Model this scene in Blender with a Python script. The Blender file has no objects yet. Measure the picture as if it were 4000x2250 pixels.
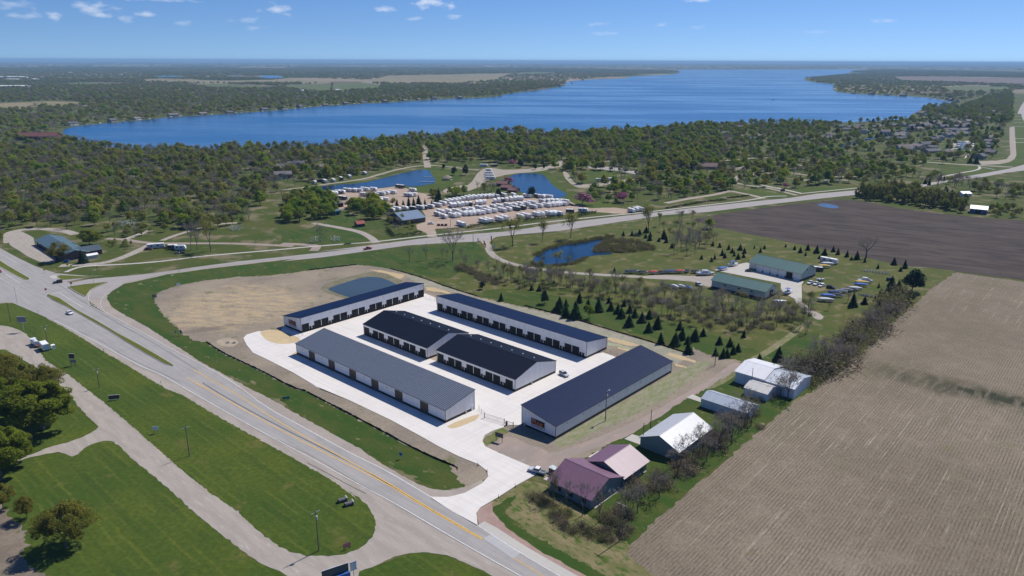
import bpy, math, random
import numpy as np
from mathutils import Vector, Matrix

# ------------------------------------------------------------------ camera
FPX, HOR, CAMH = 2870.0, 237.0, 120.0            # focal (px of a 4000 px wide photo), horizon row, height in m
PITCH = math.atan((1125 - HOR) / FPX); ROLL = math.atan(14 / 4000)
cp, sp, cr, sr = math.cos(PITCH), math.sin(PITCH), math.cos(ROLL), math.sin(ROLL)
sc = bpy.context.scene
COL = sc.collection
cam = bpy.data.objects.new('camera', bpy.data.cameras.new('camera')); COL.objects.link(cam)
cam.data.sensor_width = 36.0; cam.data.lens = 36.0 * FPX / 4000.0
cam.data.clip_start = 1.0; cam.data.clip_end = 200000.0
rx, dn, fw = Vector((cr, sr * sp, sr * cp)), Vector((sr, -cr * sp, -cr * cp)), Vector((0, cp, -sp))
m4 = Matrix.Identity(4)
for i in range(3):
    m4[i][0], m4[i][1], m4[i][2] = rx[i], -dn[i], -fw[i]
m4[2][3] = CAMH
cam.matrix_world = m4
sc.camera = cam

# ------------------------------------------------------------------ world, sun, exposure
SUN_EL, SUN_AZ = math.radians(52.5), math.radians(44)          # azimuth counted from +X
w = bpy.data.worlds.new('World'); sc.world = w; w.use_nodes = True
nt = w.node_tree; nt.nodes.clear()
def wn(t, **k):
    n = nt.nodes.new(t)
    for a, b in k.items(): setattr(n, a, b)
    return n
def wl(a, b): nt.links.new(a, b)
def wmath(op, a, b=None, c=None, clamp=False):
    n = wn('ShaderNodeMath', operation=op, use_clamp=clamp)
    for i, x in enumerate((a, b, c)):
        if x is None: continue
        if isinstance(x, (int, float)): n.inputs[i].default_value = x
        else: wl(x, n.inputs[i])
    return n.outputs[0]
sky = wn('ShaderNodeTexSky', sky_type='NISHITA', sun_disc=False)
sky.sun_elevation = SUN_EL; sky.sun_rotation = math.pi / 2 - SUN_AZ
sky.altitude = 400; sky.air_density = 1.0; sky.dust_density = 0.2; sky.ozone_density = 1.6
bgn = wn('ShaderNodeBackground'); bgn.inputs[1].default_value = 0.116
outn = wn('ShaderNodeOutputWorld')
tc = wn('ShaderNodeTexCoord')
sep = wn('ShaderNodeSeparateXYZ'); wl(tc.outputs['Generated'], sep.inputs[0])
X_, Y_, Z_ = sep.outputs
az = wmath('ARCTAN2', X_, Y_)
el = wmath('ARCSINE', Z_)
# the air near the horizon is clear: look the sky colour up a little higher
comb = wn('ShaderNodeCombineXYZ'); wl(X_, comb.inputs[0]); wl(Y_, comb.inputs[1])
wl(wmath('ADD', wmath('MULTIPLY', Z_, 1.25), 0.12), comb.inputs[2])
wl(comb.outputs[0], sky.inputs[0])
hsv = wn('ShaderNodeHueSaturation'); hsv.inputs['Saturation'].default_value = 1.34; hsv.inputs['Hue'].default_value = .512
wl(sky.outputs[0], hsv.inputs['Color'])
nz = wn('ShaderNodeTexNoise'); nz.inputs['Scale'].default_value = 1.0; nz.inputs['Detail'].default_value = 5
cmb2 = wn('ShaderNodeCombineXYZ'); wl(wmath('MULTIPLY', az, 55.0), cmb2.inputs[0]); wl(wmath('MULTIPLY', el, 130.0), cmb2.inputs[1])
wl(cmb2.outputs[0], nz.inputs['Vector'])
def sky_dir(x, y):
    u, v = (x - 2000) / FPX, (y - 1125) / FPX
    u, v = cr * u + sr * v, -sr * u + cr * v
    d = Vector((u, cp - v * sp, -sp - v * cp)).normalized()
    return math.atan2(d.x, d.y), math.asin(d.z)
cloud = None
CLOUDS = [(1683, 14, 80, 20, 1.0), (1505, 34, 40, 13, .9), (1770, 62, 36, 10, .7), (1615, 74, 38, 8, .4), (1085, 35, 48, 18, .7),
          (1120, 55, 22, 8, .5), (375, 40, 55, 22, .75), (400, 58, 42, 12, .85), (310, 18, 40, 12, .5), (565, 54, 34, 12, .7), (215, 68, 34, 16, .75),
          (120, 64, 60, 11, .55), (40, 14, 80, 14, .45), (500, 74, 30, 10, .5), (720, 92, 36, 9, .4), (960, 76, 60, 12, .4), (2350, 94, 45, 9, .4),
          (2590, 97, 30, 8, .35), (2720, 106, 44, 9, .4), (3455, 80, 40, 10, .5), (3230, 122, 60, 8, .3), (2730, 1, 70, 8, .7), (640, 2, 110, 7, .6), (2360, 132, 60, 9, .3), (1000, 108, 40, 8, .3)]
for (cx, cy, rw, rh, op) in CLOUDS:
    a0, e0 = sky_dir(cx, cy)
    dx = wmath('MULTIPLY', wmath('SUBTRACT', az, a0), FPX / rw)
    dy = wmath('MULTIPLY', wmath('SUBTRACT', el, e0), FPX / rh)
    r = wmath('SQRT', wmath('ADD', wmath('MULTIPLY', dx, dx), wmath('MULTIPLY', dy, dy)))
    k = wmath('MULTIPLY', wmath('SUBTRACT', wmath('ADD', wmath('MULTIPLY', nz.outputs[0], 3.4), -.75), r, clamp=False), 0.9, clamp=True)
    k = wmath('MULTIPLY', k, op * .62)
    cloud = k if cloud is None else wmath('MAXIMUM', cloud, k)
# the same small fair-weather puffs go on higher up and all round
nz2 = wn('ShaderNodeTexNoise'); nz2.inputs['Scale'].default_value = 2.2; nz2.inputs['Detail'].default_value = 6
cmb3 = wn('ShaderNodeCombineXYZ'); zz = wmath('MAXIMUM', Z_, 0.05)
wl(wmath('DIVIDE', X_, zz), cmb3.inputs[0]); wl(wmath('DIVIDE', Y_, zz), cmb3.inputs[1]); wl(cmb3.outputs[0], nz2.inputs['Vector'])
gen = wmath('MULTIPLY', wmath('SUBTRACT', nz2.outputs[0], 0.64, clamp=True), 6.0, clamp=True)
gen = wmath('MULTIPLY', gen, wmath('MULTIPLY', wmath('SUBTRACT', el, 0.17), 8.0, clamp=True))
cloud = wmath('MAXIMUM', cloud, gen)
mixc = wn('ShaderNodeMix', data_type='RGBA'); wl(cloud, mixc.inputs[0]); wl(hsv.outputs[0], mixc.inputs[6])
mixc.inputs[7].default_value = (8.2, 8.5, 9.0, 1)
wl(mixc.outputs[2], bgn.inputs[0]); wl(bgn.outputs[0], outn.inputs[0])

sun = bpy.data.objects.new('sun', bpy.data.lights.new('sun', 'SUN')); COL.objects.link(sun)
sun.data.energy = 5.0; sun.data.angle = math.radians(0.53); sun.data.color = (1.0, 0.955, 0.89)
sdir = Vector((math.cos(SUN_EL) * math.cos(SUN_AZ), math.cos(SUN_EL) * math.sin(SUN_AZ), math.sin(SUN_EL)))
sun.rotation_euler = sdir.to_track_quat('Z', 'Y').to_euler(); sun.location = (0, 0, 400)
vs = sc.view_settings; vs.view_transform = 'Standard'; vs.look = 'None'; vs.gamma = 1.0; vs.use_curve_mapping = False
vs.exposure = 0.0
sc.render.engine = 'CYCLES'; sc.cycles.use_denoising = True
sc.cycles.max_bounces = 6; sc.cycles.transparent_max_bounces = 4; sc.cycles.volume_bounces = 0
sc.cycles.caustics_reflective = False; sc.cycles.caustics_refractive = False

# ------------------------------------------------------------------ pixels -> ground
FR = dict(v=(0, 0, .644), f1=(0, 0, 1.8343), f2=(1300, 0, 1.8343), f3=(2600, 0, 1.8343), f4=(0, 730, 1.8343), z5=(1000, 1000, 2.576),
          z6=(1700, 1200, 2.576), f7=(2600, 730, 1.8343), f8=(0, 1460, 1.8343), a=(1200, 1460, 1.8343), b=(2000, 1350, 1.8117),
          c=(2600, 1460, 1.8343), d=(1100, 600, 1.84), e=(1500, 680, 3.22), f=(2300, 950, 1.84), g=(3000, 420, 2.576), i4=(0, 880, 3.22),
          i5=(1880, 1580, 5.152), i6=(1200, 2050, 6.44), i7=(2600, 620, 3.22), k=(1600, 850, 2.576), q=(0, 1200, 4.83), n=(0, 1380, 3.622),
          o=(0, 1780, 3.082), m=(1900, 1050, 1.9815), h=(1100, 640, 4.293), j=(3300, 700, 3.68), s=(2150, 800, 5.152), y=(2250, 1450, 4.14))
def px(fr, x, y):
    ox, oy, s = FR[fr]; return ox + x / s, oy + y / s
def ray(x, y):
    u, v = (x - 2000) / FPX, (y - 1125) / FPX
    u, v = cr * u + sr * v, -sr * u + cr * v
    return u, cp - v * sp, -sp - v * cp
def G(fr, x, y, z=0.0):
    d = ray(*px(fr, x, y)); t = (CAMH - z) / -min(d[2], -0.0012)
    return Vector((d[0] * t, d[1] * t, z))
def H(fr, bx, by, tx, ty):
    """height of a vertical thing standing at pixel b whose top is seen at pixel t"""
    p = G(fr, bx, by); d = ray(*px(fr, tx, ty)); return CAMH + d[2] * p.y / d[1]
def pts(*a):
    """pts('f4','1,2 3,4', 'z5','...') -> ground points"""
    r = []
    for fr, s in zip(a[0::2], a[1::2]):
        for t in s.split():
            x, y = t.split(','); r.append(G(fr, float(x), float(y)))
    return r
def chaikin(P, n=2, closed=True):
    for _ in range(n):
        Q = []
        L = len(P)
        for i in range(L if closed else L - 1):
            p, q = P[i], P[(i + 1) % L]
            Q += [p * .75 + q * .25, p * .25 + q * .75]
        if not closed: Q = [P[0]] + Q + [P[-1]]
        P = Q
    return P
def wob(P, step, amp, seed=1):
    """ragged edge: resample a closed outline and push it in and out"""
    rnd = random.Random(seed); Q = []
    for i in range(len(P)):
        p, q = P[i], P[(i + 1) % len(P)]; n = max(1, int((q - p).length / step))
        nrm = Vector((-(q - p).y, (q - p).x, 0)); nrm = nrm.normalized() if nrm.length > 0 else nrm
        for j in range(n):
            Q.append(p.lerp(q, j / n) + nrm * rnd.gauss(0, amp))
    return Q
def inside(p, poly):
    x, y = p[0], p[1]; c = False; j = len(poly) - 1
    for i in range(len(poly)):
        a, b = poly[i], poly[j]
        if (a[1] > y) != (b[1] > y) and x < (b[0] - a[0]) * (y - a[1]) / (b[1] - a[1]) + a[0]: c = not c
        j = i
    return c
def inside_np(XY, poly):
    x, y = XY[:, 0], XY[:, 1]; c = np.zeros(len(XY), bool); P = np.array([(p[0], p[1]) for p in poly]); j = len(P) - 1
    for i in range(len(P)):
        a, b = P[i], P[j]
        if a[1] != b[1]:
            c ^= ((a[1] > y) != (b[1] > y)) & (x < (b[0] - a[0]) * (y - a[1]) / (b[1] - a[1]) + a[0])
        j = i
    return c

# ------------------------------------------------------------------ objects and tags
def tag(o, label=None, cat=None, group=None, kind=None):
    if label: o['label'] = label
    if cat: o['category'] = cat
    if group: o['group'] = group
    if kind: o['kind'] = kind
    return o
def empty(name, loc, rz=0.0, label=None, cat=None, group=None):
    o = bpy.data.objects.new(name, None); COL.objects.link(o); o.location = loc; o.rotation_euler = (0, 0, rz)
    o.empty_display_size = 0.2
    return tag(o, label, cat, group)
def link(name, me, parent=None, loc=None, rz=0.0, s=None):
    o = bpy.data.objects.new(name, me); COL.objects.link(o)
    if parent is not None: o.parent = parent
    if loc is not None: o.location = loc
    if rz: o.rotation_euler = (0, 0, rz)
    if s is not None: o.scale = (s, s, s) if isinstance(s, (int, float)) else s
    return o
class MB:
    """collects shapes into one mesh"""
    def __init__(s): s.v = []; s.f = []; s.mi = []; s.cur = 0
    def add(s, V, F):
        b = len(s.v); s.v += [tuple(p) for p in V]
        for q in F: s.f.append(tuple(b + i for i in q)); s.mi.append(s.cur)
        return s
    def box(s, x0, x1, y0, y1, z0, z1):
        V = [(x, y, z) for z in (z0, z1) for y in (y0, y1) for x in (x0, x1)]
        return s.add(V, [(0, 2, 3, 1), (4, 5, 7, 6), (0, 1, 5, 4), (2, 6, 7, 3), (0, 4, 6, 2), (1, 3, 7, 5)])
    def prism(s, prof, x0, x1, axis='x'):
        """profile of (y,z) points pushed from x0 to x1"""
        n = len(prof); V = [(x0, a, b) for a, b in prof] + [(x1, a, b) for a, b in prof]
        if axis == 'y': V = [(q, p, r) for p, q, r in V]
        F = [tuple(range(n)), tuple(range(2 * n - 1, n - 1, -1))] + [(i, i + n, (i + 1) % n + n, (i + 1) % n) for i in range(n)]
        return s.add(V, F)
    def tube(s, p, q, r0, r1, n=6, cap=True):
        p, q = Vector(p), Vector(q); d = (q - p).normalized(); u = d.orthogonal().normalized(); w_ = d.cross(u)
        V = []
        for c, r in ((p, r0), (q, r1)):
            for i in range(n):
                t = 2 * math.pi * i / n; V.append(c + (u * math.cos(t) + w_ * math.sin(t)) * r)
        F = [(i, (i + 1) % n, n + (i + 1) % n, n + i) for i in range(n)]
        if cap: F += [tuple(range(n - 1, -1, -1)), tuple(range(n, 2 * n))]
        return s.add(V, F)
    def loft(s, rings, cap=True):
        n = len(rings[0]); V = [p for r in rings for p in r]; F = []
        for k in range(len(rings) - 1):
            for i in range(n): F.append((k * n + i, k * n + (i + 1) % n, (k + 1) * n + (i + 1) % n, (k + 1) * n + i))
        if cap: F += [tuple(range(n - 1, -1, -1)), tuple(range((len(rings) - 1) * n, len(rings) * n))]
        return s.add(V, F)
    def mesh(s, name, mats, smooth=False):
        me = bpy.data.meshes.new(name); me.from_pydata(s.v, [], s.f)
        for m_ in (mats if isinstance(mats, (list, tuple)) else [mats]): me.materials.append(m_)
        if len(set(s.mi)) > 1: me.polygons.foreach_set('material_index', s.mi)
        if smooth: me.polygons.foreach_set('use_smooth', [True] * len(me.polygons))
        me.update(); return me
    def obj(s, name, mats, parent=None, **k):
        sm = k.pop('smooth', False); return link(name, s.mesh(name, mats, sm), parent, **k)
def tri_mesh(name, V, mats, mi=None):
    """triangle soup from an (n,3,3) array"""
    V = np.asarray(V, np.float32).reshape(-1, 3); n = len(V) // 3
    me = bpy.data.meshes.new(name); me.vertices.add(len(V)); me.vertices.foreach_set('co', V.ravel())
    me.loops.add(len(V)); me.loops.foreach_set('vertex_index', np.arange(len(V), dtype=np.int32))
    me.polygons.add(n); me.polygons.foreach_set('loop_start', np.arange(0, 3 * n, 3, dtype=np.int32))
    for m_ in mats: me.materials.append(m_)
    if mi is not None: me.polygons.foreach_set('material_index', np.asarray(mi, np.int32))
    me.update(calc_edges=True); me.validate(); return me

# ------------------------------------------------------------------ materials
class NT:
    def __init__(s, name):
        s.m = bpy.data.materials.new(name); s.m.use_nodes = True; s.t = s.m.node_tree; s.t.nodes.clear()
        s.out = s.n('ShaderNodeOutputMaterial')
    def n(s, t, **k):
        x = s.t.nodes.new(t)
        for a, b in k.items(): setattr(x, a, b)
        return x
    def l(s, a, b): s.t.links.new(a, b)
    def set(s, sock, v):
        if isinstance(v, (int, float)): sock.default_value = v
        elif isinstance(v, tuple): sock.default_value = v if len(v) != 3 or sock.type == 'VECTOR' else (*v, 1)
        else: s.l(v, sock)
    def math(s, op, a, b=None, clamp=False):
        x = s.n('ShaderNodeMath', operation=op, use_clamp=clamp); s.set(x.inputs[0], a)
        if b is not None: s.set(x.inputs[1], b)
        return x.outputs[0]
    def noise(s, vec, scale, detail=4, rough=.55):
        x = s.n('ShaderNodeTexNoise'); x.inputs['Scale'].default_value = scale; x.inputs['Detail'].default_value = detail; x.inputs['Roughness'].default_value = rough
        s.l(vec, x.inputs['Vector']); return x.outputs[0]
    def mix(s, f, a, b, blend='MIX'):
        x = s.n('ShaderNodeMix', data_type='RGBA', blend_type=blend); s.set(x.inputs[0], f); s.set(x.inputs[6], a); s.set(x.inputs[7], b); return x.outputs[2]
    def ramp(s, f, lo, hi):
        """smooth step from lo to hi"""
        x = s.n('ShaderNodeMapRange', interpolation_type='SMOOTHSTEP'); s.set(x.inputs[0], f); x.inputs[1].default_value = lo; x.inputs[2].default_value = hi; return x.outputs[0]
    def pos(s): return s.n('ShaderNodeNewGeometry').outputs['Position']
    def objc(s): return s.n('ShaderNodeTexCoord').outputs['Object']
    def rot(s, vec, deg, sc_=None):
        x = s.n('ShaderNodeMapping'); s.l(vec, x.inputs[0]); x.inputs[2].default_value = (0, 0, math.radians(deg))
        if sc_:
            y = s.n('ShaderNodeVectorMath', operation='MULTIPLY'); s.l(x.outputs[0], y.inputs[0]); y.inputs[1].default_value = sc_; return y.outputs[0]
        return x.outputs[0]
    def bsdf(s, col, rough=.9, metal=0.0, spec=.3, bump=None, bdist=.1, bstr=1.0):
        b = s.n('ShaderNodeBsdfPrincipled'); s.set(b.inputs['Base Color'], col); s.set(b.inputs['Roughness'], rough); b.inputs['Metallic'].default_value = metal
        b.inputs['Specular IOR Level'].default_value = spec
        if bump is not None:
            x = s.n('ShaderNodeBump'); x.inputs['Distance'].default_value = bdist; x.inputs['Strength'].default_value = bstr; s.l(bump, x.inputs['Height']); s.l(x.outputs[0], b.inputs['Normal'])
        s.l(b.outputs[0], s.out.inputs[0]); return b
MATS = {}
def gmat(name, c1, c2, c3=None, s1=.04, s2=.7, v=.25, t3=.56, st=None, st2=None, aniso=None, rough=.95, bump=.06):
    """ground: two tones in patches, a third in spots, fine grain, optional stripes st=(deg,period,strength,colour)"""
    if name in MATS: return MATS[name]
    t = NT(name); p = t.pos(); pp = t.rot(p, aniso[0], (1, aniso[1], 1)) if aniso else p
    n1 = t.noise(pp, s1, 6); col = t.mix(t.ramp(n1, .36, .64), c1, c2)
    if c3: col = t.mix(t.ramp(t.noise(pp, s1 * 2.7, 5), t3, t3 + .14), col, c3)
    fine = t.noise(pp, s2, 8, .75); f = t.math('ADD', t.math('MULTIPLY', t.math('SUBTRACT', fine, .5), 2.6 * v * 2), 1.0)
    for q in (st, st2):
        if q:
            pr = t.rot(p, -q[0]); sx = t.n('ShaderNodeSeparateXYZ'); t.l(pr, sx.inputs[0])
            wy = t.math('ADD', sx.outputs[1], t.math('MULTIPLY', t.noise(p, .12, 2), q[1] * .5))
            s_ = t.math('SINE', t.math('MULTIPLY', wy, 2 * math.pi / q[1]))
            brk = t.ramp(t.noise(t.rot(p, -q[0], (.18, 1.2, 1)), .25, 3), .40, .66)
            col = t.mix(t.math('MULTIPLY', t.math('MULTIPLY', t.ramp(s_, .1, .95), q[2]), brk), col, q[3])
    x = t.n('ShaderNodeVectorMath', operation='SCALE'); t.l(col, x.inputs[0]); t.l(f, x.inputs['Scale'])
    t.bsdf(x.outputs[0], rough, 0, .15, fine if bump else None, .25, bump * 8)
    MATS[name] = t.m; return t.m
def mat(name, c, rough=.6, metal=0.0, spec=.4, v=.08, s=1.5, dirt=None):
    if name in MATS: return MATS[name]
    t = NT(name); o = t.objc(); f = t.math('ADD', t.math('MULTIPLY', t.math('SUBTRACT', t.noise(o, s, 6, .7), .5), 2.4 * v * 2), 1.0)
    col = c
    if dirt: col = t.mix(t.math('MULTIPLY', t.ramp(t.noise(o, .35, 5), .5, .72), .55), c, dirt)
    x = t.n('ShaderNodeVectorMath', operation='SCALE')
    if isinstance(col, tuple): x.inputs[0].default_value = col
    else: t.l(col, x.inputs[0])
    t.l(f, x.inputs['Scale']); t.bsdf(x.outputs[0], rough, metal, spec); MATS[name] = t.m; return t.m
def rmat(name, cols, rough=.6, metal=0.0, spec=.4, v=.1):
    """colour picked per object from a list"""
    if name in MATS: return MATS[name]
    t = NT(name); r = t.n('ShaderNodeValToRGB'); r.color_ramp.interpolation = 'CONSTANT'; e = r.color_ramp.elements
    while len(e) < len(cols): e.new(.5)
    for i, c in enumerate(cols): e[i].position = i / len(cols); e[i].color = (*c, 1)
    t.l(t.n('ShaderNodeObjectInfo').outputs['Random'], r.inputs[0])
    x = t.n('ShaderNodeVectorMath', operation='SCALE'); t.l(r.outputs[0], x.inputs[0])
    t.l(t.math('ADD', t.math('MULTIPLY', t.math('SUBTRACT', t.noise(t.objc(), 1.2, 5), .5), 4 * v), 1.0), x.inputs['Scale'])
    t.bsdf(x.outputs[0], rough, metal, spec); MATS[name] = t.m; return t.m
def wallmat(name, c, period=.3, axis=0, rough=.45, depth=.5, spec=.4, dirt=None):
    """ribbed sheet metal: ribs as bump along one object axis"""
    if name in MATS: return MATS[name]
    t = NT(name); o = t.objc(); sx = t.n('ShaderNodeSeparateXYZ'); t.l(o, sx.inputs[0])
    al = t.math('ADD', sx.outputs[0], sx.outputs[1]) if axis == 2 else sx.outputs[axis]
    ph = t.math('FRACT', t.math('DIVIDE', al, period)); rib = t.ramp(t.math('ABSOLUTE', t.math('SUBTRACT', ph, .5)), .08, .16)
    pan = t.math('FLOOR', t.math('DIVIDE', al, .91)); wn_ = t.n('ShaderNodeTexWhiteNoise', noise_dimensions='1D'); t.l(pan, wn_.inputs['W'])
    f = t.math('ADD', t.math('MULTIPLY', t.math('SUBTRACT', wn_.outputs[0], .5), .07), t.math('ADD', t.math('MULTIPLY', t.math('SUBTRACT', t.noise(o, .6, 5), .5), .16), 1.0))
    col = t.mix(t.math('MULTIPLY', t.ramp(t.noise(o, .5, 5), .52, .75), .4), c, dirt) if dirt else c
    x = t.n('ShaderNodeVectorMath', operation='SCALE')
    if isinstance(col, tuple): x.inputs[0].default_value = col
    else: t.l(col, x.inputs[0])
    t.l(f, x.inputs['Scale']); t.bsdf(x.outputs[0], rough, 0, spec, rib, .03, depth); MATS[name] = t.m; return t.m
# ================================================================== ground, roads, water
GRASS = gmat('lawn grass', (.044, .075, .009), (.068, .092, .011), (.110, .104, .026), s1=.03, v=.34, t3=.60, st=(-42, 2.6, .75, (.088, .108, .016)), st2=(-42, 9.7, .5, (.030, .058, .008)))
ROUGH = gmat('rough grass', (.090, .094, .022), (.062, .082, .016), (.15, .128, .062), s1=.05, v=.2, t3=.52)
DITCH = gmat('ditch grass', (.032, .068, .009), (.060, .078, .015), (.19, .165, .085), s1=.06, v=.22, t3=.6, aniso=(42, 2.2))
DIRT = gmat('graded dirt', (.27, .225, .165), (.215, .18, .14), (.15, .15, .075), s1=.045, v=.15, t3=.58)
STRAW = gmat('straw mulch', (.37, .285, .165), (.25, .205, .145), (.20, .165, .12), s1=.07, s2=.9, v=.2, t3=.54, aniso=(8, 2.6))
MATTING = gmat('seed matting', (.46, .35, .20), (.43, .33, .19), None, s1=.2, v=.1)
SAND = gmat('sand', (.52, .41, .24), (.48, .37, .22), None, s1=.15, v=.08)
GRAVEL = gmat('gravel', (.35, .31, .265), (.30, .265, .225), (.39, .35, .31), s1=.08, s2=1.5, v=.1, aniso=(42.5, 5.))
PINKGR = gmat('pink gravel', (.31, .245, .205), (.27, .225, .19), (.34, .28, .24), s1=.07, s2=1.5, v=.1, aniso=(-45, 3.))
RVGR = gmat('RV lot gravel', (.37, .285, .215), (.33, .255, .195), (.41, .33, .26), s1=.03, s2=.8, v=.1)
def field_mat():
    t = NT('stubble field'); p = t.pos(); R = t.rot(p, -49); sx = t.n('ShaderNodeSeparateXYZ'); t.l(R, sx.inputs[0])
    col = t.mix(t.ramp(t.noise(p, .02, 6), .35, .65), (.180, .148, .106), (.216, .178, .130))
    col = t.mix(t.math('MULTIPLY', t.ramp(t.noise(t.rot(p, -49, (.25, .7, 1)), .06, 6), .5, .72), .6), col, (.155, .135, .080))
    y_ = t.math('ADD', sx.outputs[1], t.math('MULTIPLY', t.noise(p, .05, 2), .8))
    s1 = t.math('SINE', t.math('MULTIPLY', y_, 2 * math.pi / .95)); col = t.mix(t.math('MULTIPLY', t.ramp(s1, .0, .9), t.math('MULTIPLY', t.ramp(t.noise(p, .15, 4), .3, .6), .7)), col, (.105, .084, .058))
    # pale chaff rows: thin lines along the drill direction, broken and uneven
    for (sc_, lo, st_, cc) in ((2.3, .655, .55, (.37, .325, .255)), (1.2, .68, .55, (.37, .32, .25))):
        ln = t.ramp(t.noise(t.rot(p, -49, (.012, 1, 1)), sc_, 1, .3), lo, lo + .035); bk = t.ramp(t.noise(t.rot(p, -49, (.4, 1, 1)), .35, 5, .7), .38, .6); rg_ = t.ramp(t.noise(p, .012, 2), .34, .52)
        col = t.mix(t.math('MULTIPLY', t.math('MULTIPLY', t.math('MULTIPLY', ln, bk), st_), rg_), col, cc)
    # a low damp swale crosses the rows
    a_, b_ = G('c', 1650, -10), G('c', 2750, 270); ang_ = math.degrees(math.atan2(b_.y - a_.y, b_.x - a_.x)); Q = t.rot(p, -ang_); s2 = t.n('ShaderNodeSeparateXYZ'); t.l(Q, s2.inputs[0])
    ca, sa = math.cos(math.radians(-ang_)), math.sin(math.radians(-ang_)); yc = a_.x * sa + a_.y * ca; xc = a_.x * ca - a_.y * sa
    dy = t.math('ABSOLUTE', t.math('ADD', t.math('SUBTRACT', s2.outputs[1], yc), t.math('MULTIPLY', t.math('SUBTRACT', t.noise(p, .06, 4), .5), 22.0)))
    wet = t.math('MULTIPLY', t.math('SUBTRACT', 1.0, t.ramp(dy, 2.0, 13.0)), t.ramp(s2.outputs[0], xc - 18, xc + 6)); wetn = t.math('MULTIPLY', wet, t.ramp(t.noise(t.rot(p, -49, (.25, 1, 1)), .3, 5, .7), .30, .58))
    col = t.mix(t.math('MULTIPLY', wetn, .95), col, (.078, .072, .044)); core = t.math('MULTIPLY', t.math('SUBTRACT', 1.0, t.ramp(dy, 1.0, 6.0)), t.math('MULTIPLY', t.ramp(s2.outputs[0], xc + 12, xc + 26), t.ramp(t.noise(t.rot(p, -49, (.12, 1, 1)), .42, 3), .43, .50)))
    col = t.mix(t.math('MULTIPLY', core, .9), col, (.030, .036, .020))
    col = t.mix(t.math('MULTIPLY', t.ramp(t.noise(p, .045, 5, .65), .62, .74), .55), col, (.135, .13, .045))
    fine = t.noise(t.rot(p, -49, (.45, 1, 1)), 1.6, 8, .8); x = t.n('ShaderNodeVectorMath', operation='SCALE'); t.l(col, x.inputs[0]); t.l(t.math('ADD', t.math('MULTIPLY', t.math('SUBTRACT', fine, .5), 2.0), 1.0), x.inputs['Scale'])
    t.bsdf(x.outputs[0], .95, 0, .1, fine, .3, .6); return t.m
FIELD = field_mat()
DARK = gmat('tilled soil', (.052, .040, .034), (.078, .060, .050), (.036, .029, .026), s1=.018, s2=.5, v=.16, t3=.5, aniso=(27, 4.5), st=(-27, 9., .3, (.095, .074, .062)))
TAN = gmat('far field', (.23, .19, .11), (.19, .17, .09), (.12, .13, .05), s1=.006, s2=.1, v=.1)
PASTURE = gmat('far pasture', (.105, .125, .042), (.085, .11, .035), (.15, .14, .07), s1=.01, s2=.1, v=.1)
def road_mat(name, c1, c2, joint=None, ang=-42.0, crack=True):
    t = NT(name); p = t.pos(); pr = t.rot(p, -ang, (.05, 1, 1)); col = t.mix(t.ramp(t.noise(pr, .9, 5), .35, .65), c1, c2)
    col = t.mix(t.math('MULTIPLY', t.ramp(t.noise(p, .12, 5), .45, .7), .35), col, tuple(x * .8 for x in c1))
    if joint:
        r2 = t.rot(p, -ang); sx = t.n('ShaderNodeSeparateXYZ'); t.l(r2, sx.inputs[0])
        for ax in (0, 1):
            ph = t.math('ABSOLUTE', t.math('SUBTRACT', t.math('FRACT', t.math('DIVIDE', sx.outputs[ax], joint)), .5))
            col = t.mix(t.math('MULTIPLY', t.math('LESS_THAN', ph, .012), .22), col, tuple(x * .6 for x in c1))
            cell = t.n('ShaderNodeTexWhiteNoise', noise_dimensions='2D')
        sn = t.n('ShaderNodeVectorMath', operation='SNAP'); t.l(r2, sn.inputs[0]); sn.inputs[1].default_value = (joint, joint, 1e6)
        wn_ = t.n('ShaderNodeTexWhiteNoise', noise_dimensions='2D'); t.l(sn.outputs[0], wn_.inputs['Vector'])
        col = t.mix(t.math('MULTIPLY', wn_.outputs[0], .10), col, tuple(x * .78 for x in c1))
    for a2 in (ang, ang + 90): col = t.mix(t.math('MULTIPLY', t.ramp(t.noise(t.rot(p, -a2, (.03, 1, 1)), .55, 4, .6), .52, .72), .22), col, tuple(x * .72 for x in c2))
    col = t.mix(t.math('MULTIPLY', t.ramp(t.noise(p, .33, 6, .7), .6, .74), .25), col, tuple(x * .6 for x in c1))
    f = t.math('ADD', t.math('MULTIPLY', t.math('SUBTRACT', t.noise(p, 1.8, 8, .8), .5), .22), 1.0)
    x = t.n('ShaderNodeVectorMath', operation='SCALE'); t.l(col, x.inputs[0]); t.l(f, x.inputs['Scale'])
    t.bsdf(x.outputs[0], .85, 0, .25); return t.m
ASPH = road_mat('worn highway concrete', (.285, .272, .258), (.33, .312, .29), None)
ASPH2 = road_mat('side road asphalt', (.335, .305, .285), (.30, .275, .26), None, 8)
CONC = road_mat('new concrete', (.66, .62, .57), (.62, .585, .545), 4.6)
CONC2 = road_mat('old concrete', (.46, .43, .38), (.42, .40, .36), 3.0)
PATCHC = road_mat('patched concrete', (.40, .395, .385), (.37, .365, .36), 5.)
WHITE = mat('road paint white', (.62, .61, .59), .8, v=.25, s=.8)
YELLOW = mat('road paint yellow', (.70, .40, .05), .8, v=.25, s=.8)
TAR = mat('tar crack filler', (.055, .055, .058), .7)

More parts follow.
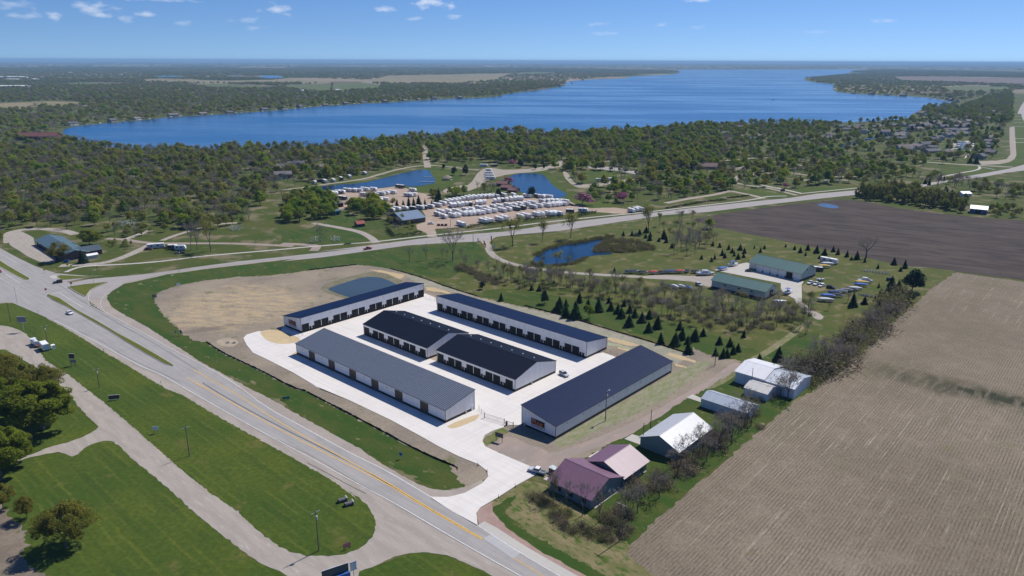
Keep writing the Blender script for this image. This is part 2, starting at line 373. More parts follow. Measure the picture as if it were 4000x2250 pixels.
def base_mat():
    t = NT('open country'); p = t.pos(); sx = t.n('ShaderNodeSeparateXYZ'); t.l(p, sx.inputs[0])
    near = t.mix(t.ramp(t.noise(p, .03, 6), .38, .62), (.074, .084, .021), (.052, .076, .014))
    near = t.mix(t.ramp(t.noise(p, .05, 5), .50, .66), near, (.17, .145, .085))
    vo = t.n('ShaderNodeTexVoronoi', feature='F1', distance='CHEBYCHEV'); vo.inputs['Scale'].default_value = 1 / 800; vo.inputs['Randomness'].default_value = .7; t.l(p, vo.inputs['Vector'])
    cr_ = t.n('ShaderNodeValToRGB'); e = cr_.color_ramp.elements; cr_.color_ramp.interpolation = 'CONSTANT'
    cols = [(.20, .165, .10), (.07, .09, .025), (.13, .105, .075), (.085, .10, .03), (.24, .20, .13), (.06, .075, .025)]
    while len(e) < len(cols): e.new(.5)
    for i, c_ in enumerate(cols): e[i].position = i / len(cols); e[i].color = (*c_, 1)
    s3 = t.n('ShaderNodeSeparateColor'); t.l(vo.outputs['Color'], s3.inputs[0]); t.l(s3.outputs[0], cr_.inputs[0])
    col = t.mix(t.ramp(sx.outputs[1], 2600, 3600), near, cr_.outputs[0])
    fine = t.noise(p, .6, 7, .7); x = t.n('ShaderNodeVectorMath', operation='SCALE'); t.l(col, x.inputs[0])
    t.l(t.math('ADD', t.math('MULTIPLY', t.math('SUBTRACT', fine, .5), .9), 1.0), x.inputs['Scale'])
    t.bsdf(x.outputs[0], .95, 0, .1, fine, .25, .5); return t.m
def water_mat(name, deep, bump, scale, rough=.06, streak=True, spec=.3):
    t = NT(name); p = t.pos()
    n = t.math('ADD', t.noise(p, scale, 4, .6), t.math('MULTIPLY', t.noise(t.rot(p, 20, (.4, 1, 1)), scale * .13, 3), .8))
    st = t.ramp(t.noise(t.rot(p, 6, (.28, 1, 1)), .0045, 5, .6), .42, .62)
    b = t.bsdf(t.mix(st, deep, tuple(x * 1.25 for x in deep)), rough, 0, .5, n, 1.0, bump)
    b.inputs['IOR'].default_value = 1.333; b.inputs['Specular IOR Level'].default_value = spec
    bn = [x for x in t.t.nodes if x.type == 'BUMP'][0]
    if streak:
        t.l(t.math('ADD', t.math('MULTIPLY', st, bump * .9), bump * .35), bn.inputs['Strength'])
        t.l(t.math('ADD', t.math('MULTIPLY', st, .14), rough), b.inputs['Roughness'])
    return t.m
LAKEM = water_mat('lake water', (.010, .080, .200), .45, .22, .13, True, .42)
PONDM = water_mat('pond water', (.006, .030, .075), .12, .5, .05, False, .3)
POND2M = water_mat('retention pond water', (.038, .058, .072), .10, .5, .10, False, .2)

NPATCH = 0; LAY = []
KEEP = []           # outlines where no scattered tree may stand
def patch(name, P, m_, z, keep=False, th=None, wobble=None, smooth=0, label=None):
    global NPATCH
    NPATCH += 1
    P = [Vector((p[0], p[1], 0)) for p in P]
    if smooth: P = chaikin(P, smooth)
    if keep: KEEP.append(P)
    if wobble: P = wob(P, wobble[0], wobble[1], len(P))
    me = bpy.data.meshes.new(name); n = len(P)
    V = [(p.x, p.y, 0) for p in P]; F = [tuple(range(n))]
    if th: V += [(p.x, p.y, -th) for p in P]; F += [(i, (i + 1) % n, n + (i + 1) % n, n + i) for i in range(n)]
    me.from_pydata(V, [], F); me.materials.append(m_); me.update()
    ar = sum(P[i].x * P[(i + 1) % n].y - P[(i + 1) % n].x * P[i].y for i in range(n))
    if ar < 0: me.flip_normals()
    o = link(name, me); tag(o, label, kind='structure')
    LAY.append((z, NPATCH, o, P, (min(p.x for p in P), min(p.y for p in P), max(p.x for p in P), max(p.y for p in P)))); return o
def ribbon_poly(P, wd, z=0):
    L, R = [], []
    for i, p in enumerate(P):
        t = (P[min(i + 1, len(P) - 1)] - P[max(i - 1, 0)]).normalized(); n = Vector((-t.y, t.x, 0)) * (wd / 2)
        L.append(p + n); R.append(p - n)
    return L + R[::-1]
def ribbon(name, P, wd, m_, z, smooth=2, keep=True, wobble=None):
    if smooth: P = chaikin(P, smooth, False)
    return patch(name, ribbon_poly(P, wd), m_, z, keep, wobble=wobble)

def ground_sheet():
    V, F = [(0, 250, 0)], []; R = [120, 250, 450, 800, 1400, 2500, 4500, 8000, 14000, 24000, 38000, 56000]; N = 72
    for r in R:
        for i in range(N): t = 2 * math.pi * i / N; V.append((r * math.cos(t), 250 + r * math.sin(t), 0))
    for i in range(N): F.append((0, 1 + i, 1 + (i + 1) % N))
    for k in range(len(R) - 1):
        for i in range(N): a_, b_ = 1 + k * N, 1 + (k + 1) * N; F.append((a_ + i, b_ + i, b_ + (i + 1) % N, a_ + (i + 1) % N))
    me = bpy.data.meshes.new('ground'); me.from_pydata(V, [], F); me.materials.append(base_mat()); me.update()
    tag(link('ground', me), kind='structure')
ground_sheet()

# ---- lawns, ditches and rough ground
patch('lawn', pts('f8', '-900,-500 -200,-250 100,-330 300,-250 700,-100 1100,60 1500,270 2000,560 2400,790 2568,910', 'a', '430,950 490,1080 475,1150 430,1210 300,1300 500,1370 740,1285 870,1280 1120,1350 1330,1449 1700,1700 0,2000 -2500,2000 -2500,300'), GRASS, .012)
patch('ditch', pts('f4', '700,690 890,690 1300,600 2000,520 2568,455', 'd', '0,780 650,700 1200,645 1400,640 1500,740 1200,900 900,880 500,830 0,880', 'f4', '1900,660 1400,720 1150,820 1250,1000 1500,1110 1750,1240 2100,1410', 'a', '0,80 300,250 600,400 950,560 1150,640 1240,690 1260,740 1150,810 980,830 850,790 700,710 400,550 100,390 0,330', 'f4', '1900,1449 1500,1290 1200,1100 900,930 780,840 765,790'), DITCH, .016, wobble=(1.2, .25))
patch('rough_meadow', pts('d', '640,800 1000,650 1400,640 1520,600 1750,585 2100,560 2576,480', 'f7', '200,200 400,300 900,400 1300,480 1700,570 2080,610 1900,730 1600,1000 1250,1300 1000,1400 600,1300 300,1230 0,1080', 'z6', '2300,390 1560,170 900,-20', 'd', '1500,1060 1200,970 890,860'), ROUGH, .014)
patch('lawn', pts('m', '-30,170 150,150 420,190 900,260 1300,380 1700,500 1990,580 2100,640 1900,720 1700,660 1400,560 900,440 500,340 150,260 -20,215'), DITCH, .020, wobble=(1.5, .5))
patch('lawn', pts('b', '660,700 850,600 1010,520 1240,375 1450,260 1620,150 1800,60 2000,-80 2174,-100 2140,290 1900,450 1600,740 1350,930 1100,1180 930,1330 780,1449 300,1449 0,1290 -30,1050 80,960 240,980 350,1010 520,860 800,760'), DITCH, .020)
patch('verge', pts('a', '1215,1000 1240,960 1370,890 1500,810 1560,770 1700,790 2300,1220 2568,1400 2700,1560 2200,1560 1700,1330 1400,1150'), gmat('dry verge grass', (.20, .165, .085), (.125, .125, .045), (.06, .10, .018), s1=.12, v=.22, t3=.5, aniso=(45, 2.)), .024, wobble=(1.2, .3))
patch('verge', pts('a', '1310,980 1360,940 1480,870 1500,860 1420,1000 1600,1150 2000,1370 2250,1520 2150,1560 1750,1330 1400,1100'), DITCH, .028, wobble=(1.0, .3))

patch('bare_ground', pts('o', '-400,520 0,600 150,760 260,860 330,900 300,1060 250,1200 420,1390 560,1440 720,1600 -400,1700'), gmat('bare brown earth', (.155, .125, .095), (.20, .165, .125), (.12, .11, .06), s1=.12, v=.2), .02, wobble=(1.0, .5))
# ---- fields
patch('stubble_field', pts('f7', '2080,612 1900,730 1750,872 1600,1000 1450,1140 1250,1305 1070,1449', 'c', '870,242 540,532 250,772 0,995', 'a', '2300,1230 2280,1300 2450,1420 2600,1530', 'c', '200,2400 3500,2400 4200,300', 'f7', '3800,900 2900,715 2568,682'), FIELD, .03, True, wobble=(2.0, .35))
patch('tilled_field', pts('f7', '190,238 380,195 850,130 1250,90 1380,97 1650,150 2000,195 2400,232 2568,240 3000,150 4300,300 3600,820 2568,668 2080,604 1900,578 1700,566 1500,520 1300,480 1100,440 900,398 700,358 400,300'), DARK, .034, True, wobble=(2.5, .4))
patch('puddle', pts('f7', '1085,122 1130,119 1185,124 1242,140 1238,152 1190,154 1140,146 1105,136'), water_mat('puddle water', (.05, .085, .13), .02, .5, .10, False, .2), .05, smooth=2)

# ---- graded storage lot
LOT = pts('f4', '1105,800 1140,752 1260,712 1400,682 1700,645 1900,640', 'd', '200,842 540,800 640,808 780,830 1000,890 1200,965 1500,1052', 'z6', '1240,72 1560,168 1880,263 2300,388 2576,478', 'f7', '200,1148 290,1200 400,1228 540,1252 500,1310 420,1375 260,1449', 'b', '1400,290 1240,375 1150,425 1000,525 850,615 660,712 520,800 330,880 240,930', 'a', '1700,735 1660,725 1590,662 1380,572 1275,520 1255,480 1290,735 1260,780 1130,850 1000,640 880,596 700,506 520,406 300,291 0,136', 'f4', '2100,1445 1900,1336 1750,1266 1600,1196 1480,1116 1380,1100 1300,1040 1220,960 1150,900')
def lot_mat():
    t = NT('graded dirt with straw'); p = t.pos(); col = t.mix(t.ramp(t.noise(p, .045, 6), .36, .64), (.27, .225, .165), (.215, .18, .14))
    col = t.mix(t.ramp(t.noise(p, .12, 5), .58, .72), col, (.15, .15, .075))
    c_, e1, e2 = G('f4', 1700, 850), G('f4', 2240, 850), G('f4', 1700, 1060); sx = t.n('ShaderNodeSeparateXYZ'); t.l(p, sx.inputs[0])
    dx = t.math('DIVIDE', t.math('SUBTRACT', sx.outputs[0], c_.x), (e1 - c_).length); dy = t.math('DIVIDE', t.math('SUBTRACT', sx.outputs[1], c_.y), (e2 - c_).length * .95)
    d = t.math('ADD', t.math('SQRT', t.math('ADD', t.math('MULTIPLY', dx, dx), t.math('MULTIPLY', dy, dy))), t.math('MULTIPLY', t.math('SUBTRACT', t.noise(p, .06, 6, .65), .5), 1.5))
    st = t.math('MULTIPLY', t.math('SUBTRACT', 1.0, t.ramp(d, .55, 1.15)), t.ramp(t.noise(t.rot(p, 8, (.4, 1, 1)), .28, 6, .7), .36, .60)); col = t.mix(t.math('MULTIPLY', st, .9), col, (.40, .31, .185))
    col = t.mix(t.math('MULTIPLY', t.ramp(t.noise(t.rot(p, -20, (.3, 1, 1)), .09, 4), .58, .7), .6), col, (.15, .122, .095))
    fine = t.noise(p, .9, 8, .75); x = t.n('ShaderNodeVectorMath', operation='SCALE'); t.l(col, x.inputs[0]); t.l(t.math('ADD', t.math('MULTIPLY', t.math('SUBTRACT', fine, .5), 1.1), 1.0), x.inputs['Scale'])
    t.bsdf(x.outputs[0], .95, 0, .12, fine, .25, .5); return t.m
patch('graded_lot', LOT, lot_mat(), .04, True, wobble=(1.2, .5))
patch('seeded_strip', pts('d', '890,870 1040,905 1220,975 1420,1040', 'z6', '1240,85 1560,180 1880,275 2300,400 2576,490', 'f7', '215,1197 150,1226', 'z6', '2440,570 2075,395 1740,320', 'd', '1300,1010 1150,975 1000,960'), gmat('seeded grey ground', (.30, .275, .215), (.25, .24, .175), (.20, .21, .125), s1=.12, v=.18, t3=.55), .046, wobble=(1.2, .3))
for P_ in (pts('d', '630,835 700,838 885,870 870,895 830,905 780,890 720,860'), pts('d', '1035,960 1090,962 1225,1000 1195,1008 1130,995 1040,985'), pts('z6', '1745,305 1830,318 2070,385 2080,392 1960,395 1780,348 1740,335'), pts('z6', '1840,400 2000,440 1960,455 1830,415'), pts('f7', '30,1188 120,1212 220,1250 200,1262 60,1222 0,1205'), pts('f7', '60,1262 150,1292 155,1300 70,1285')):
    patch('seed_matting', P_, MATTING, .052, wobble=(1.2, .25))
patch('seeded_strip', pts('z6', '1735,350 1850,375 1990,415 1960,425 1840,400 1740,385'), gmat('green seed mulch', (.26, .32, .20), (.30, .30, .19), None, s1=.2, v=.1), .050, wobble=(1.2, .3))
patch('seeded_strip', pts('b', '305,665 420,600 660,470 900,330 1140,195 1330,110 1420,120 1240,260 1100,370 960,440 800,520 620,600 430,690 330,720'), gmat('thin grass', (.25, .235, .16), (.19, .20, .10), (.12, .15, .045), s1=.16, v=.2, t3=.56, aniso=(-48, 3.)), .046, wobble=(1.2, .3))
patch('gravel_drive', chaikin(pts('a', '1275,520 1380,572 1590,662 1660,722 1720,740 1790,700 1880,600 2000,560 2150,510 2300,450 2450,350 2568,290', 'b', '1150,425 1400,290 1560,192 1640,128 1560,120 1420,230 1240,330 1050,440 850,550 640,640 420,720 250,770', 'i5', '1360,930 1100,860 700,680 480,640 330,800 80,830'), 1), PINKGR, .052, wobble=(1.5, .2))
patch('gravel_drive', chaikin(pts('f7', '260,1449 420,1375 545,1255 700,1180 900,1040 985,975 1010,1000 930,1070 720,1215 580,1290 440,1400 330,1449'), 1), gmat('two track lane', (.20, .185, .10), (.13, .14, .05), (.26, .23, .15), s1=.15, v=.2), .030)
patch('grass_island', pts('i5', '60,820 30,740 60,680 200,600 330,520 430,470 520,520 560,560 430,620 250,760 130,830'), gmat('weedy grass', (.10, .135, .03), (.15, .14, .06), (.23, .2, .13), s1=.3, v=.2), .058, wobble=(.8, .15))
# ---- concrete of the storage lot
CONCP = pts('f4', '1744,1085 1768,1060 1850,1036 2010,1040', 'z5', '272,712 452,660 1150,440 1700,380 1806,420 1830,560', 'z6', '1500,500 1690,458 1815,502 1900,540 1000,1100 870,1190 770,1190 690,1195', 'a', '1410,385 1330,410 1272,442 1255,482 1275,522 1380,572 1590,662 1645,722 1500,802 1370,886 1240,962 1212,1002 1222,1087 1040,990 878,884', 'a', '1010,886 1130,856 1250,790 1297,740 1290,700 1230,652 1080,592 940,522 800,442 600,334 300,191 0,66', 'f4', '2300,1452 2100,1332 1900,1231 1812,1190 1766,1132')
patch('concrete_lot', CONCP, CONC, .09, True, th=.06)
patch('sand_patch', chaikin(pts('f4', '1855,1036 1960,1022 2060,1050 2150,1085 2150,1108 2090,1125 2000,1130 1930,1110 1890,1085'), 1), SAND, .098)
patch('sand_patch', chaikin(pts('z6', '110,1195 437,1072 440,1110 410,1140 330,1175 230,1215 150,1228'), 1), SAND, .098)
patch('sand_patch', chaikin(pts('z5', '415,960 415,1000 370,1008 350,995'), 1), SAND, .098)
patch('sand_patch', pts('z5', '1762,1010 1820,985 1823,1065 1745,1035'), gmat('bare ground', (.36, .30, .22), (.33, .27, .2), None, s1=.3, v=.1), .098)
patch('dirt_patch', chaikin(pts('f4', '1540,1105 1620,1080 1700,1095 1715,1120 1660,1150 1580,1140'), 1), gmat('bare ground', (.36, .30, .22), (.33, .27, .2), None), .050)

# ---- highway
HW = pts('f4', '-900,200 -300,260 0,440 120,505 250,568 400,620 640,640 740,638 600,657 440,690 700,700 780,682 690,722 640,760 622,800 650,850 800,930 1000,1035 1250,1178 1500,1305 1700,1422', 'f8', '1700,105 1900,232 2200,394 2400,506 2568,596', 'a', '600,708 895,884 1225,1085 1530,1283 1800,1440 2100,1610 1750,1580 1500,1440 1260,1306 940,1122 620,932 300,745 0,572', 'f8', '1900,435 1600,268 1330,115 1140,5', 'f4', '1000,1288 800,1178 600,1068 380,958 200,880 60,820 -300,900 -900,950')
ISL = pts('q', '-300,340 -300,-60', 'f4', '60,832 140,836 210,852 270,900 350,950 480,1020 600,1092 740,1180 900,1272 1060,1372 1200,1452', 'f8', '1300,150 1600,330 1900,492 2200,662 2400,782 2568,905', 'a', '300,842 380,895 440,955 478,1020 491,1085 476,1152 432,1212 367,1257', 'f8', '2480,1290 2350,1311 2200,1305 2100,1284 2000,1240 1900,1170 1800,1080 1700,990 1500,850 1300,690 1130,540 960,390 780,235 600,95 480,0 330,-90', 'q', '700,760 560,580 500,515 400,450 280,400 150,365 0,345')
GR_L = pts('q', '-500,345 -400,-100', 'f4', '-50,760 0,760 200,855 380,935 600,1045 800,1155 1000,1265', 'f8', '1150,-20 1600,250 1900,420', 'a', '0,545 320,725 640,915 960,1105 1280,1290 1560,1449 1800,1640 1500,1550 1330,1452 1230,1400 1120,1350 1000,1300 870,1280 740,1286 620,1312 500,1372 368,1420 365,1600', 'f8', '2300,1600 2150,1500 2000,1420 1850,1350 1700,1242 1550,1122 1400,1002 1250,862 1100,732 960,620 850,512 800,480 740,482 660,505 600,535 560,576 520,593 460,576 420,560 330,576 205,602 110,630 100,610 205,588 350,527 480,495 600,450 690,402 705,380 600,280 480,130 360,20', 'q', '700,1150 100,800 0,800')
patch('gravel_road', GR_L, GRAVEL, .044, True, wobble=(1.2, .12))
patch('lawn', ISL, GRASS, .054, wobble=(1.0, .14))
patch('gravel_shoulder', pts('f4', '600,790 620,760 690,715 800,675 1000,640 1300,600 1900,530 2568,455 2568,470 2200,505 1900,540 1500,586 1200,628 1000,672 890,695 800,750 768,778 764,800 800,862 900,922 1050,1002 1250,1132 1450,1262 1600,1342 1800,1452', 'f8', '1900,160 2200,332 2568,532', 'a', '560,662 700,745 830,805 980,840 1150,812 1250,760 1260,790 1130,858 1010,888 880,890', 'f8', '2568,610', 'f8', '2200,405 1900,250 1700,120', 'f4', '1500,1315 1250,1190 1000,1050 800,940'), gmat('shoulder gravel', (.34, .295, .25), (.30, .26, .225), None, s1=.1, v=.1), .044, True, wobble=(1.5, .15))
patch('gravel_shoulder', pts('a', '1212,1000 1240,962 1330,915 1330,985 1420,1100 1700,1290 2000,1450 2300,1640 2100,1640 1225,1092'), gmat('red gravel', (.30, .20, .165), (.33, .24, .20), None, s1=.15, v=.12), .044, wobble=(1.5, .15))
patch('highway', HW, ASPH, .062, True)
patch('concrete_apron', pts('a', '1225,1085 1270,1058 1350,1100 1568,1240 1800,1372 2100,1540 2010,1545 1800,1440 1530,1283'), CONC2, .056)
patch('road_patch', pts('a', '1262,1182 1325,1148 1535,1280 1475,1326'), PATCHC, .068)
# medians: raised grass islands with concrete noses
for k_, P_ in enumerate((pts('f4', '332,782 350,772 430,800 560,888 700,963 850,1053 1000,1133 1130,1208 1250,1281 1236,1288 1180,1272 1050,1202 900,1112 760,1022 600,932 480,862 380,816'), pts('f4', '-250,380 0,526 60,566 140,612 217,656 208,668 170,666 120,642 0,576 -250,450'), pts('f4', '486,720 600,702 778,683 700,716 652,742 622,782 602,788 540,756'), pts('f4', '405,646 432,633 600,641 738,641 600,656 445,670'))):
    c0 = sum(P_, Vector()) / len(P_)
    patch('median_kerb', [c0 + (p - c0) * 1.0 for p in wob(P_, 400, 0)], CONC2, .17, th=.15)
    inn = []
    for i_, p in enumerate(P_):
        t_ = (P_[(i_ + 1) % len(P_)] - P_[i_ - 1]).normalized(); nn = Vector((-t_.y, t_.x, 0)) * .3
        inn.append(p + nn if inside(p + nn, P_) else p - nn)
    patch('grass_median', inn, gmat('median grass', (.105, .115, .018), (.085, .105, .016), None, s1=.2, v=.18), .178)
patch('splitter_island', pts('f4', '352,642 385,632 415,645 405,660 370,658'), CONC2, .10, th=.08)
# road markings
def line(fr_pts, wd, m_, z=.070, sm=1): ribbon('road_marking', fr_pts, wd, m_, z, sm, keep=False)
line(pts('f4', '390,958 600,1064 800,1173 1000,1283', 'f8', '1145,2 1335,112 1600,264 1900,432 2130,553 2330,664 2568,794', 'a', '640,937 960,1127 1280,1312 1530,1452 1800,1610'), .22, WHITE)
line(pts('f4', '650,840 800,924 1000,1030 1250,1174 1500,1302 1700,1420', 'f8', '1900,238 2200,399 2400,510 2568,600', 'a', '560,690 890,887'), .22, WHITE)
line(pts('a', '1225,1090 1530,1288 1800,1446 2000,1560'), .22, WHITE)
line(pts('f8', '1335,30 1500,118 1700,232 1900,345 2100,452 2300,555 2568,692', 'a', '560,784 800,932 1000,1048 1255,1192'), .26, YELLOW)
line(pts('f8', '1385,-30 1480,25 1700,150 1900,285 2100,405 2300,518 2568,668', 'a', '560,772 800,922 1000,1038 1255,1182'), .26, YELLOW)
line(pts('a', '1480,1324 1560,1372 1655,1430 1800,1530'), .18, YELLOW)
line(pts('f4', '1340,1370 1440,1430 1480,1452'), .16, YELLOW)
line(pts('f4', '430,762 590,862'), .2, WHITE); line(pts('f4', '40,625 145,690'), .2, WHITE)
line(pts('f4', '0,480 120,545'), .12, WHITE); line(pts('f4', '0,655 130,735'), .12, WHITE)
line(pts('f4', '645,850 632,800 640,765 690,725 790,685'), .14, WHITE)
line(pts('f4', '372,770 445,755'), .4, WHITE, sm=0); line(pts('f4', '745,890 720,850 720,815 770,760'), .12, WHITE)
line(pts('f4', '420,702 560,800 700,890 900,1010 1100,1120 1300,1240 1420,1320'), .12, TAR)
line(pts('f4', '560,1035 700,1090 900,1220 1100,1310 1290,1400'), .09, TAR)
line(pts('f8', '1450,65 1600,160 1850,300 2100,430 2400,580 2568,668', 'a', '620,815 900,985 1250,1190'), .35, TAR, .068)
line(pts('a', '0,640 100,690 300,800 420,860'), .12, TAR); line(pts('a', '890,895 1215,1090'), .18, TAR)

# ---- side road, paths
SR = pts('f4', '370,645 500,690 640,662 770,650 1000,630 1200,606 1400,576 1700,536 2000,505 2350,466 2568,440', 'd', '240,708 660,657 1000,612 1330,582 1620,560 2000,502 2300,466 2576,436', 'f7', '300,140 600,108 890,80 1080,50 1380,24', 'g', '1400,800 1840,718 2130,670 2420,618 2576,575 2700,540 2700,610 2576,635 2400,656 2130,706 1840,742 1400,830', 'f7', '1380,56 1000,96 700,131 300,181 0,202', 'd', '2300,511 2000,556 1700,582 1520,602 1400,634 1200,641 900,662 650,697 300,746 0,777', 'f4', '2200,500 1900,534 1500,579 1200,619 1000,662 890,688 800,744 730,800 640,800 690,728 780,690 700,700 440,720')
patch('side_road', SR, ASPH2, .058, True)
line(pts('f4', '780,650 1200,612 1700,550 2568,450', 'd', '650,676 1200,612 1620,568 2576,456', 'f7', '300,160 1000,75 1380,38'), .15, TAR, .066)
ribbon('footpath', pts('f4', '470,612 540,582 630,566 900,556 1200,531 1400,502 1700,476 2000,451 2200,431 2568,403', 'd', '400,655 660,637 1070,588 1330,562 1600,533 1900,493 2250,456 2576,427', 'f7', '300,131 640,92 720,68 870,66'), 2.6, CONC2, .060)
ribbon('footpath', pts('f7', '980,47 1200,26 1400,5'), 2.4, CONC2, .060)
ribbon('footpath', pts('g', '1530,545 1900,572 2150,585 2460,600'), 4.5, CONC2, .060); ribbon('footpath', pts('g', '1740,700 1900,665 2090,635 2140,610 2120,592'), 3.0, CONC2, .064)
ribbon('footpath', pts('g', '2150,600 2280,625'), 2, CONC2, .062)
ribbon('gravel_path', pts('f4', '1100,400 1050,430 900,500 750,548 560,560 430,565'), 6, GRAVEL, .050)
ribbon('gravel_path', pts('f4', '2100,425 1700,405 1400,405 1100,405 1000,395 900,378 760,370'), 5, PINKGR, .049)
ribbon('gravel_path', pts('f4', '880,380 960,355 1080,310'), 5, GRAVEL, .051); ribbon('gravel_path', pts('f4', '1160,385 1260,345 1450,290 1600,262 1700,258'), 4, GRAVEL, .051)
ribbon('gravel_path', pts('d', '680,640 640,600 560,560 430,535 300,512 230,500'), 5.5, GRAVEL, .051)
ribbon('gravel_path', pts('d', '1085,600 1075,560 1050,510'), 7, RVGR, .051); ribbon('gravel_path', pts('d', '230,700 260,665 180,655 0,648'), 6, PINKGR, .051)
patch('gravel_yard', pts('f4', '50,405 80,340 110,300 240,360 245,380 250,420 400,500 395,545 300,545 200,500 150,465'), GRAVEL, .052, True, smooth=1)
ribbon('gravel_path', pts('f4', '70,400 60,340 90,320 200,300 330,300 480,318 540,340'), 7, GRAVEL, .051)
ribbon('gravel_drive', pts('k', '740,230 790,280 800,340 860,400 960,445 1080,480 1300,520 1500,545 1800,570 2200,590 2576,615', 'f', '600,250 770,255 900,240'), 4.8, GRAVEL, .054)
patch('gravel_drive', pts('k', '640,225 720,232 760,270 800,262 830,215 900,185 700,205'), GRAVEL, .054, True, smooth=1)
patch('gravel_yard', chaikin(pts('f', '380,235 560,228 780,238 890,228 900,300 860,320 770,280 600,265 480,250'), 1), GRAVEL, .056, True)
patch('concrete_apron', pts('f', '935,182 1135,140 1545,275 1530,300 1532,425 1475,400 1380,345 1380,290 900,195'), CONC2, .062, True)
patch('gravel_yard', chaikin(pts('f', '1530,290 1620,300 1730,330 1650,350 1540,360'), 1), gmat('worn grass', (.20, .17, .09), (.17, .155, .07), None, s1=.2, v=.15), .050)
patch('gravel_drive', chaikin(pts('f', '1470,395 1535,420 1600,480 1690,520 1680,550 1630,550 1580,500 1500,440'), 1), GRAVEL, .056)
# RV lot
RVLOT = pts('e', '440,430 620,410 720,360 760,330 900,290 1300,272 1700,285 2160,312 2310,330 2420,385 2600,430 2900,420 3050,440 3150,470 3000,500 2700,480 2440,470 2230,520 1900,555 1600,580 1200,625 1040,660 640,690 600,770 560,760 420,690 400,640 520,600 510,490')
patch('rv_lot', RVLOT, RVGR, .048, True, wobble=(2., .4))
patch('rv_lot', pts('h', '560,520 900,470 1640,415 1950,372 2160,430 2240,470 2500,520 2560,700 2300,800 2100,720 1750,680 1500,660 1100,700 1060,790 900,740 900,570'), RVGR, .047, True, smooth=1)
patch('driveway', chaikin(pts('d', '1150,260 1290,225 1350,230 1420,120 1500,100 1620,120 1830,105 1950,75 2050,40 2090,70 1980,100 1850,130 1640,145 1500,180 1400,260 1180,290'), 1), gmat('camp road', (.33, .29, .23), (.30, .26, .21), None, s1=.1, v=.1), .050, True)
patch('driveway', chaikin(pts('d', '2020,120 2060,140 2080,180 2120,225 2260,215 2400,190 2576,180 2576,195 2420,205 2280,235 2150,250 2090,230 2030,170'), 1), gmat('camp road', (.33, .29, .23), (.30, .26, .21), None), .050, True)
ribbon('gravel_path', pts('h', '0,440 300,405 700,345 1000,310 1400,250 1700,160 2000,80 2300,30 2576,30'), 5, gmat('camp road', (.33, .29, .23), (.30, .26, .21), None), .052)
ribbon('gravel_path', pts('d', '1050,100 1040,40 1030,-10 1030,-60'), 8, gmat('camp road', (.33, .29, .23), (.30, .26, .21), None), .052)
ribbon('gravel_path', pts('d', '1050,80 1200,95 1330,110 1420,120'), 4, gmat('camp road', (.33, .29, .23), (.30, .26, .21), None), .052)
patch('parking_lot', pts('d', '2200,90 2400,95 2576,130 2576,155 2420,125 2210,105'), ASPH2, .05, True)
patch('camp_lawn', pts('h', '150,430 700,380 1200,320 1800,220 2200,110 2500,70 2576,60 2576,500 1900,430 1300,430 600,520 200,560'), GRASS, .016, True)
patch('camp_lawn', pts('d', '1060,100 1200,110 1330,150 1200,240 1110,235 1080,170'), GRASS, .020, True, smooth=1)
patch('camp_lawn', pts('d', '1620,140 1850,110 1900,110 1990,200 2080,300 2200,340 2460,360 2300,400 2140,390 2050,310 1900,330 1640,280'), GRASS, .018, True, smooth=1)
patch('camp_lawn', pts('d', '2190,120 2380,130 2430,170 2300,210 2180,215 2130,180'), GRASS, .020, True, smooth=1)
patch('camp_lawn', pts('d', '300,510 560,560 650,610 640,640 300,655 0,650 0,560 200,540', 'h', '870,900 1000,780 1120,800 1160,860 1500,1000 1650,1116 1000,1100 720,1010'), DITCH, .018, True)
patch('camp_lawn', pts('i7', '1000,390 1160,390 1530,460 1400,465 1220,480 1000,420'), GRASS, .020, True); patch('camp_lawn', pts('i7', '1520,405 1800,370 2200,350 2480,345 2200,395 1750,440 1600,430'), GRASS, .020, True)
ribbon('camp_road', pts('i7', '1230,500 1050,450 900,425 800,400 650,450 300,500 0,560'), 6, gmat('camp road', (.33, .29, .23), (.30, .26, .21), None), .052); ribbon('camp_road', pts('i7', '1650,460 1300,370 1000,330 850,300 900,220 1100,170 1300,140'), 5, gmat('camp road', (.33, .29, .23), (.30, .26, .21), None), .052); ribbon('camp_road', pts('i7', '1720,440 1500,390 1200,330'), 4, CONC2, .053)
CAMPRD = gmat('camp road', (.33, .29, .23), (.30, .26, .21), None)
for P_ in (pts('i7', '900,220 1200,190 1500,160 1800,215 2200,230 2400,225'), pts('i7', '820,190 900,120 1100,70 1500,60 1900,110 2300,130'), pts('i7', '300,270 500,240 800,190'), pts('i7', '700,30 1000,0 1400,-20 1800,20 2200,60'), pts('i7', '1700,270 2000,265 2300,270'), pts('d', '1650,-10 1800,20 1950,60 2050,45'), pts('d', '2030,40 2150,10 2350,-10 2576,-20'), pts('d', '2100,90 2250,60 2450,50')):
    ribbon('camp_road', P_, 6, CAMPRD, .052, keep=True)
patch('green_verge', pts('g', '1720,640 1900,600 2060,592 2120,600 2080,625 1900,655 1740,690'), GRASS, .022, True, smooth=1); patch('green_verge', pts('g', '1800,710 2000,665 2150,620 2400,605 2420,615 2130,665 1850,715'), GRASS, .022, True)
patch('green_verge', pts('g', '2280,575 2420,560 2500,500 2500,380 2490,150 2520,-30 2576,30 2700,300 2700,560 2576,580 2450,592'), GRASS, .022, True)
patch('side_street', pts('g', '2430,200 2480,190 2500,480 2480,520 2430,550 2330,570 2150,580 2120,540 2300,535 2400,520 2440,470 2430,350'), gmat('camp road', (.33, .29, .23), (.30, .26, .21), None), .05, True)
patch('highway', pts('g', '2545,60 2560,30 2650,20 2800,120 2700,250 2600,180 2560,110'), ASPH2, .06, True); ribbon('highway', pts('g', '2545,65 2556,20 2590,-40 2610,-70'), 14, ASPH2, .061)
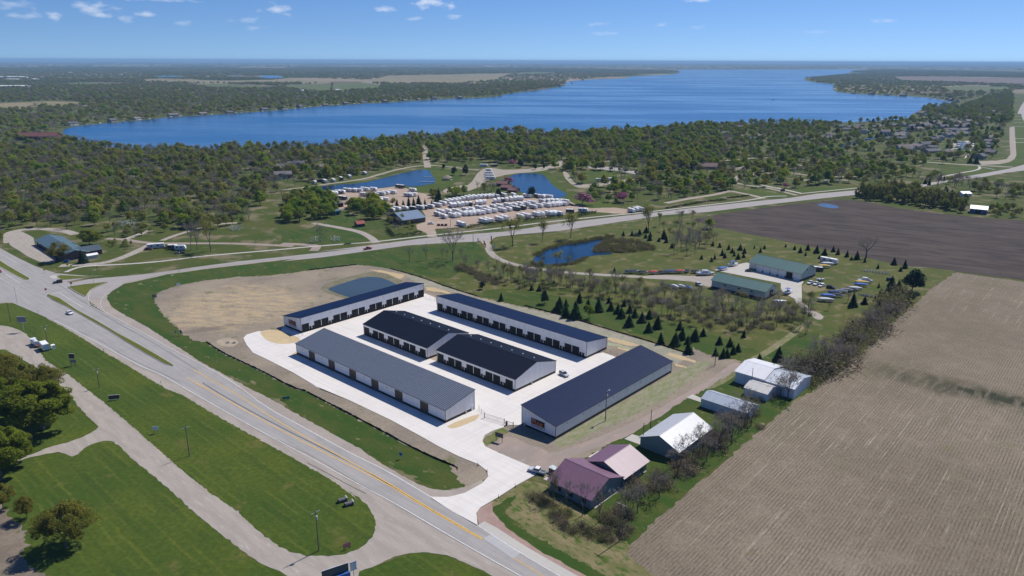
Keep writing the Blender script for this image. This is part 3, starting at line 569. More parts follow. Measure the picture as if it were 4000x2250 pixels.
for yy in (90, 120, 150, 190, 312, 350): ribbon('footpath', pts('g', f'2480,{yy} 2590,{yy + 4}'), 5, CONC2, .064, 0)

# ---- concrete pads and small surfaces by the farm sheds
patch('concrete_pad', pts('b', '795,662 850,628 938,655 920,708'), CONC2, .06); patch('concrete_pad', pts('b', '1235,368 1278,346 1338,372 1335,402'), CONC2, .06)
patch('concrete_pad', pts('b', '540,790 610,748 642,762 590,805'), CONC, .062); patch('concrete_pad', pts('b', '220,945 245,930 322,968 318,985'), CONC2, .06)
patch('concrete_pad', pts('b', '612,772 690,715 720,728 650,775'), CONC2, .058)
ribbon('foundation_strip', pts('b', '580,1150 700,1060 830,970 945,885'), .8, CONC2, .06, 0, False)
patch('lawn', chaikin(pts('b', '668,705 760,662 900,715 960,760 930,800 700,725'), 1), GRASS, .056)

# ---- water
def water(name, P, m_, z, smooth=2): return patch(name, P, m_, z, True, smooth=smooth)
LAKE_P = pts('v', '150,332 180,318 260,311 330,305 430,295 560,288 700,278 800,268 900,262 1000,257 1100,250 1200,247 1255,243 1268,238 1300,233 1340,229 1415,218 1424,213 1418,206 1480,200 1560,198 1580,196 1575,193 1640,190 1700,187 1714,181 1690,177 1740,174.6 1900,175 2060,174.6 2130,174 2200,177', 'f3', '1310,512 1330,524 1230,536 1010,556 985,575 1060,590 1215,602 1200,628 1208,655 1280,668 1500,680 1700,690 1850,696 1960,712 2090,742 2040,756 1860,768 1820,792 1760,822 1740,845', 'v', '2286,297 2250,303 2100,310 1900,309 1800,315 1700,323 1600,330 1500,335 1300,335 1200,338 1125,343 1000,352 850,364 700,373 562,373 450,375 330,375 250,369 190,352')
water('lake', LAKE_P, LAKEM, .25, 1)
water('pond', pts('h', '190,440 600,385 1000,345 1210,335 1500,295 1800,215 2100,142 2300,102 2470,100 2500,150 2540,215 2590,300 2560,330 2200,392 2050,360 1900,375 1640,412 1300,405 1000,445 600,505 350,540 220,490'), PONDM, .07, 1)
water('pond', pts('d', '1630,165 1700,142 1850,142 1900,165 1930,210 1990,260 2050,290 2040,312 1960,322 1880,300 1700,278 1660,235 1640,195'), PONDM, .07)
water('pond', pts('k', '1285,372 1400,312 1600,268 1800,228 1950,214 2060,200 1960,242 1890,285 1860,325 1900,350 2040,352 2040,372 1900,378 1800,392 1740,410 1640,460 1500,476 1250,484 1220,445'), PONDM, .07)
patch('pond_bank', chaikin(pts('z5', '640,330 700,280 850,230 1050,180 1180,160 1300,170 1400,215 1500,260 1300,340 980,440 850,420 700,370'), 1), gmat('wet bank', (.19, .17, .115), (.14, .135, .075), None, s1=.2, v=.15), .056, True)
water('retention_pond', pts('z5', '718,332 830,290 940,255 1040,226 1130,210 1240,214 1330,244 1400,280 1500,330 1300,380 1000,430 920,412 860,392 790,366 740,346'), POND2M, .075)
water('canal', pts('g', '1900,350 1990,345 2000,380 1960,460 1890,440'), PONDM, .09, 1); water('canal', pts('g', '1270,240 1420,215 1500,225 1420,245 1290,250'), PONDM, .09, 1); water('canal', pts('g', '1960,215 2055,210 2050,245 1960,245'), PONDM, .09, 1)
water('canal', pts('g', '700,395 830,345 960,320 1080,290 1250,265 1250,280 1080,310 960,345 830,385 720,410'), PONDM, .09, 1)
for P_ in (pts('g', '1800,440 1850,400 1870,340 1900,330 1905,345 1880,390 1860,420 1820,450'), pts('g', '1990,335 2050,345 2080,365 2060,410 2000,500 1975,515 2040,400 2050,375 1990,350')):
    patch('concrete_walk', P_, CONC, .095)
patch('camp_lawn', pts('g', '1780,430 1840,380 1830,330 1770,340 1760,400'), GRASS, .03); patch('camp_lawn', pts('g', '2060,330 2130,300 2150,350 2120,450 2050,470 2085,380'), GRASS, .03)
for P_ in (pts('f1', '1080,549 1200,542 1330,548 1325,560 1150,562'), pts('f1', '1600,546 1760,545 1760,558 1640,556'), pts('f1', '1840,545 1940,540 2030,546 2015,562 1870,560')):
    water('far_lake', P_, LAKEM, .3, 1)
# far clearings
CLEAR = []
def clearing(name, P, m_, z=.12):
    CLEAR.append(P); patch(name, P, m_, z + len(CLEAR) * .02)
clearing('far_field', pts('f2', '250,575 400,545 640,538 1000,530 1300,528 1240,545 1160,580 900,598 420,602 290,590'), TAN)
clearing('far_field', pts('f1', '1010,570 1180,566 1600,578 1850,575 2150,568 2400,588 2300,600 1950,598 1500,600 1050,590'), TAN)
clearing('far_pasture', pts('f2', '0,600 200,590 350,608 330,640 150,650 0,660'), PASTURE); clearing('far_pasture', pts('f1', '2050,610 2300,602 2375,600 2375,655 2300,660 2100,640 2052,640'), PASTURE)
clearing('far_pasture', pts('f2', '1310,524 1450,515 1600,520 1550,533 1320,540'), PASTURE); clearing('far_pasture', pts('f1', '1300,605 1550,600 2050,622 1900,640 1500,630'), PASTURE)
clearing('far_pasture', pts('f1', '360,600 600,590 900,595 850,612 500,615'), PASTURE)
clearing('far_field', pts('f1', '-100,740 100,735 350,725 550,730 640,760 520,770 300,760 120,790 -100,800'), TAN)
clearing('far_field', pts('f3', '1620,555 1850,550 2568,560 2700,562 2700,605 2300,598 2000,585 1700,580'), gmat('far ploughed field', (.14, .105, .085), (.17, .13, .105), None, s1=.006, s2=.1, v=.1))
clearing('far_pasture', pts('f3', '1960,625 2200,615 2450,625 2480,650 2200,660 2000,650'), PASTURE)
for (fr_, x0, x1, y_, dy) in [('f1', 640, 1240, 468, 5), ('f1', 1650, 2110, 485, 5), ('f1', 1940, 2270, 441, 3), ('f1', 2380, 2560, 440, 3), ('f2', 200, 480, 438, 4), ('f2', 1120, 1200, 455, 3), ('f2', 1000, 1250, 440, 3), ('f2', 1900, 2150, 436, 3), ('f1', 80, 420, 436, 3), ('f3', 600, 900, 455, 3), ('f3', 1500, 1800, 462, 4)]:
    clearing('far_field', pts(fr_, f'{x0},{y_} {(x0+x1)//2},{y_-dy/2} {x1},{y_} {x1-30},{y_+dy} {x0+40},{y_+dy}'), TAN, .2)

# every sheet lies a clear step above the sheets it overlaps
DONE = []
for z, n_, o_, P_, bb in sorted(LAY, key=lambda q: q[:2]):
    far_ = bb[1] > 900; lev = .012
    for z2, bb2 in DONE:
        if bb[0] < bb2[2] and bb2[0] < bb[2] and bb[1] < bb2[3] and bb2[1] < bb[3]: lev = max(lev, z2 + (.03 if far_ else .006))
    if o_.name.startswith('median_kerb'): lev += .13
    o_.location.z = lev; DONE.append((lev, bb))
TOPS = [(P_, o_.location.z, bb) for z, n_, o_, P_, bb in LAY]
def gz(p):
    r = 0.0; x, y = p[0], p[1]
    for P_, z, bb in TOPS:
        if z > r and bb[0] <= x <= bb[2] and bb[1] <= y <= bb[3] and inside((x, y), P_): r = z
    return r
print('layers', max(d[0] for d in DONE), 'concrete', [o_.location.z for z, n_, o_, P_, bb in LAY if o_.name == 'concrete_lot'])
# ================================================================== buildings
ZCON = [o_.location.z for z, n_, o_, P_, bb in LAY if o_.name == 'concrete_lot'][0] + .003
TH = math.radians(-42.0)                          # the storage rows run along this direction
WHITE_M = wallmat('white ribbed wall', (.74, .75, .76), .3, 2, .4, .35, .35, (.66, .66, .64))
ROOF_N = wallmat('navy standing seam roof', (.006, .017, .058), 1.2, 0, .5, .3, .10)
ROOF_K = wallmat('charcoal standing seam roof', (.009, .012, .024), 1.2, 0, .5, .3, .10)
ROOF_G = wallmat('slate glossy roof', (.070, .085, .112), .9, 0, .46, .4, .9)
SEAM_GLINT = mat('roof seam painted glint', (.40, .42, .45), .35, 0, .9)  # slate roof's seams coloured pale: sun glare streaks painted into the colour
BLACK = mat('black trim', (.012, .013, .016), .5)
DOORM = mat('black door', (.009, .009, .010), .6, 0, .2, v=.2)
BROWN = wallmat('brown panel', (.055, .032, .024), .4, 0, .5)
CONCF = mat('foundation', (.36, .34, .31), .9)
STEEL = mat('galvanised steel', (.42, .43, .44), .45, .3)
GLASSM = mat('dark window glass', (.02, .03, .045), .08, 0, .6)
ORANGE = mat('sign orange', (.80, .15, .03), .6); SIGNW = mat('sign white', (.70, .71, .72), .6); SIGNB = mat('sign black', (.015, .014, .012), .6); SIGNN = mat('sign navy', (.012, .022, .06), .6)
LAMPW = mat('white dome', (.75, .75, .73), .4)
def textmesh(txt, size, m_, ext=.02, font_sx=1.0):
    cu = bpy.data.curves.new('lettering', 'FONT'); cu.body = txt; cu.size = size; cu.extrude = ext; cu.align_x = 'CENTER'; cu.align_y = 'CENTER'; cu.resolution_u = 2
    o = bpy.data.objects.new('lettering', cu); COL.objects.link(o); bpy.context.view_layer.update()
    dg = bpy.context.evaluated_depsgraph_get(); me = bpy.data.meshes.new_from_object(o.evaluated_get(dg)); bpy.data.objects.remove(o); bpy.data.curves.remove(cu)
    me.materials.clear(); me.materials.append(m_); return me
def letter_on(txt, size, m_, parent, loc, rot, sx=1.0, name='lettering'):
    o = link(name, textmesh(txt, size, m_), parent); o.location = loc; o.rotation_euler = rot; o.scale = (sx, 1, 1); return o

def mesh_box(name, dims, m_):
    return MB().box(0, dims[0], 0, dims[1], 0, dims[2]).mesh(name, m_)
def door_mesh(w_, h_):
    mb = MB(); n = 5
    for i in range(n): mb.box(0, w_, -.05, 0, i * h_ / n + .015, (i + 1) * h_ / n - .015)
    mb.box(-.08, 0, -.07, 0, 0, h_ + .08).box(w_, w_ + .08, -.07, 0, 0, h_ + .08).box(0, w_, -.07, 0, h_, h_ + .08)
    return mb.mesh('door', DOORM)
BIGD = door_mesh(3.55, 3.95)
WALKD = MB().box(0, .92, -.06, 0, 0, 2.13).box(-.06, 0, -.08, 0, 0, 2.19).box(.92, .98, -.08, 0, 0, 2.19).mesh('walk_door', DOORM)
def storage(name, fr, x, y, back, ang, L, D, zf, zb, zr, roofm, label, doors=None, group='white storage buildings'):
    """shed or gable hall. origin at the corner seen at pixel (x,y); back=True when that pixel is the far end of the x axis"""
    p = G(fr, x, y); ux = Vector((math.cos(ang), math.sin(ang), 0))
    if back: p = p - ux * L
    t = empty(name, (p.x, p.y, ZCON), ang, label, 'building', group)
    gab = zr is not None
    prof = [(0, -.2), (D, -.2), (D, zb), (D / 2, zr), (0, zf)] if gab else [(0, -.2), (D, -.2), (D, zb), (0, zf)]
    MB().prism(prof, 0, L).obj('wall', WHITE_M, t)
    mb = MB(); e = .03
    mb.box(-e, L + e, -e, 0, 0, .95).box(-e, L + e, D, D + e, 0, .95).box(-e, 0, 0, D, 0, .95).box(L, L + e, 0, D, 0, .95); mb.obj('wainscot', BLACK, t)
    for (cx, cy, hz) in ((0, 0, zf), (L, 0, zf), (0, D, zb), (L, D, zb)):
        MB().box(cx - .07, cx + .07, cy - .07, cy + .07, .95, hz - .05).obj('corner_trim', BLACK, t)
    ov = .3; th = .14
    def roof_pl(y0, z0, y1, z1, nm='roof'):
        sl = (z1 - z0) / (y1 - y0); ya, yb = (y0 - ov, y1) if gab and y0 == 0 else (y0, y1 + ov) if gab else (y0 - ov, y1 + ov)
        za, zb_ = z0 + sl * (ya - y0), z0 + sl * (yb - y0)
        r = MB().prism([(ya, za + .02), (yb, zb_ + .02), (yb, zb_ + th), (ya, za + th)], -ov, L + ov).obj(nm, roofm, t)
        mb = MB(); n = int(L / .91)
        for i in range(n + 1):
            xx = -ov + .1 + i * (L + 2 * ov - .2) / n
            mb.prism([(ya + .02, za + th), (yb - .02, zb_ + th), (yb - .02, zb_ + th + .06), (ya + .02, za + th + .06)], xx - .03, xx + .03)
        o = mb.obj('seam', SEAM_GLINT if roofm is ROOF_G else roofm, r); o['kind'] = 'stuff'
        f = MB(); f.box(-ov - .02, L + ov + .02, ya - .03, ya, za - .02, za + th + .02) if (not gab or y0 == 0) else f.box(-ov - .02, L + ov + .02, yb, yb + .03, zb_ - .02, zb_ + th + .02)
        if not gab: f.box(-ov - .02, L + ov + .02, yb, yb + .03, zb_ - .02, zb_ + th + .02)
        f.obj('fascia', BLACK, r)
        for xx in (-ov - .03, L + ov): MB().prism([(ya, za - .03), (yb, zb_ - .03), (yb, zb_ + th + .03), (ya, za + th + .03)], xx, xx + .03).obj('rake_trim', BLACK, r)
    if gab: roof_pl(0, zf, D / 2, zr); roof_pl(D / 2, zr, D, zb); MB().prism([(D / 2 - .25, zr + th - .03), (D / 2 + .25, zr + th - .03), (D / 2, zr + th + .1)], -ov, L + ov).obj('ridge_cap', roofm, t)
    else: roof_pl(0, zf, D, zb)
    if doors == 'units':
        xx = .45; per = 10.6
        while xx + 3.6 < L:
            link('door', BIGD, t, (xx, 0, 0))
            for dx in (3.9, 5.35):
                if xx + dx + 1 < L: link('walk_door', WALKD, t, (xx + dx, 0, 0))
            if xx + 6.5 + 3.6 < L: link('door', BIGD, t, (xx + 6.5, 0, 0))
            xx += per
        for i in range(int(L / 10.6) + 1): MB().box(i * 10.6 + 5.1, i * 10.6 + 5.4, -.2, 0, zf - 1.3, zf - 1.1).obj('wall_light', STEEL, t)
    return t
def wall_sign(t, y0, y1, z0, z1):
    """lettered board on the x=0 end wall: read from outside, left is high y"""
    s = MB().box(-.09, -.031, y0, y1, z0, z1).obj('sign_board', SIGNN, t)
    MB().box(-.10, -.09, y0 + .18, y1 - .18, z0 + .85, z1 - .16).obj('sign_panel', SIGNB, s)
    MB().box(-.10, -.09, y0 + .18, y1 - .18, z0 + .18, z0 + .80).obj('sign_strip', SIGNW, s)
    rot = (math.pi / 2, 0, -math.pi / 2); yc = (y0 + y1) / 2
    letter_on('MAK', 1.85, ORANGE, s, (-.12, yc, z0 + 1.5), rot, 1.3)
    letter_on('MEGA', .48, SIGNW, s, (-.12, yc + (y1 - y0) * .29, z1 - .40), rot, 1.2)
    letter_on('STORAGE', .62, SIGNN, s, (-.12, yc, z0 + .49), rot, 1.75)
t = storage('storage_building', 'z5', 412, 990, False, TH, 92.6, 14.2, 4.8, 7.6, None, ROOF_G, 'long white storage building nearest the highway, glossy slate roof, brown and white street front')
xx = 9.5
for i in range(6):
    MB().box(xx, xx + 4.3, -.06, 0, 0, 4.3).obj('brown_panel', BROWN, t)
    MB().box(xx - 4.9, xx - 4.6, -.22, 0, 3.2, 3.5).obj('wall_light', STEEL, t); xx += 14.0
mb = MB().box(92.6, 92.75, 12.6, 13.5, 0, 2.1); mb.obj('walk_door', WHITE_M, t); MB().box(92.6, 92.8, 9.6, 10.2, .3, 1.3).obj('meter_box', STEEL, t)
t = storage('storage_building', 'z6', 1210, 1335, False, TH + math.pi / 2, 74.3, 14.9, 4.8, 7.55, None, ROOF_N, 'long storage building by the gravel drive, navy roof, MAK sign on its street end')
wall_sign(t, 4.7, 10.6, 1.55, 4.45)
for i in range(8): MB().box(6 + i * 9, 6.5 + i * 9, -.18, 0, 3.5, 3.7).obj('wall_light', STEEL, t)
MB().box(-.3, 0, 13.2, 13.9, 0, 1.3).obj('meter_box', STEEL, t)
p_ = G('z6', 1070, 1075)
t = storage('storage_building', 'z6', 1520, 520, True, TH, 92.7, 14.7, 7.5, 5.3, None, ROOF_N, 'long white storage building at the back with seventeen black doors, nearest the spruce rows', 'units')
t = storage('storage_building', 'z5', 460, 780, False, TH + math.pi / 2, 74.3, 14.4, 7.3, 5.0, None, ROOF_N, 'long white storage building beside the retention pond, sign on its street end', 'units')
wall_sign(t, 4.3, 10.2, 1.55, 4.45)
ZR = 8.5
t1 = storage('storage_building', 'z5', 1088, 795, False, TH, 43.2, 24.3, 5.15, 5.15, ZR, ROOF_K, 'gabled middle storage building with charcoal roof, nearer the pond of the two', 'units')
t2 = storage('storage_building', 'z6', 20, 550, False, TH, 43.6, 24.3, 5.15, 5.15, ZR, ROOF_K, 'gabled middle storage building with charcoal roof, nearer the silver car of the two', 'units')
DOME = MB().loft([[Vector((math.cos(k * math.pi / 4) * r, math.sin(k * math.pi / 4) * r, z)) for k in range(8)] for r, z in ((.32, 0), (.3, .25), (.2, .4), (.05, .45))]).mesh('roof_vent', LAMPW, True)
for t_ in (t1, t2):
    for i in range(7): link('roof_vent', DOME, t_, (3.5 + i * 5.9, 16.4, ZR - (ZR - 5.15) * (16.4 - 12.15) / 12.15 + .15))
MB().box(43.6, 43.9, 9.2, 9.7, 0, 1.2).obj('meter_box', STEEL, t2)

# ---- other buildings: gable halls, sheds, houses
def gable(name, p, ang, L, D, ze, zr, wallm, roofm, label, cat='building', group=None, ov=.4, wains=None, opens=(), chimney=False, ridge=True):
    """p = ground corner, x along the ridge (L), y across (D). opens: (part, face, u0, u1, z0, z1, material)"""
    t = empty(name, (p[0], p[1], gz(p)), ang, label, cat, group)
    MB().prism([(0, -.3), (D, -.3), (D, ze), (D / 2, zr - .02), (0, ze)], 0, L).obj('wall', wallm, t)
    th = .12; sl = (zr - ze) / (D / 2)
    r = MB().prism([(-ov, ze - sl * ov + .02), (D / 2, zr + .02), (D / 2, zr + th), (-ov, ze - sl * ov + th)], -ov, L + ov).prism([(D / 2, zr + .02), (D + ov, ze - sl * ov + .02), (D + ov, ze - sl * ov + th), (D / 2, zr + th)], -ov, L + ov).obj('roof', roofm, t)
    if ridge: MB().prism([(D / 2 - .2, zr + th - .04), (D / 2 + .2, zr + th - .04), (D / 2, zr + th + .07)], -ov, L + ov).obj('ridge_cap', roofm, r)
    if chimney: MB().box(L * .3, L * .3 + .7, D * .4, D * .4 + .7, zr - 1.2, zr + .7).obj('chimney', mat('brick chimney', (.2, .09, .06), .9), r)
    if wains:
        e = .03; MB().box(-e, L + e, -e, 0, 0, 1.0).box(-e, L + e, D, D + e, 0, 1.0).box(-e, 0, 0, D, 0, 1.0).box(L, L + e, 0, D, 0, 1.0).obj('wainscot', wains, t)
    for (nm, face, u0, u1, z0, z1, m_) in opens:
        q = .05
        if face == 'f': b_ = (u0, u1, -q, 0, z0, z1)
        elif face == 'b': b_ = (u0, u1, D, D + q, z0, z1)
        elif face == 'l': b_ = (-q, 0, u0, u1, z0, z1)
        else: b_ = (L, L + q, u0, u1, z0, z1)
        MB().box(*b_).obj(nm, m_, t)
    return t
def ang_of(p, q): return math.atan2(q.y - p.y, q.x - p.x)
GREENR = wallmat('green metal roof', (.085, .155, .135), .9, 0, .38, .3, .5); CREAM = wallmat('cream wall', (.62, .61, .55), .3, 2, .5, .3)
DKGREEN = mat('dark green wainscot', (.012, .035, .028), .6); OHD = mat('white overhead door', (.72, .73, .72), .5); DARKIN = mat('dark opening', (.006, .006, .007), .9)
# boat storage halls with green roofs (frame f)
p0 = G('f', 1150, 190); p1 = G('f', 1520, 275); L_ = (p1 - p0).length; A_ = ang_of(p0, p1)
gable('boat_storage_hall', p0, A_, L_, 17.5, 4.6, 8.0, CREAM, GREENR, 'cream boat storage hall with green roof and row of white overhead doors', 'building', 'green roofed boat storage halls', .6, DKGREEN,
      [('overhead_door', 'f', L_ * a_, L_ * (a_ + .115), 0, 3.7, OHD) for a_ in (.15, .29, .435, .585, .87)] + [('open_doorway', 'f', L_ * .73, L_ * .845, 0, 3.9, DARKIN), ('window', 'r', 6, 7.2, 5.2, 6.2, GLASSM)])
p0 = G('f', 880, 320); p1 = G('f', 1265, 408); L_ = (p1 - p0).length; A_ = ang_of(p0, p1)
gable('boat_storage_hall', p0, A_, L_, 13.5, 4.6, 7.2, CREAM, GREENR, 'cream boat storage hall with green roof and three small windows, nearer the thicket', 'building', 'green roofed boat storage halls', .6, DKGREEN,
      [('window', 'f', L_ * a_, L_ * a_ + 1.4, 2.6, 3.4, GLASSM) for a_ in (.23, .5, .73)] + [('open_doorway', 'r', 5.0, 9.2, 0, 3.9, DARKIN)])
# purple-roofed house: two gabled wings
PURP = wallmat('plum metal roof', (.175, .095, .135), .9, 0, .42, .3, .4); BLUEW = wallmat('blue grey siding', (.16, .20, .215), .25, 2, .7, .2)
UV = (Vector((math.cos(TH), math.sin(TH), 0)), Vector((-math.sin(TH), math.cos(TH), 0)))
pc = G('b', 555, 1160)                      # near corner of the front wing
L1, D1 = 14.6, 15.5
o_ = pc - UV[0] * L1
gable('house', o_, TH, L1, D1, 3.5, 6.6, BLUEW, PURP, 'blue house wing with plum metal roof, in front, beside the silver pickup', 'house', 'plum roofed house wings', .7, None,
      [('window', 'f', 2, 4, 1.1, 2.3, GLASSM), ('window', 'f', 6.3, 8.3, 1.1, 2.3, GLASSM), ('window', 'f', 11, 13, 1.1, 2.3, GLASSM), ('door', 'r', 6, 7, 0, 2.1, GLASSM), ('air_conditioner', 'r', 8.6, 9.6, 1.4, 2.2, OHD), ('window', 'r', 3, 4.4, 1.2, 2.3, GLASSM)])
o2 = o_ + UV[1] * (D1 + .1) + UV[0] * (L1 + .5)
gable('house', o2, TH + math.pi / 2, 12.6, 13.6, 3.3, 6.0, BLUEW, PURP, 'blue house wing with plum metal roof, set behind the front wing', 'house', 'plum roofed house wings', .7, None,
      [('window', 'f', 3, 5, 1.1, 2.3, GLASSM), ('window', 'f', 9, 11, 1.1, 2.3, GLASSM), ('overhead_door', 'b', 3, 7, 0, 2.6, OHD)])
# metal sheds along the field hedge
SILV = wallmat('white metal roof', (.46, .47, .48), .9, 0, .38, .5, .5, (.52, .52, .52)); SILV2 = wallmat('galvanised roof', (.40, .44, .49), .9, 0, .33, .5, .6); GREYG = wallmat('grey green siding', (.19, .235, .225), .3, 2, .6, .3)
WHT2 = wallmat('white siding', (.55, .60, .66), .3, 2, .5, .3); RUSTY = wallmat('white roof with rust', (.52, .50, .46), .9, 0, .45, .4, .4, (.38, .29, .2))
V_ = TH + math.pi / 2
p0 = G('b', 1175, 822)
gable('metal_shed', p0, V_, 21.0, 14.0, 3.6, 6.6, GREYG, SILV, 'grey green metal shed with bright white roof, beside the plum roofed house', 'shed', 'metal sheds by the field', .5, None, [('overhead_door', 'b', 3, 7, 0, 3, OHD), ('wall_stripe', 'f', .5, 20.5, .0, .5, OHD), ('overhead_door', 'l', 4, 8.2, 0, 3.0, GREYG)])
p0 = G('b', 1338, 432)
gable('metal_shed', p0, TH, 17.6, 8.6, 3.3, 4.9, WHT2, SILV2, 'long low pale blue metal shed with galvanised roof, middle of the shed row', 'shed', 'metal sheds by the field', .3, None, [('overhead_door', 'l', 2.2, 6.2, 0, 2.8, OHD)])
p0 = G('b', 1645, 345)
gable('metal_shed', p0 - UV[1] * .5, TH, 8.8, 9.0, 3.0, 4.4, WHT2, RUSTY, 'small white shed with rust stained roof, smallest of the shed row', 'shed', 'metal sheds by the field', .3, None, [('overhead_door', 'l', 3, 6, 0, 2.5, OHD)])
p0 = G('b', 1575, 258)
gable('metal_shed', p0, TH, 11.5, 17.0, 4.6, 6.4, WHT2, wallmat('bright white roof', (.62, .62, .63), .9, 0, .45, .3, .4, (.5, .52, .55)), 'large shed with bright white roof at the far end of the shed row', 'shed', 'metal sheds by the field', .4, None, [('overhead_door', 'l', 6, 11, 0, 3.6, OHD)])
gable('metal_shed', p0 + UV[0] * 11.6 + UV[1] * .4, TH, 11.5, 16.2, 4.0, 5.8, WHT2, SILV2, 'grey roofed shed joined to the large white roofed shed', 'shed', 'metal sheds by the field', .3, None, [('sliding_door', 'f', 4, 8, 0, 3.2, SILV2)])
# RV lot hall, shop and shelters
BLUER = wallmat('blue grey metal roof', (.16, .215, .29), .9, 0, .36, .4, .5); TANW = mat('weathered wood wall', (.10, .085, .08), .9)
p0 = G('e', 240, 640); p1 = G('e', 520, 600)
gable('metal_hall', p0, ang_of(p0, p1), (p1 - p0).length, 24, 3.6, 7.4, TANW, BLUER, 'low hall with blue grey metal roof at the entrance of the RV lot', 'building', None, .5, None, [('open_doorway', 'f', 4, 9, 0, 3, DARKIN)])
SHING = rmat('asphalt shingles', [(.15, .135, .13), (.11, .11, .115), (.18, .16, .145), (.13, .12, .13), (.10, .10, .11), (.17, .145, .125)], .9)
SIDE = rmat('house siding', [(.45, .43, .40), (.30, .28, .26), (.55, .55, .53), (.22, .25, .28), (.38, .32, .26), (.26, .22, .20)], .8)
GREYROOF = wallmat('slate green roof', (.085, .135, .15), .9, 0, .4)
p0 = G('f4', 265, 415); p1 = G('f4', 430, 520)
gable('roadside_shop', p0, ang_of(p0, p1), (p1 - p0).length + 6, 15, 3.4, 5.8, mat('dark brick', (.13, .08, .07), .9), GREYROOF, 'long shop with blue green roof beside the gravel yard at the crossroads', 'building', None, .9, None, [('window', 'f', 5 + i * 7, 8 + i * 7, 1, 2.4, GLASSM) for i in range(5)])
p0 = G('f4', 500, 520); p1 = G('f4', 735, 480)
gable('roadside_shop', p0, ang_of(p0, p1), (p1 - p0).length, 13, 3.2, 5.2, mat('dark red brick', (.14, .05, .045), .9), wallmat('dark slate roof', (.06, .085, .10), .9, 0, .5), 'red brick annex with dark slate roof behind the blue spruce', 'building', None, .6, None, [('window', 'f', 6, 9, 1, 2.2, GLASSM), ('window', 'f', 14, 17, 1, 2.2, GLASSM)])
p0 = G('f4', 632, 522); gable('market_stall', p0, ang_of(p0, G('f4', 690, 512)), 6, 4, 2.4, 3.1, mat('stall wall', (.5, .5, .48), .8), mat('white canvas', (.78, .78, .76), .7), 'small white canopy stall beside the blue spruce', 'stall', None, .3)
p0 = G('h', 905, 740); gable('machine_shed', p0, ang_of(p0, G('h', 1040, 720)), (p0 - G('h', 1040, 720)).length, 9, 3.6, 5.2, mat('red brown boards', (.12, .05, .04), .9), SHING, 'small red brown shed between the big green trees', 'shed', None, .3, None, [('door', 'f', 3, 6, 0, 2.6, DARKIN)])
p0 = G('h', 905, 865); gable('machine_shed', p0, ang_of(p0, G('h', 1000, 848)), (p0 - G('h', 1000, 848)).length, 10, 3.4, 4.8, wallmat('teal metal wall', (.16, .25, .27), .3, 2), GREYROOF, 'teal metal shed on the lawn beside the big green trees', 'shed', None, .3, None, [('door', 'f', 1, 3, 0, 2.4, DARKIN)])
p0 = G('h', 1270, 1065); gable('garden_shed', p0, ang_of(p0, G('h', 1400, 1050)), (p0 - G('h', 1400, 1050)).length, 6, 2.4, 4.2, mat('dark blue boards', (.03, .045, .07), .8), mat('red shingle', (.30, .09, .07), .9), 'tiny dark blue shed with a red roof on the lawn', 'shed', None, .3)
for i, (x, y, l_) in enumerate([(1410, 150, 11), (1465, 200, 11), (1555, 235, 9)]):
    p0 = G('e', x, y); gable('cabin', p0, math.radians(-20), l_, 9, 2.8, 4.6, mat('cabin brown wall', (.13, .07, .055), .9), mat('maroon shingles', (.17, .085, .085), .9), ['maroon roofed cabin farthest back beside the pond', 'maroon roofed cabin in the middle of three beside the pond', 'maroon roofed cabin nearest the RV lot beside the pond'][i], 'cabin', 'maroon cabins by the pond', .6, None, [('window', 'f', 2, 4, 1, 2, GLASSM), ('window', 'f', 6, 7.5, 1, 2, GLASSM)])
for i, (x, y, l_, lab) in enumerate([(10, 125, 30, 'long brown roofed camp hall, left half'), (365, 130, 36, 'long brown roofed camp hall beside the dark spruce')]):
    p0 = G('i7', x, y); gable('camp_hall', p0, math.radians(-4), l_, 18, 3.2, 6.2, mat('tan siding', (.28, .22, .17), .9), mat('brown shingles', (.125, .085, .08), .9), lab, 'building', 'brown camp halls', .7, None, [('window', 'f', 5 + k * 8, 7.5 + k * 8, 1, 2.3, GLASSM) for k in range(3)])
p0 = G('j', 1790, 488); p1 = G('j', 2040, 512)
gable('metal_shed', p0, ang_of(p0, p1), (p1 - p0).length, 11, 4, 6.2, wallmat('blue metal wall', (.03, .10, .22), .3, 2), SILV2, 'blue shed with silver roof at the edge of the dark field', 'shed', None, .3, None, [('door', 'f', 4, 8, 0, 3, DARKIN)])
p0 = G('j', 1690, 250); gable('metal_shed', p0, 0.1, 9, 8, 2.8, 4.2, WHT2, SILV2, 'tiny pale shed half hidden in the grove beyond the dark field', 'shed', None, .3)
# gazebo on the camp lawn
gzb = empty('gazebo', G('e', 797, 72), 0, 'open gazebo with brown pyramid roof on the lawn by the pond', 'gazebo')
MB().loft([[Vector((math.cos(k * math.pi / 4) * r, math.sin(k * math.pi / 4) * r, z)) for k in range(8)] for r, z in ((5.4, 2.6), (2.2, 4.4), (.2, 5.0))]).obj('roof', mat('tan shingles', (.26, .21, .17), .9), gzb)
for k in range(8): MB().tube((math.cos(k * math.pi / 4) * 4.8, math.sin(k * math.pi / 4) * 4.8, 0), (math.cos(k * math.pi / 4) * 4.8, math.sin(k * math.pi / 4) * 4.8, 2.7), .14, .14).obj('post', mat('post wood', (.3, .25, .2), .9), gzb)
MB().loft([[Vector((math.cos(k * math.pi / 4) * r, math.sin(k * math.pi / 4) * r, z)) for k in range(8)] for r, z in ((5.2, .06), (5.2, .25))]).obj('floor', CONCF, gzb)

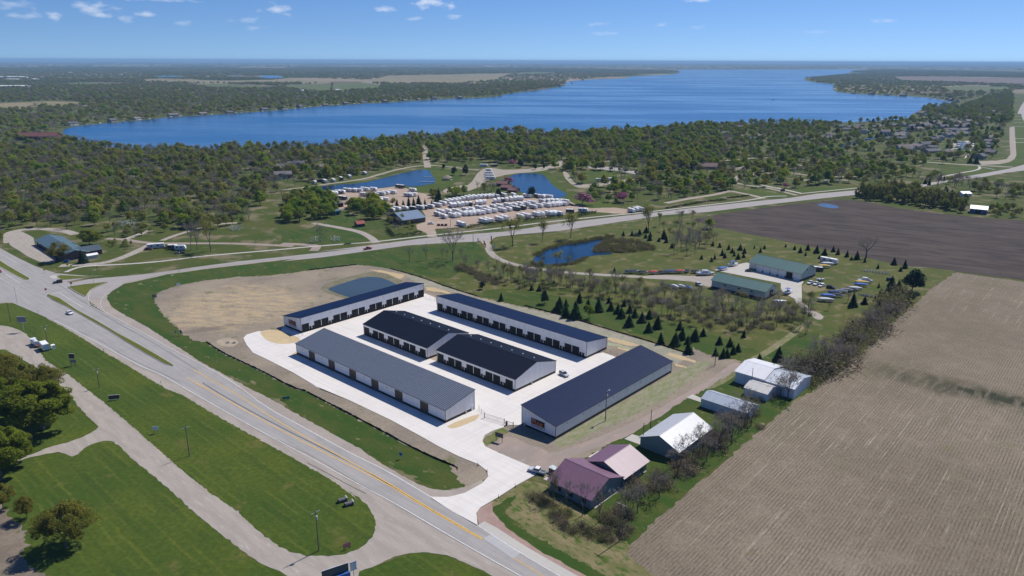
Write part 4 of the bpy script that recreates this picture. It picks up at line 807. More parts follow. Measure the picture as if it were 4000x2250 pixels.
# ---- houses of the lakeside neighbourhood and shore
rh = random.Random(11)
WINM = MB().box(0, 1.6, -.06, 0, 0, 1.2).mesh('window', GLASSM); WINS = MB().box(-.06, 0, 0, 1.6, 0, 1.2).mesh('window', GLASSM); FDOOR = MB().box(0, 1.1, -.06, 0, 0, 2.1).mesh('door', OHD); GDOOR = MB().box(0, 4.6, -.06, 0, 0, 2.3).mesh('garage_door', OHD)
HM = []
for i in range(6):
    L_, D_, e_, r_ = rh.uniform(14, 22), rh.uniform(9, 13), rh.choice([2.9, 3.0, 4.6]), 0; r_ = e_ + D_ * rh.uniform(.2, .28)
    wm = MB().prism([(0, -.3), (D_, -.3), (D_, e_), (D_ / 2, r_ - .02), (0, e_)], -L_ / 2, L_ / 2).mesh('wall', SIDE)
    rb = MB(); o_v, sl = .6, (r_ - e_) / (D_ / 2)
    rb.prism([(-o_v, e_ - sl * o_v + .02), (D_ / 2, r_ + .02), (D_ / 2, r_ + .2), (-o_v, e_ - sl * o_v + .2)], -L_ / 2 - .5, L_ / 2 + .5).prism([(D_ / 2, r_ + .02), (D_ + o_v, e_ - sl * o_v + .02), (D_ + o_v, e_ - sl * o_v + .2), (D_ / 2, r_ + .2)], -L_ / 2 - .5, L_ / 2 + .5)
    g0 = rh.uniform(-L_ / 3, 0); gw = rh.uniform(6, 8)
    if i % 2: rb.prism([(g0, e_ - .3), (g0 + gw / 2, e_ + 1.9), (g0 + gw, e_ - .3)], -3, D_ / 2 - 1.2, 'y')
    HM.append((wm, rb.mesh('roof', SHING), L_, D_, e_, i % 2, g0, gw, MB().box(g0 + .4, g0 + gw - .4, -2.8, 0, 0, e_ - .32).mesh('garage_wing', SIDE)))
def house(p, ang, k, label, group, sc_=1.0, parts=True):
    wm, rm, L_, D_, e_, wing, g0, gw, gm = HM[k % len(HM)]
    t = empty('house', (p[0], p[1], .03), ang, label, 'house', group); t.scale = (sc_,) * 3
    link('wall', wm, t); link('roof', rm, t)
    if wing: link('garage_wing', gm, t); link('garage_door', GDOOR, t, (g0 + gw / 2 - 2.3, -2.82, 0))
    if parts:
        link('window', WINM, t, (L_ / 2 - 3.5, 0, 1)); link('window', WINM, t, (-L_ / 2 + 1.5, 0, 1)); link('window', WINS, t, (-L_ / 2, D_ / 2 - .8, 1)); link('door', FDOOR, t, (L_ / 2 - 6, 0, 0))
    return t
HOUSEP = []
def houses(fr, s, group, label, a0, sp=.25, sc_=1.0, parts=True):
    for i, q in enumerate(s.split()):
        x, y = map(float, q.split(',')); p = G(fr, x, y); HOUSEP.append((p.x, p.y, 11 * sc_)); house(p, math.radians(a0) + rh.uniform(-sp, sp) + rh.choice([0, 0, math.pi / 2]), rh.randrange(6), label, group, sc_, parts)
houses('g', '580,330 690,300 620,290 790,235 720,205 850,215 960,200 930,235 1000,260 1050,240 1140,205 1180,270 1080,210', 'houses on the wooded lakeside street', 'brown roofed house among trees on the lakeside street left of the canals', -20)
houses('g', '1270,330 1330,310 1400,290 1360,330 1300,290 1480,240 1540,240 1490,210 1620,205 1680,215 1580,190 1330,190 1400,195 1250,195', 'houses around the inner canal', 'grey roofed house beside the inner canal', 10)
houses('g', '1540,415 1600,400 1650,380 1690,345 1720,320 1670,420 1380,430 1430,440 1480,425 1660,460 1700,455 1850,470 1740,330 1880,475', 'houses left of the boat basin', 'grey roofed house crowded left of the boat basin', 20)
houses('g', '1790,285 1850,300 1900,280 1960,290 2000,280 1830,250 1880,240 1940,255 1990,240 1780,215 1850,205 1810,260 1930,215 2000,200 1740,180 1700,160 1900,170 1960,175 2060,185 2110,180 2030,160 1830,140 1780,125', 'houses beyond the boat basin', 'grey roofed house in the cluster beyond the boat basin', 5)
houses('g', '2130,500 2170,480 2190,445 2210,410 2230,380 2250,350 2240,330 2260,310 2180,520 2210,300 2240,460', 'townhouses beside the side street', 'slate roofed townhouse in the stepped row beside the pinkish street', 40, .05, .9)
houses('g', '1640,85 1690,75 1720,90 1560,70 2240,90 2330,95 2380,75 2150,110 2290,60 2210,130', 'houses along the far bay', 'dark roofed house among trees by the small bay', 15)
houses('f3', '700,900 745,898 520,925 590,910 560,1000 640,1005 700,990 430,970 1000,1000 930,1000 380,925', 'houses among the near shore trees', 'pale gabled house among the trees of the near lakeshore', 10, .3, .9)
houses('h', '30,250 60,120 250,40 640,95 20,130 330,60', 'houses by the left pond', 'grey house among the trees left of the long pond', 15)
# ================================================================== trees
def leafmat(name, cols, trans=.42, v=.25, gain=1.0):
    cols = [tuple(x * gain for x in c) for c in cols]
    t = NT(name); r = t.n('ShaderNodeValToRGB'); e = r.color_ramp.elements
    while len(e) < len(cols): e.new(.5)
    for i, c in enumerate(cols): e[i].position = i / (len(cols) - 1); e[i].color = (*c, 1)
    t.l(t.n('ShaderNodeObjectInfo').outputs['Random'], r.inputs[0])
    x = t.n('ShaderNodeVectorMath', operation='SCALE'); t.l(r.outputs[0], x.inputs[0])
    t.l(t.math('ADD', t.math('MULTIPLY', t.math('SUBTRACT', t.noise(t.objc(), .8, 3), .5), 4 * v), 1.0), x.inputs['Scale'])
    d = t.n('ShaderNodeBsdfDiffuse'); t.l(x.outputs[0], d.inputs[0]); tr = t.n('ShaderNodeBsdfTranslucent'); t.l(x.outputs[0], tr.inputs[0])
    mx = t.n('ShaderNodeMixShader'); mx.inputs[0].default_value = trans; t.l(d.outputs[0], mx.inputs[1]); t.l(tr.outputs[0], mx.inputs[2]); t.l(mx.outputs[0], t.out.inputs[0])
    return t.m
LEAF = leafmat('spring leaves', [(.130, .205, .020), (.215, .250, .028), (.085, .150, .020), (.230, .205, .040), (.150, .220, .022)], gain=1.38)
OLIVE = leafmat('olive buds', [(.205, .205, .046), (.165, .185, .036), (.185, .165, .062), (.150, .170, .036)], gain=1.25)
TWIG = leafmat('bare twigs', [(.235, .208, .178), (.195, .175, .150), (.255, .220, .180), (.215, .195, .172)], .35, gain=1.2)
NEEDLE = leafmat('spruce needles', [(.022, .046, .018), (.030, .055, .024), (.018, .040, .018), (.032, .054, .032)], .1)
PINK = leafmat('crab blossom', [(.42, .16, .25), (.36, .12, .21), (.40, .18, .27)], .25)
BRUSH = leafmat('brush twigs', [(.225, .180, .130), (.200, .165, .115), (.205, .200, .085), (.170, .150, .105)], .35, gain=1.05)
REEDM = leafmat('reeds', [(.22, .19, .08), (.17, .175, .05), (.19, .165, .07)], .2)
HEDGEM = leafmat('hedge leaves', [(.035, .070, .018), (.042, .078, .022)], .15)
BARK = mat('bark', (.115, .098, .085), .95, v=.25, s=2.0); BARKP = mat('pale bark', (.16, .14, .12), .95, v=.2)
def unit(n, rng): 
    d = rng.normal(size=(n, 3)); return d / np.linalg.norm(d, axis=1)[:, None]
def leaf_tris(C, size, rng, cz=None):
    """one triangle per leaf cluster, facing mostly up and outwards"""
    n = len(C); o = C - np.array([0, 0, (C[:, 2].mean() if cz is None else cz)]); o = o / (np.linalg.norm(o, axis=1)[:, None] + 1e-6)
    nr = o * .55 + np.array([0, 0, .55]) + unit(n, rng) * .75; nr /= np.linalg.norm(nr, axis=1)[:, None] + 1e-9
    b = np.cross(nr, unit(n, rng)); b /= np.linalg.norm(b, axis=1)[:, None] + 1e-9
    s = size * rng.uniform(.6, 1.35, (n, 1)); c = np.cross(nr, b)
    return np.stack([C - b * s * .55 - c * s * .4, C + b * s * .55 - c * s * .4, C + c * s * .6], 1)
def crown_points(n, rng, h, r, zc, rz, clumps=18, shape='round'):
    """leaf positions: clumps spread through the crown, biased to the outside"""
    cc = unit(clumps, rng) * rng.uniform(.35, .92, (clumps, 1)) ** .7
    if shape == 'tall': cc[:, 2] *= 1.0
    cr_ = rng.uniform(.26, .46, clumps) * (1 if clumps < 30 else .62); k = rng.integers(0, clumps, n)
    q = cc[k] + unit(n, rng) * (cr_[k] * rng.uniform(.35, 1.0, n) ** .45)[:, None]
    q[:, 2] = np.where(q[:, 2] < -.75, -.75 + (q[:, 2] + .75) * .3, q[:, 2])
    wz = 1 - .25 * np.clip(q[:, 2], 0, 1) if shape == 'round' else 1 - .45 * np.clip(q[:, 2], 0, 1)
    return np.stack([q[:, 0] * r * wz, q[:, 1] * r * wz, zc + q[:, 2] * rz], 1)
def slivers(P, Dr, ln, wd, rng):
    """thin triangles from P along Dr"""
    s = np.cross(Dr, unit(len(P), rng)); s /= np.linalg.norm(s, axis=1)[:, None] + 1e-9
    return np.stack([P - s * wd, P + s * wd, P + Dr * ln], 1)
def tube_tris(segs, n=4):
    T = []
    for p, q, r0, r1 in segs:
        p, q = np.array(p), np.array(q); d = q - p; d = d / (np.linalg.norm(d) + 1e-9); u = np.cross(d, (0.31, .77, .55)); u /= np.linalg.norm(u) + 1e-9; w_ = np.cross(d, u)
        A = [p + (u * math.cos(2 * math.pi * i / n) + w_ * math.sin(2 * math.pi * i / n)) * r0 for i in range(n)]; B = [q + (u * math.cos(2 * math.pi * i / n) + w_ * math.sin(2 * math.pi * i / n)) * r1 for i in range(n)]
        for i in range(n): j = (i + 1) % n; T += [(A[i], A[j], B[j]), (A[i], B[j], B[i])]
    return np.array(T)
def limbs(rng, h, r, fork, levels=3, kids=(3, 5), tr=.22):
    """branch skeleton -> segments and end points"""
    segs, ends = [], []
    base = [np.array((0, 0, 0.)), np.array((rng.normal() * .1, rng.normal() * .1, fork))]
    def grow(p, d, ln, rad, lv):
        q = p + d * ln; segs.append((p, q, rad, rad * .62))
        if lv == 0: ends.append((q, d, ln)); return
        for _ in range(rng.integers(kids[0], kids[1] + 1)):
            nd = d + unit(1, rng)[0] * .75; nd[2] += .18; nd /= np.linalg.norm(nd)
            t_ = rng.uniform(.55, 1.0); grow(p + d * ln * t_, nd, ln * rng.uniform(.55, .8), rad * .5, lv - 1)
    ln0 = (h - fork) * .42
    n = rng.integers(4, 6)
    for i in range(n):
        t_ = 2 * math.pi * (i + rng.uniform(-.3, .3)) / n; tilt = rng.uniform(.25, .75) * r / max(.1, (h - fork)) * 2.0
        d = np.array((math.cos(t_) * tilt, math.sin(t_) * tilt, 1.0)); d /= np.linalg.norm(d); grow(base[1], d, ln0 * rng.uniform(.8, 1.15), tr * .6, levels)
    trunk = [(base[0], base[1], tr * 1.15, tr * .85)]
    return trunk, segs, ends
PROTO = {}      # kind -> list of (trunk mesh, crown mesh, nominal height)
def add_proto(kind, trunk_tris, crown_tris, mats, mi, h, bark=BARK):
    PROTO.setdefault(kind, []).append((tri_mesh(kind + '_trunk', trunk_tris, [bark]), tri_mesh(kind + '_crown', crown_tris, mats, mi), h))
def make_leafy(kind, seed, n, leafsz, h, r, m_, fork=.26, shape='round', bark=BARK, sub=1, clumps=18):
    rng = np.random.default_rng(seed); tk, sg, en = limbs(rng, h, r * .75, h * fork, sub, (2, 3), h * .02)
    T1 = tube_tris(tk + sg[:0], 6); T2 = tube_tris(sg, 3); zc = h * (.62 if shape == 'round' else .56); rz = h * (.38 if shape == 'round' else .44)
    L_ = leaf_tris(crown_points(n, rng, h, r, zc, rz, clumps, shape), leafsz, rng)
    add_proto(kind, T1, np.concatenate([L_, T2]), [m_, bark], [0] * len(L_) + [1] * len(T2), h, bark)
def make_bare(kind, seed, h, r, buds, budm, levels=3, fork=.22, tw=.040, ntw=7, bark=BARK, twl=.8, tr=.02):
    rng = np.random.default_rng(seed); tk, sg, en = limbs(rng, h, r, h * fork, levels, (2, 4), h * tr)
    if len(en) > 330: en = [en[i] for i in rng.permutation(len(en))[:330]]; 
    P = np.repeat(np.array([e[0] for e in en]), ntw, 0); Dr = np.repeat(np.array([e[1] for e in en]), ntw, 0) + unit(len(P), rng) * .8; Dr[:, 2] += .25; Dr /= np.linalg.norm(Dr, axis=1)[:, None]
    S = slivers(P, Dr, (h * .13 * twl * rng.uniform(.5, 1.2, (len(P), 1))), tw * h / 10, rng)
    sg2 = sg if len(sg) < 420 else sg[:420]
    T2 = tube_tris(sg2, 3); tris = [S, T2]; mi = [0] * len(S) + [1] * len(T2)
    if buds:
        k = rng.integers(0, len(P), buds); B = leaf_tris(P[k] + Dr[k] * (h * .1 * rng.uniform(0, 1.2, (buds, 1))) + rng.normal(size=(buds, 3)) * h * .018, .034 * h, rng); tris.append(B); mi += [2] * len(B)
    V = np.concatenate(tris); zmax = V[..., 2].max(); V *= h / zmax
    T1 = tube_tris(tk, 6) * (h / zmax)
    add_proto(kind, T1, V, [TWIG, bark, budm], mi, h, bark)
for i in range(5): make_leafy('leafy', 10 + i, 1700, .62, 10, 4.2 + .3 * (i % 3), LEAF)
for i in range(3): make_leafy('olive', 30 + i, 1150, .56, 10, 4.2, OLIVE)
for i in range(3): make_leafy('poplar', 40 + i, 1300, .6, 13, 3.0, OLIVE, .14, 'tall')
for i in range(5): make_bare('bare', 50 + i, 10, 4.0, 0, OLIVE)
for i in range(4): make_bare('budding', 60 + i, 10, 3.8, 700, OLIVE)
for i in range(4): make_bare('young', 75 + i, 10, 2.6, 0, OLIVE, 3, .3, .03, 6, BARK, 1.0, .014)
for i in range(3): make_bare('youngbud', 85 + i, 10, 2.5, 600, OLIVE, 3, .3, .03, 4, BARK, 1.0, .014)
for i in range(3): make_bare('tallbud', 70 + i, 18, 5.5, 900, leafmat('yellow buds', [(.30, .28, .045), (.26, .26, .05)]) if i == 0 else bpy.data.materials['yellow buds'], 3, .25, .02)
for i in range(2): make_bare('tallbare', 80 + i, 20, 7.0, 0, OLIVE, 3, .18, .024, 7, BARKP)
for i in range(2): make_bare('oak', 90 + i, 14, 9.0, 0, OLIVE, 3, .3, .022, 8, BARK, .8, .03)
for i in range(2): make_leafy('blossom', 95 + i, 900, .5, 6, 3.4, PINK, .2)
for i in range(3): make_leafy('bigleafy', 100 + i, 26000, .36, 14, 8.2, leafmat('mature spring leaves', [(.140, .190, .022), (.175, .205, .028)]) if i == 0 else bpy.data.materials['mature spring leaves'], .2, 'round', BARK, 2, 70)
for i in range(2): make_leafy('bigolive', 110 + i, 13000, .32, 12, 7.0, leafmat('mature olive buds', [(.215, .190, .038), (.175, .175, .036)]) if i == 0 else bpy.data.materials['mature olive buds'], .2, 'round', BARK, 3, 60)
def make_spruce(seed, h=8, r=2.6, dense=1.0):
    rng = np.random.default_rng(seed); T = []
    lv = int(26 * dense)
    for i in range(lv):
        f = i / (lv - 1); z = h * (.06 + .93 * f); rad = r * (1 - f) ** .85 * rng.uniform(.85, 1.1) + .06; m_ = max(5, int(20 * (1 - f) + 5))
        for k in range(m_):
            t_ = 2 * math.pi * (k + rng.uniform(-.4, .4)) / m_; L_ = rad * rng.uniform(.5, 1.2); wd = L_ * .2 + .08; dr = np.array((math.cos(t_), math.sin(t_), 0)); sd = np.array((-math.sin(t_), math.cos(t_), 0))
            p = np.array((0, 0, z + .25 * L_)); tip = dr * L_ + np.array((0, 0, z - .18 * L_)); md = dr * L_ * .62 + np.array((0, 0, z + .03))
            T += [(p, md + sd * wd, md - sd * wd), (md + sd * wd, tip, md - sd * wd)]
    add_proto('spruce', tube_tris([((0, 0, 0), (0, 0, h * .85), .16, .03)], 5), np.array(T), [NEEDLE], None, h)
for i in range(4): make_spruce(120 + i, 8, 2.4 + .25 * (i % 3))
def make_pine(seed):
    rng = np.random.default_rng(seed); P = crown_points(1700, rng, 9, 2.9, 5.0, 3.9, 22, 'tall'); L_ = leaf_tris(P, .55, rng)
    add_proto('pine', tube_tris([((0, 0, 0), (0, 0, 6), .18, .06)], 5), L_, [NEEDLE], None, 9)
for i in range(2): make_pine(140 + i)
def make_shrub(kind, seed, h, r, n, m_, sz):
    rng = np.random.default_rng(seed); k = 9; c = np.stack([rng.normal(size=k) * r * .5, rng.normal(size=k) * r * .5, np.abs(rng.normal(size=k)) * .1], 1)
    d = unit(n, rng); d[:, 2] = np.abs(d[:, 2]) * 1.3 + .2; d /= np.linalg.norm(d, axis=1)[:, None]; st = c[rng.integers(0, k, n)]
    P = st + d * (rng.uniform(0, .75, (n, 1)) * h); S = slivers(P, d, h * .35, .035, rng); B = leaf_tris(st + d * (rng.uniform(.2, 1.0, (n, 1)) * h), sz, rng)
    PROTO.setdefault(kind, []).append((tri_mesh(kind + '_stem', slivers(c, np.repeat([[0, 0, 1.]], k, 0), h * .8, .05, rng), [BARK]), tri_mesh(kind + '_foliage', np.concatenate([S, B]), [m_], None), h))
for i in range(3): make_shrub('brush', 150 + i, 2.2, 1.8, 420, BRUSH, .22)
for i in range(2): make_shrub('reed', 160 + i, 1.8, 1.8, 420, REEDM, .16)
rt = random.Random(5)
FIRST = {}
TREEC = {'leafy': 'tree', 'spruce': 'spruce', 'pine': 'pine', 'brush': 'shrub', 'reed': 'reeds', 'blossom': 'tree'}
NAMES = dict(young='young_tree', youngbud='young_tree', leafy='leafy_tree', olive='budding_tree', poplar='poplar_tree', bare='bare_tree', budding='budding_tree', tallbud='budding_tree', tallbare='bare_tree', oak='bare_tree', blossom='blossoming_tree', bigleafy='leafy_tree', bigolive='budding_tree', spruce='spruce_tree', pine='pine_tree', brush='brush', reed='reed_clump')
def tree(kind, p, h, label, group=None, k=None, wid=1.0):
    V = PROTO[kind]; k = rt.randrange(len(V)) if k is None else k % len(V); tm, cm, nh = V[k]; s = h / nh
    t = empty(NAMES[kind], (p[0], p[1], gz(p)), rt.uniform(0, 6.28), label, TREEC.get(kind, 'tree'), group); wid *= rt.uniform(.82, 1.2); t.scale = (s * wid, s * wid * rt.uniform(.9, 1.1), s); t.rotation_euler.x = rt.gauss(0, .03); t.rotation_euler.y = rt.gauss(0, .03)
    a_, b_ = link('stem' if kind in ('brush', 'reed') else 'trunk', tm, t), link('foliage' if kind in ('brush', 'reed') else 'crown', cm, t)
    FIRST.setdefault((kind, k), (a_, b_)); PLACED.append((p[0], p[1], h * .3)); return t
PLACED = []
def trees_px(fr, s, kind, label, group, wid=1.0, hs=1.0):
    """s: 'x,ybase,ytop ...'; height from the pixels. Labels get an ordinal from left to right when {} is in them."""
    L_ = [tuple(map(float, q.split(','))) for q in s.split()]
    for x, yb, yt in L_:
        h = max(1.2, min(24, H(fr, x, yb, x, yt) * hs)); tree(kind, G(fr, x, yb), h, label, group, None, wid)
# -- spruce plantation behind the storage buildings
SP = 'dark spruce in the loose rows behind the long back storage building'
trees_px('m', '565,330,210 617,375,270 690,385,235 618,290,222 718,262,172 788,300,225 868,330,220 948,265,200 965,322,245 1015,345,265 1045,380,290 1065,290,228 1110,340,262 1150,375,290 1105,445,340 1205,413,325 1258,385,305 1322,460,350 1257,488,398 1350,580,478 1460,592,478 1510,547,440 1495,470,395 1610,555,450 1560,580,510 1677,520,450 1565,655,562', 'spruce', SP, 'spruces behind the storage buildings', 1.1)
trees_px('m', '452,270,165', 'pine', 'round topped pine standing alone on the lawn behind the back storage building', None); trees_px('m', '795,385,275', 'leafy', 'small bright green tree among the dark spruces', None, .8)
trees_px('m', '113,248,175', 'spruce', 'thin small spruce alone on the lawn behind the back storage building', None, .8); trees_px('k', '732,722,635', 'pine', 'squat round dark evergreen on the lawn beyond the retention pond', None, 1.0)
trees_px('m', '1803,585,510 1885,600,525 1990,530,465 1775,670,600 1830,690,600 1910,660,580 1860,685,610 1945,640,570 350,165,120 408,172,115 2260,710,590 2115,722,650', 'spruce', 'dark evergreen in the thicket between the lane and the spruce rows', 'thicket evergreens', 1.1)
# -- spruces round the boat storage
trees_px('f', '597,33,-8 960,88,38 978,106,64 905,115,70 882,133,95 1030,70,30 1045,92,48 1005,45,0 1072,115,68 1112,103,60 1118,72,25 1088,50,0 810,115,78 1190,37,12 1233,66,22 1262,40,8 940,30,-10 890,20,-20', 'spruce', 'small dark spruce on the lawn left of the boat storage halls', 'spruces left of the boat storage', 1.1)
trees_px('f', '1415,27,0 1478,47,10 1520,68,22 1573,50,0 1637,70,5 1693,85,28 1558,90,55 1757,62,14 1790,82,28 1655,112,80 1855,98,42 1928,117,48 1886,122,90 1983,138,95 2193,155,95 2272,180,110 2077,182,142 2240,202,165', 'spruce', 'dark spruce in the line along the dark field', 'spruces along the dark field', 1.1)
trees_px('f', '2095,382,320 1980,438,375 2090,455,388 2155,420,385 1900,455,340 2055,415,370 1890,615,545 2083,320,280', 'spruce', 'spruce on the grass right of the parked boats', 'spruces right of the boats', 1.05)
trees_px('f', '2175,368,225 2220,372,250 2390,305,235', 'spruce', 'tall spruce at the dark clump by the stubble field corner', 'spruce clump by the field corner', 1.1); trees_px('f', '2320,348,178', 'pine', 'largest dark pine of the clump by the stubble field corner', None, 1.3); trees_px('f', '2300,425,350', 'pine', 'round bush like pine in front of the dark clump by the field corner', None, 1.3)
trees_px('s', '1465,625,515 1640,620,495 1795,590,470 1930,560,420 1915,670,560 2000,720,580 2010,640,530 2180,740,640 2330,765,600 2280,680,470 2450,860,750', 'spruce', 'dark spruce right of the reedy pond', 'spruces by the reedy pond', 1.2); trees_px('k', '2060,550,492', 'spruce', 'single small spruce beside the row of parked boats', None, 1.1)
# -- evergreens of the RV lot
trees_px('e', '160,420,300 245,420,310 310,410,260 375,410,280 440,410,250 515,400,300 600,380,310 655,370,250 690,350,150', 'spruce', 'dark spruce in the screen along the left side of the RV lot', 'spruce screen of the RV lot', .9)
trees_px('e', '160,580,470', 'spruce', 'dark spruce beside the blue grey hall of the RV lot', None); trees_px('e', '1440,290,180', 'pine', 'round dark evergreen beside the back row of trailers', None); trees_px('e', '1855,290,150', 'pine', 'broad dark evergreen at the edge of the round pond', None, 1.2)
trees_px('f4', '597,545,440', 'spruce', 'blue grey spruce standing at the crossroads in front of the brick annex', None, 1.25)
trees_px('i7', '330,150,45', 'spruce', 'dark spruce between the two brown camp halls', None); trees_px('i7', '745,150,60 655,140,70 1270,290,170', 'spruce', 'dark spruce near the brown camp halls', 'camp spruces')
trees_px('d', '1240,155,90 1320,155,75 1165,115,70 1715,100,40 1820,115,70 1885,110,70', 'pine', 'dark evergreen on the camp lawns between the two ponds', 'camp lawn evergreens')
trees_px('g', '1730,730,660 1770,735,680 1580,770,700 1620,780,700 2030,560,470 2090,565,480', 'spruce', 'dark spruce near the curved footpath', 'spruces near the curved footpath')
# -- blossoming crab apples
trees_px('e', '1560,135,40', 'blossom', 'pink blossoming tree beside the maroon cabins', None, 1.2); trees_px('d', '2160,370,285', 'blossom', 'pink blossoming tree right of the RV lot, nearer', None, 1.3); trees_px('d', '2430,350,265', 'blossom', 'pink blossoming tree farthest right of the RV lot', None, 1.3); trees_px('d', '1665,85,35', 'blossom', 'small pink blossoming tree beside the camp road', None); trees_px('i7', '1515,365,295', 'blossom', 'purple blossoming tree near the second camp entrance', None, 1.2)
# -- specimen trees
for i, (x, yb, yt) in enumerate([(1037, 290, -20), (1333, 248, 0), (1620, 210, -60)]): tree('tallbud', G('k', x, yb), H('k', x, yb, x, yt), ['tall budding tree on the meadow by the road, leftmost of three', 'slender budding tree on the meadow by the road, middle of three', 'tall budding tree on the meadow by the road, rightmost of three'][i], None, i, [.8, .62, .8][i])
tree('tallbare', G('k', 435, 440), H('k', 435, 440, 435, 55), 'tallest bare pale tree between the side road and the storage lot', None, 0, .85); tree('oak', G('f7', 1435, 512), H('f7', 1435, 512, 1435, 335), 'wide bare oak alone at the edge of the dark field', None, 0)
tree('tallbud', G('s', 1975, 560), H('s', 1975, 560, 1975, -60), 'big budding tree beside the road right of the white trailers', None, 1, .8)
trees_px('f4', '1370,450,215 1415,450,215', 'tallbare', 'tall bare tree in the clump on the roadside green', 'bare clump on the roadside green', .5); trees_px('f4', '1510,460,215', 'tallbud', 'bright yellow green tree beside the bare clump on the roadside green', None, .62); trees_px('f4', '2295,395,240', 'bare', 'small dark bare tree on the green left of the RV lot hall', None, 1.0)
tree('bigleafy', G('f4', 645, 420), 11, 'dense dark green tree behind the crossroads shop', None, 1); tree('bigolive', G('f4', 425, 535), 12.5, 'olive brown budding tree in front of the crossroads shop', None, 0, .85)
# -- big foreground trees at the left
tree('bigleafy', G('n', 600, 1080), 18.0, 'large dense green tree by the frontage road, casting the biggest shadow', None, 0, 1.0)
tree('bigleafy', G('o', 20, 300), 17, 'green tree cut by the left edge below the frontage side lane', None, 1, 1.0)
tree('bigolive', G('o', 790, 1120), 13, 'olive budding tree in the bottom left corner', None, 1, 1.1)
tree('bigolive', G('n', 330, 640), 14, 'brownish budding tree at the left edge, nearer the big green tree', None, 0, 1.05); tree('bigolive', G('n', 690, 580), 12, 'brownish budding tree overhanging the frontage road', None, 1, 1.0)
tree('bigolive', G('n', 60, 420), 13, 'budding tree at the left edge beside the gravel turnaround', None, 1, 1.0); tree('bigleafy', G('n', -60, 900), 15, 'green tree half out of frame left of the big green tree', None, 2, .9)
tree('bigolive', G('o', 40, 640), 8, 'rust tinged budding tree at the lower left edge', None, 0, .9)
tree('bigleafy', G('n', 250, 980), 13, 'green tree tight behind the big green tree at the left', None, 2, .9); tree('bigleafy', G('o', 180, 120), 12, 'green tree beside the end of the frontage side lane', None, 0, .8); tree('bigolive', G('o', 330, 760), 7, 'thin budding tree beside the bare brown earth', None, 1, .8)
# -- bare trees and brush by the plum roofed house and along the hedge of the stubble field
trees_px('b', '295,1100,830 393,1150,930 497,1205,930 612,1255,980', 'bare', 'bare young tree in the row in front of the plum roofed house', 'bare row before the plum roofed house', .55)
tree('budding', G('b', 290, 1098), 9.0, 'budding young tree beside the parked pickup', None, 0, .5)
trees_px('b', '1168,930,655 810,1250,950 885,1190,960 1040,1080,880 1510,640,420 1550,700,430 1460,720,500 1950,380,180 1380,820,640 1690,570,380', 'bare', 'bare tree in the hedge between the sheds and the stubble field', 'bare trees of the field hedge', .9)
for i in range(72):
    f_ = rt.random(); q = pts('b', '760,1330 1000,1120 1180,960 1400,800 1600,650 1760,520 1900,400 2080,270 2180,190'); k_ = f_ * (len(q) - 1); a_ = int(k_); p_ = q[a_].lerp(q[min(a_ + 1, len(q) - 1)], k_ - a_) + Vector((rt.gauss(-4, 2.5), rt.gauss(2, 2.5), 0))
    tree('brush' if i % 3 else 'bare', p_, rt.uniform(1.6, 3.6) if i % 3 else rt.uniform(5, 9.5), 'brown brush along the hedge beside the stubble field' if i % 3 else 'scraggy bare tree in the thick of the field hedge', 'field hedge brush' if i % 3 else 'scraggy hedge trees')
for i in range(26):
    q = pts('b', '120,1060 250,1130 350,1200 450,1270 560,1330 660,1360 740,1370'); k_ = rt.random() * (len(q) - 1); a_ = int(k_); p_ = q[a_].lerp(q[min(a_ + 1, len(q) - 1)], k_ - a_) + Vector((rt.gauss(0, 1.6), rt.gauss(0, 1.6), 0))
    tree('brush', p_, rt.uniform(1.4, 2.4), 'reddish brown bush in the strip before the plum roofed house', 'bushes before the plum roofed house')
# -- the thicket of young bare trees below the gravel drive
TK = pts('m', '40,60 400,60 900,115 1350,205 1750,270 2100,305 2420,290 2550,330 2420,480 2150,500 1750,480 1500,420 1300,380 1000,240 650,180 300,150')
def scatter(poly, spacing, n, rnd, avoid=True):
    xs = [p[0] for p in poly]; ys = [p[1] for p in poly]; out = []; tries = 0
    while len(out) < n and tries < n * 30:
        tries += 1; p = (rnd.uniform(min(xs), max(xs)), rnd.uniform(min(ys), max(ys)))
        if not inside(p, poly): continue
        if avoid and any(inside(p, K) for K in KEEP): continue
        if any((p[0] - q[0]) ** 2 + (p[1] - q[1]) ** 2 < spacing ** 2 for q in out): continue
        out.append(p)
    return out
for i, p in enumerate(scatter(TK, 3.4, 130, rt)): tree('youngbud' if i % 3 == 0 else 'young', p, rt.uniform(7.5, 11.5), 'thin bare young tree in the thicket between the gravel drive and the spruces' if i % 3 else 'yellow budding young tree in the thicket between the gravel drive and the spruces', 'thicket below the gravel drive', None, .8)
for p in scatter(TK, 2.2, 90, rt): tree('brush', p, rt.uniform(1.2, 2.4), 'low brown brush under the young thicket trees', 'thicket brush')
trees_px('k', '330,400,270 375,410,300 170,425,250 0,445,270 565,525,350 680,555,400 790,550,400 880,520,380 910,640,480 1015,630,420 1180,640,440 1090,675,550 1245,650,560 1420,660,470 1290,605,480 520,400,300 1480,600,470 1530,660,480 1750,730,560 1860,720,570', 'bare', 'thin bare tree on the meadow between the retention pond and the gravel drive', 'bare meadow trees', .6)
trees_px('k', '1480,520,330', 'tallbud', 'pale green feathery tree in front of the reedy pond', None, .7); trees_px('k', '1590,470,375 1345,440,375', 'budding', 'round yellow green tree at the edge of the reedy pond', 'round trees at the reedy pond', 1.0)
for p in scatter(pts('k', '470,520 600,560 720,640 900,680 860,600 700,560 520,480'), 2.0, 40, rt): tree('brush', p, rt.uniform(1.4, 2.6), 'brown shrub in the belt left of the lone evergreen', 'shrub belt by the meadow')
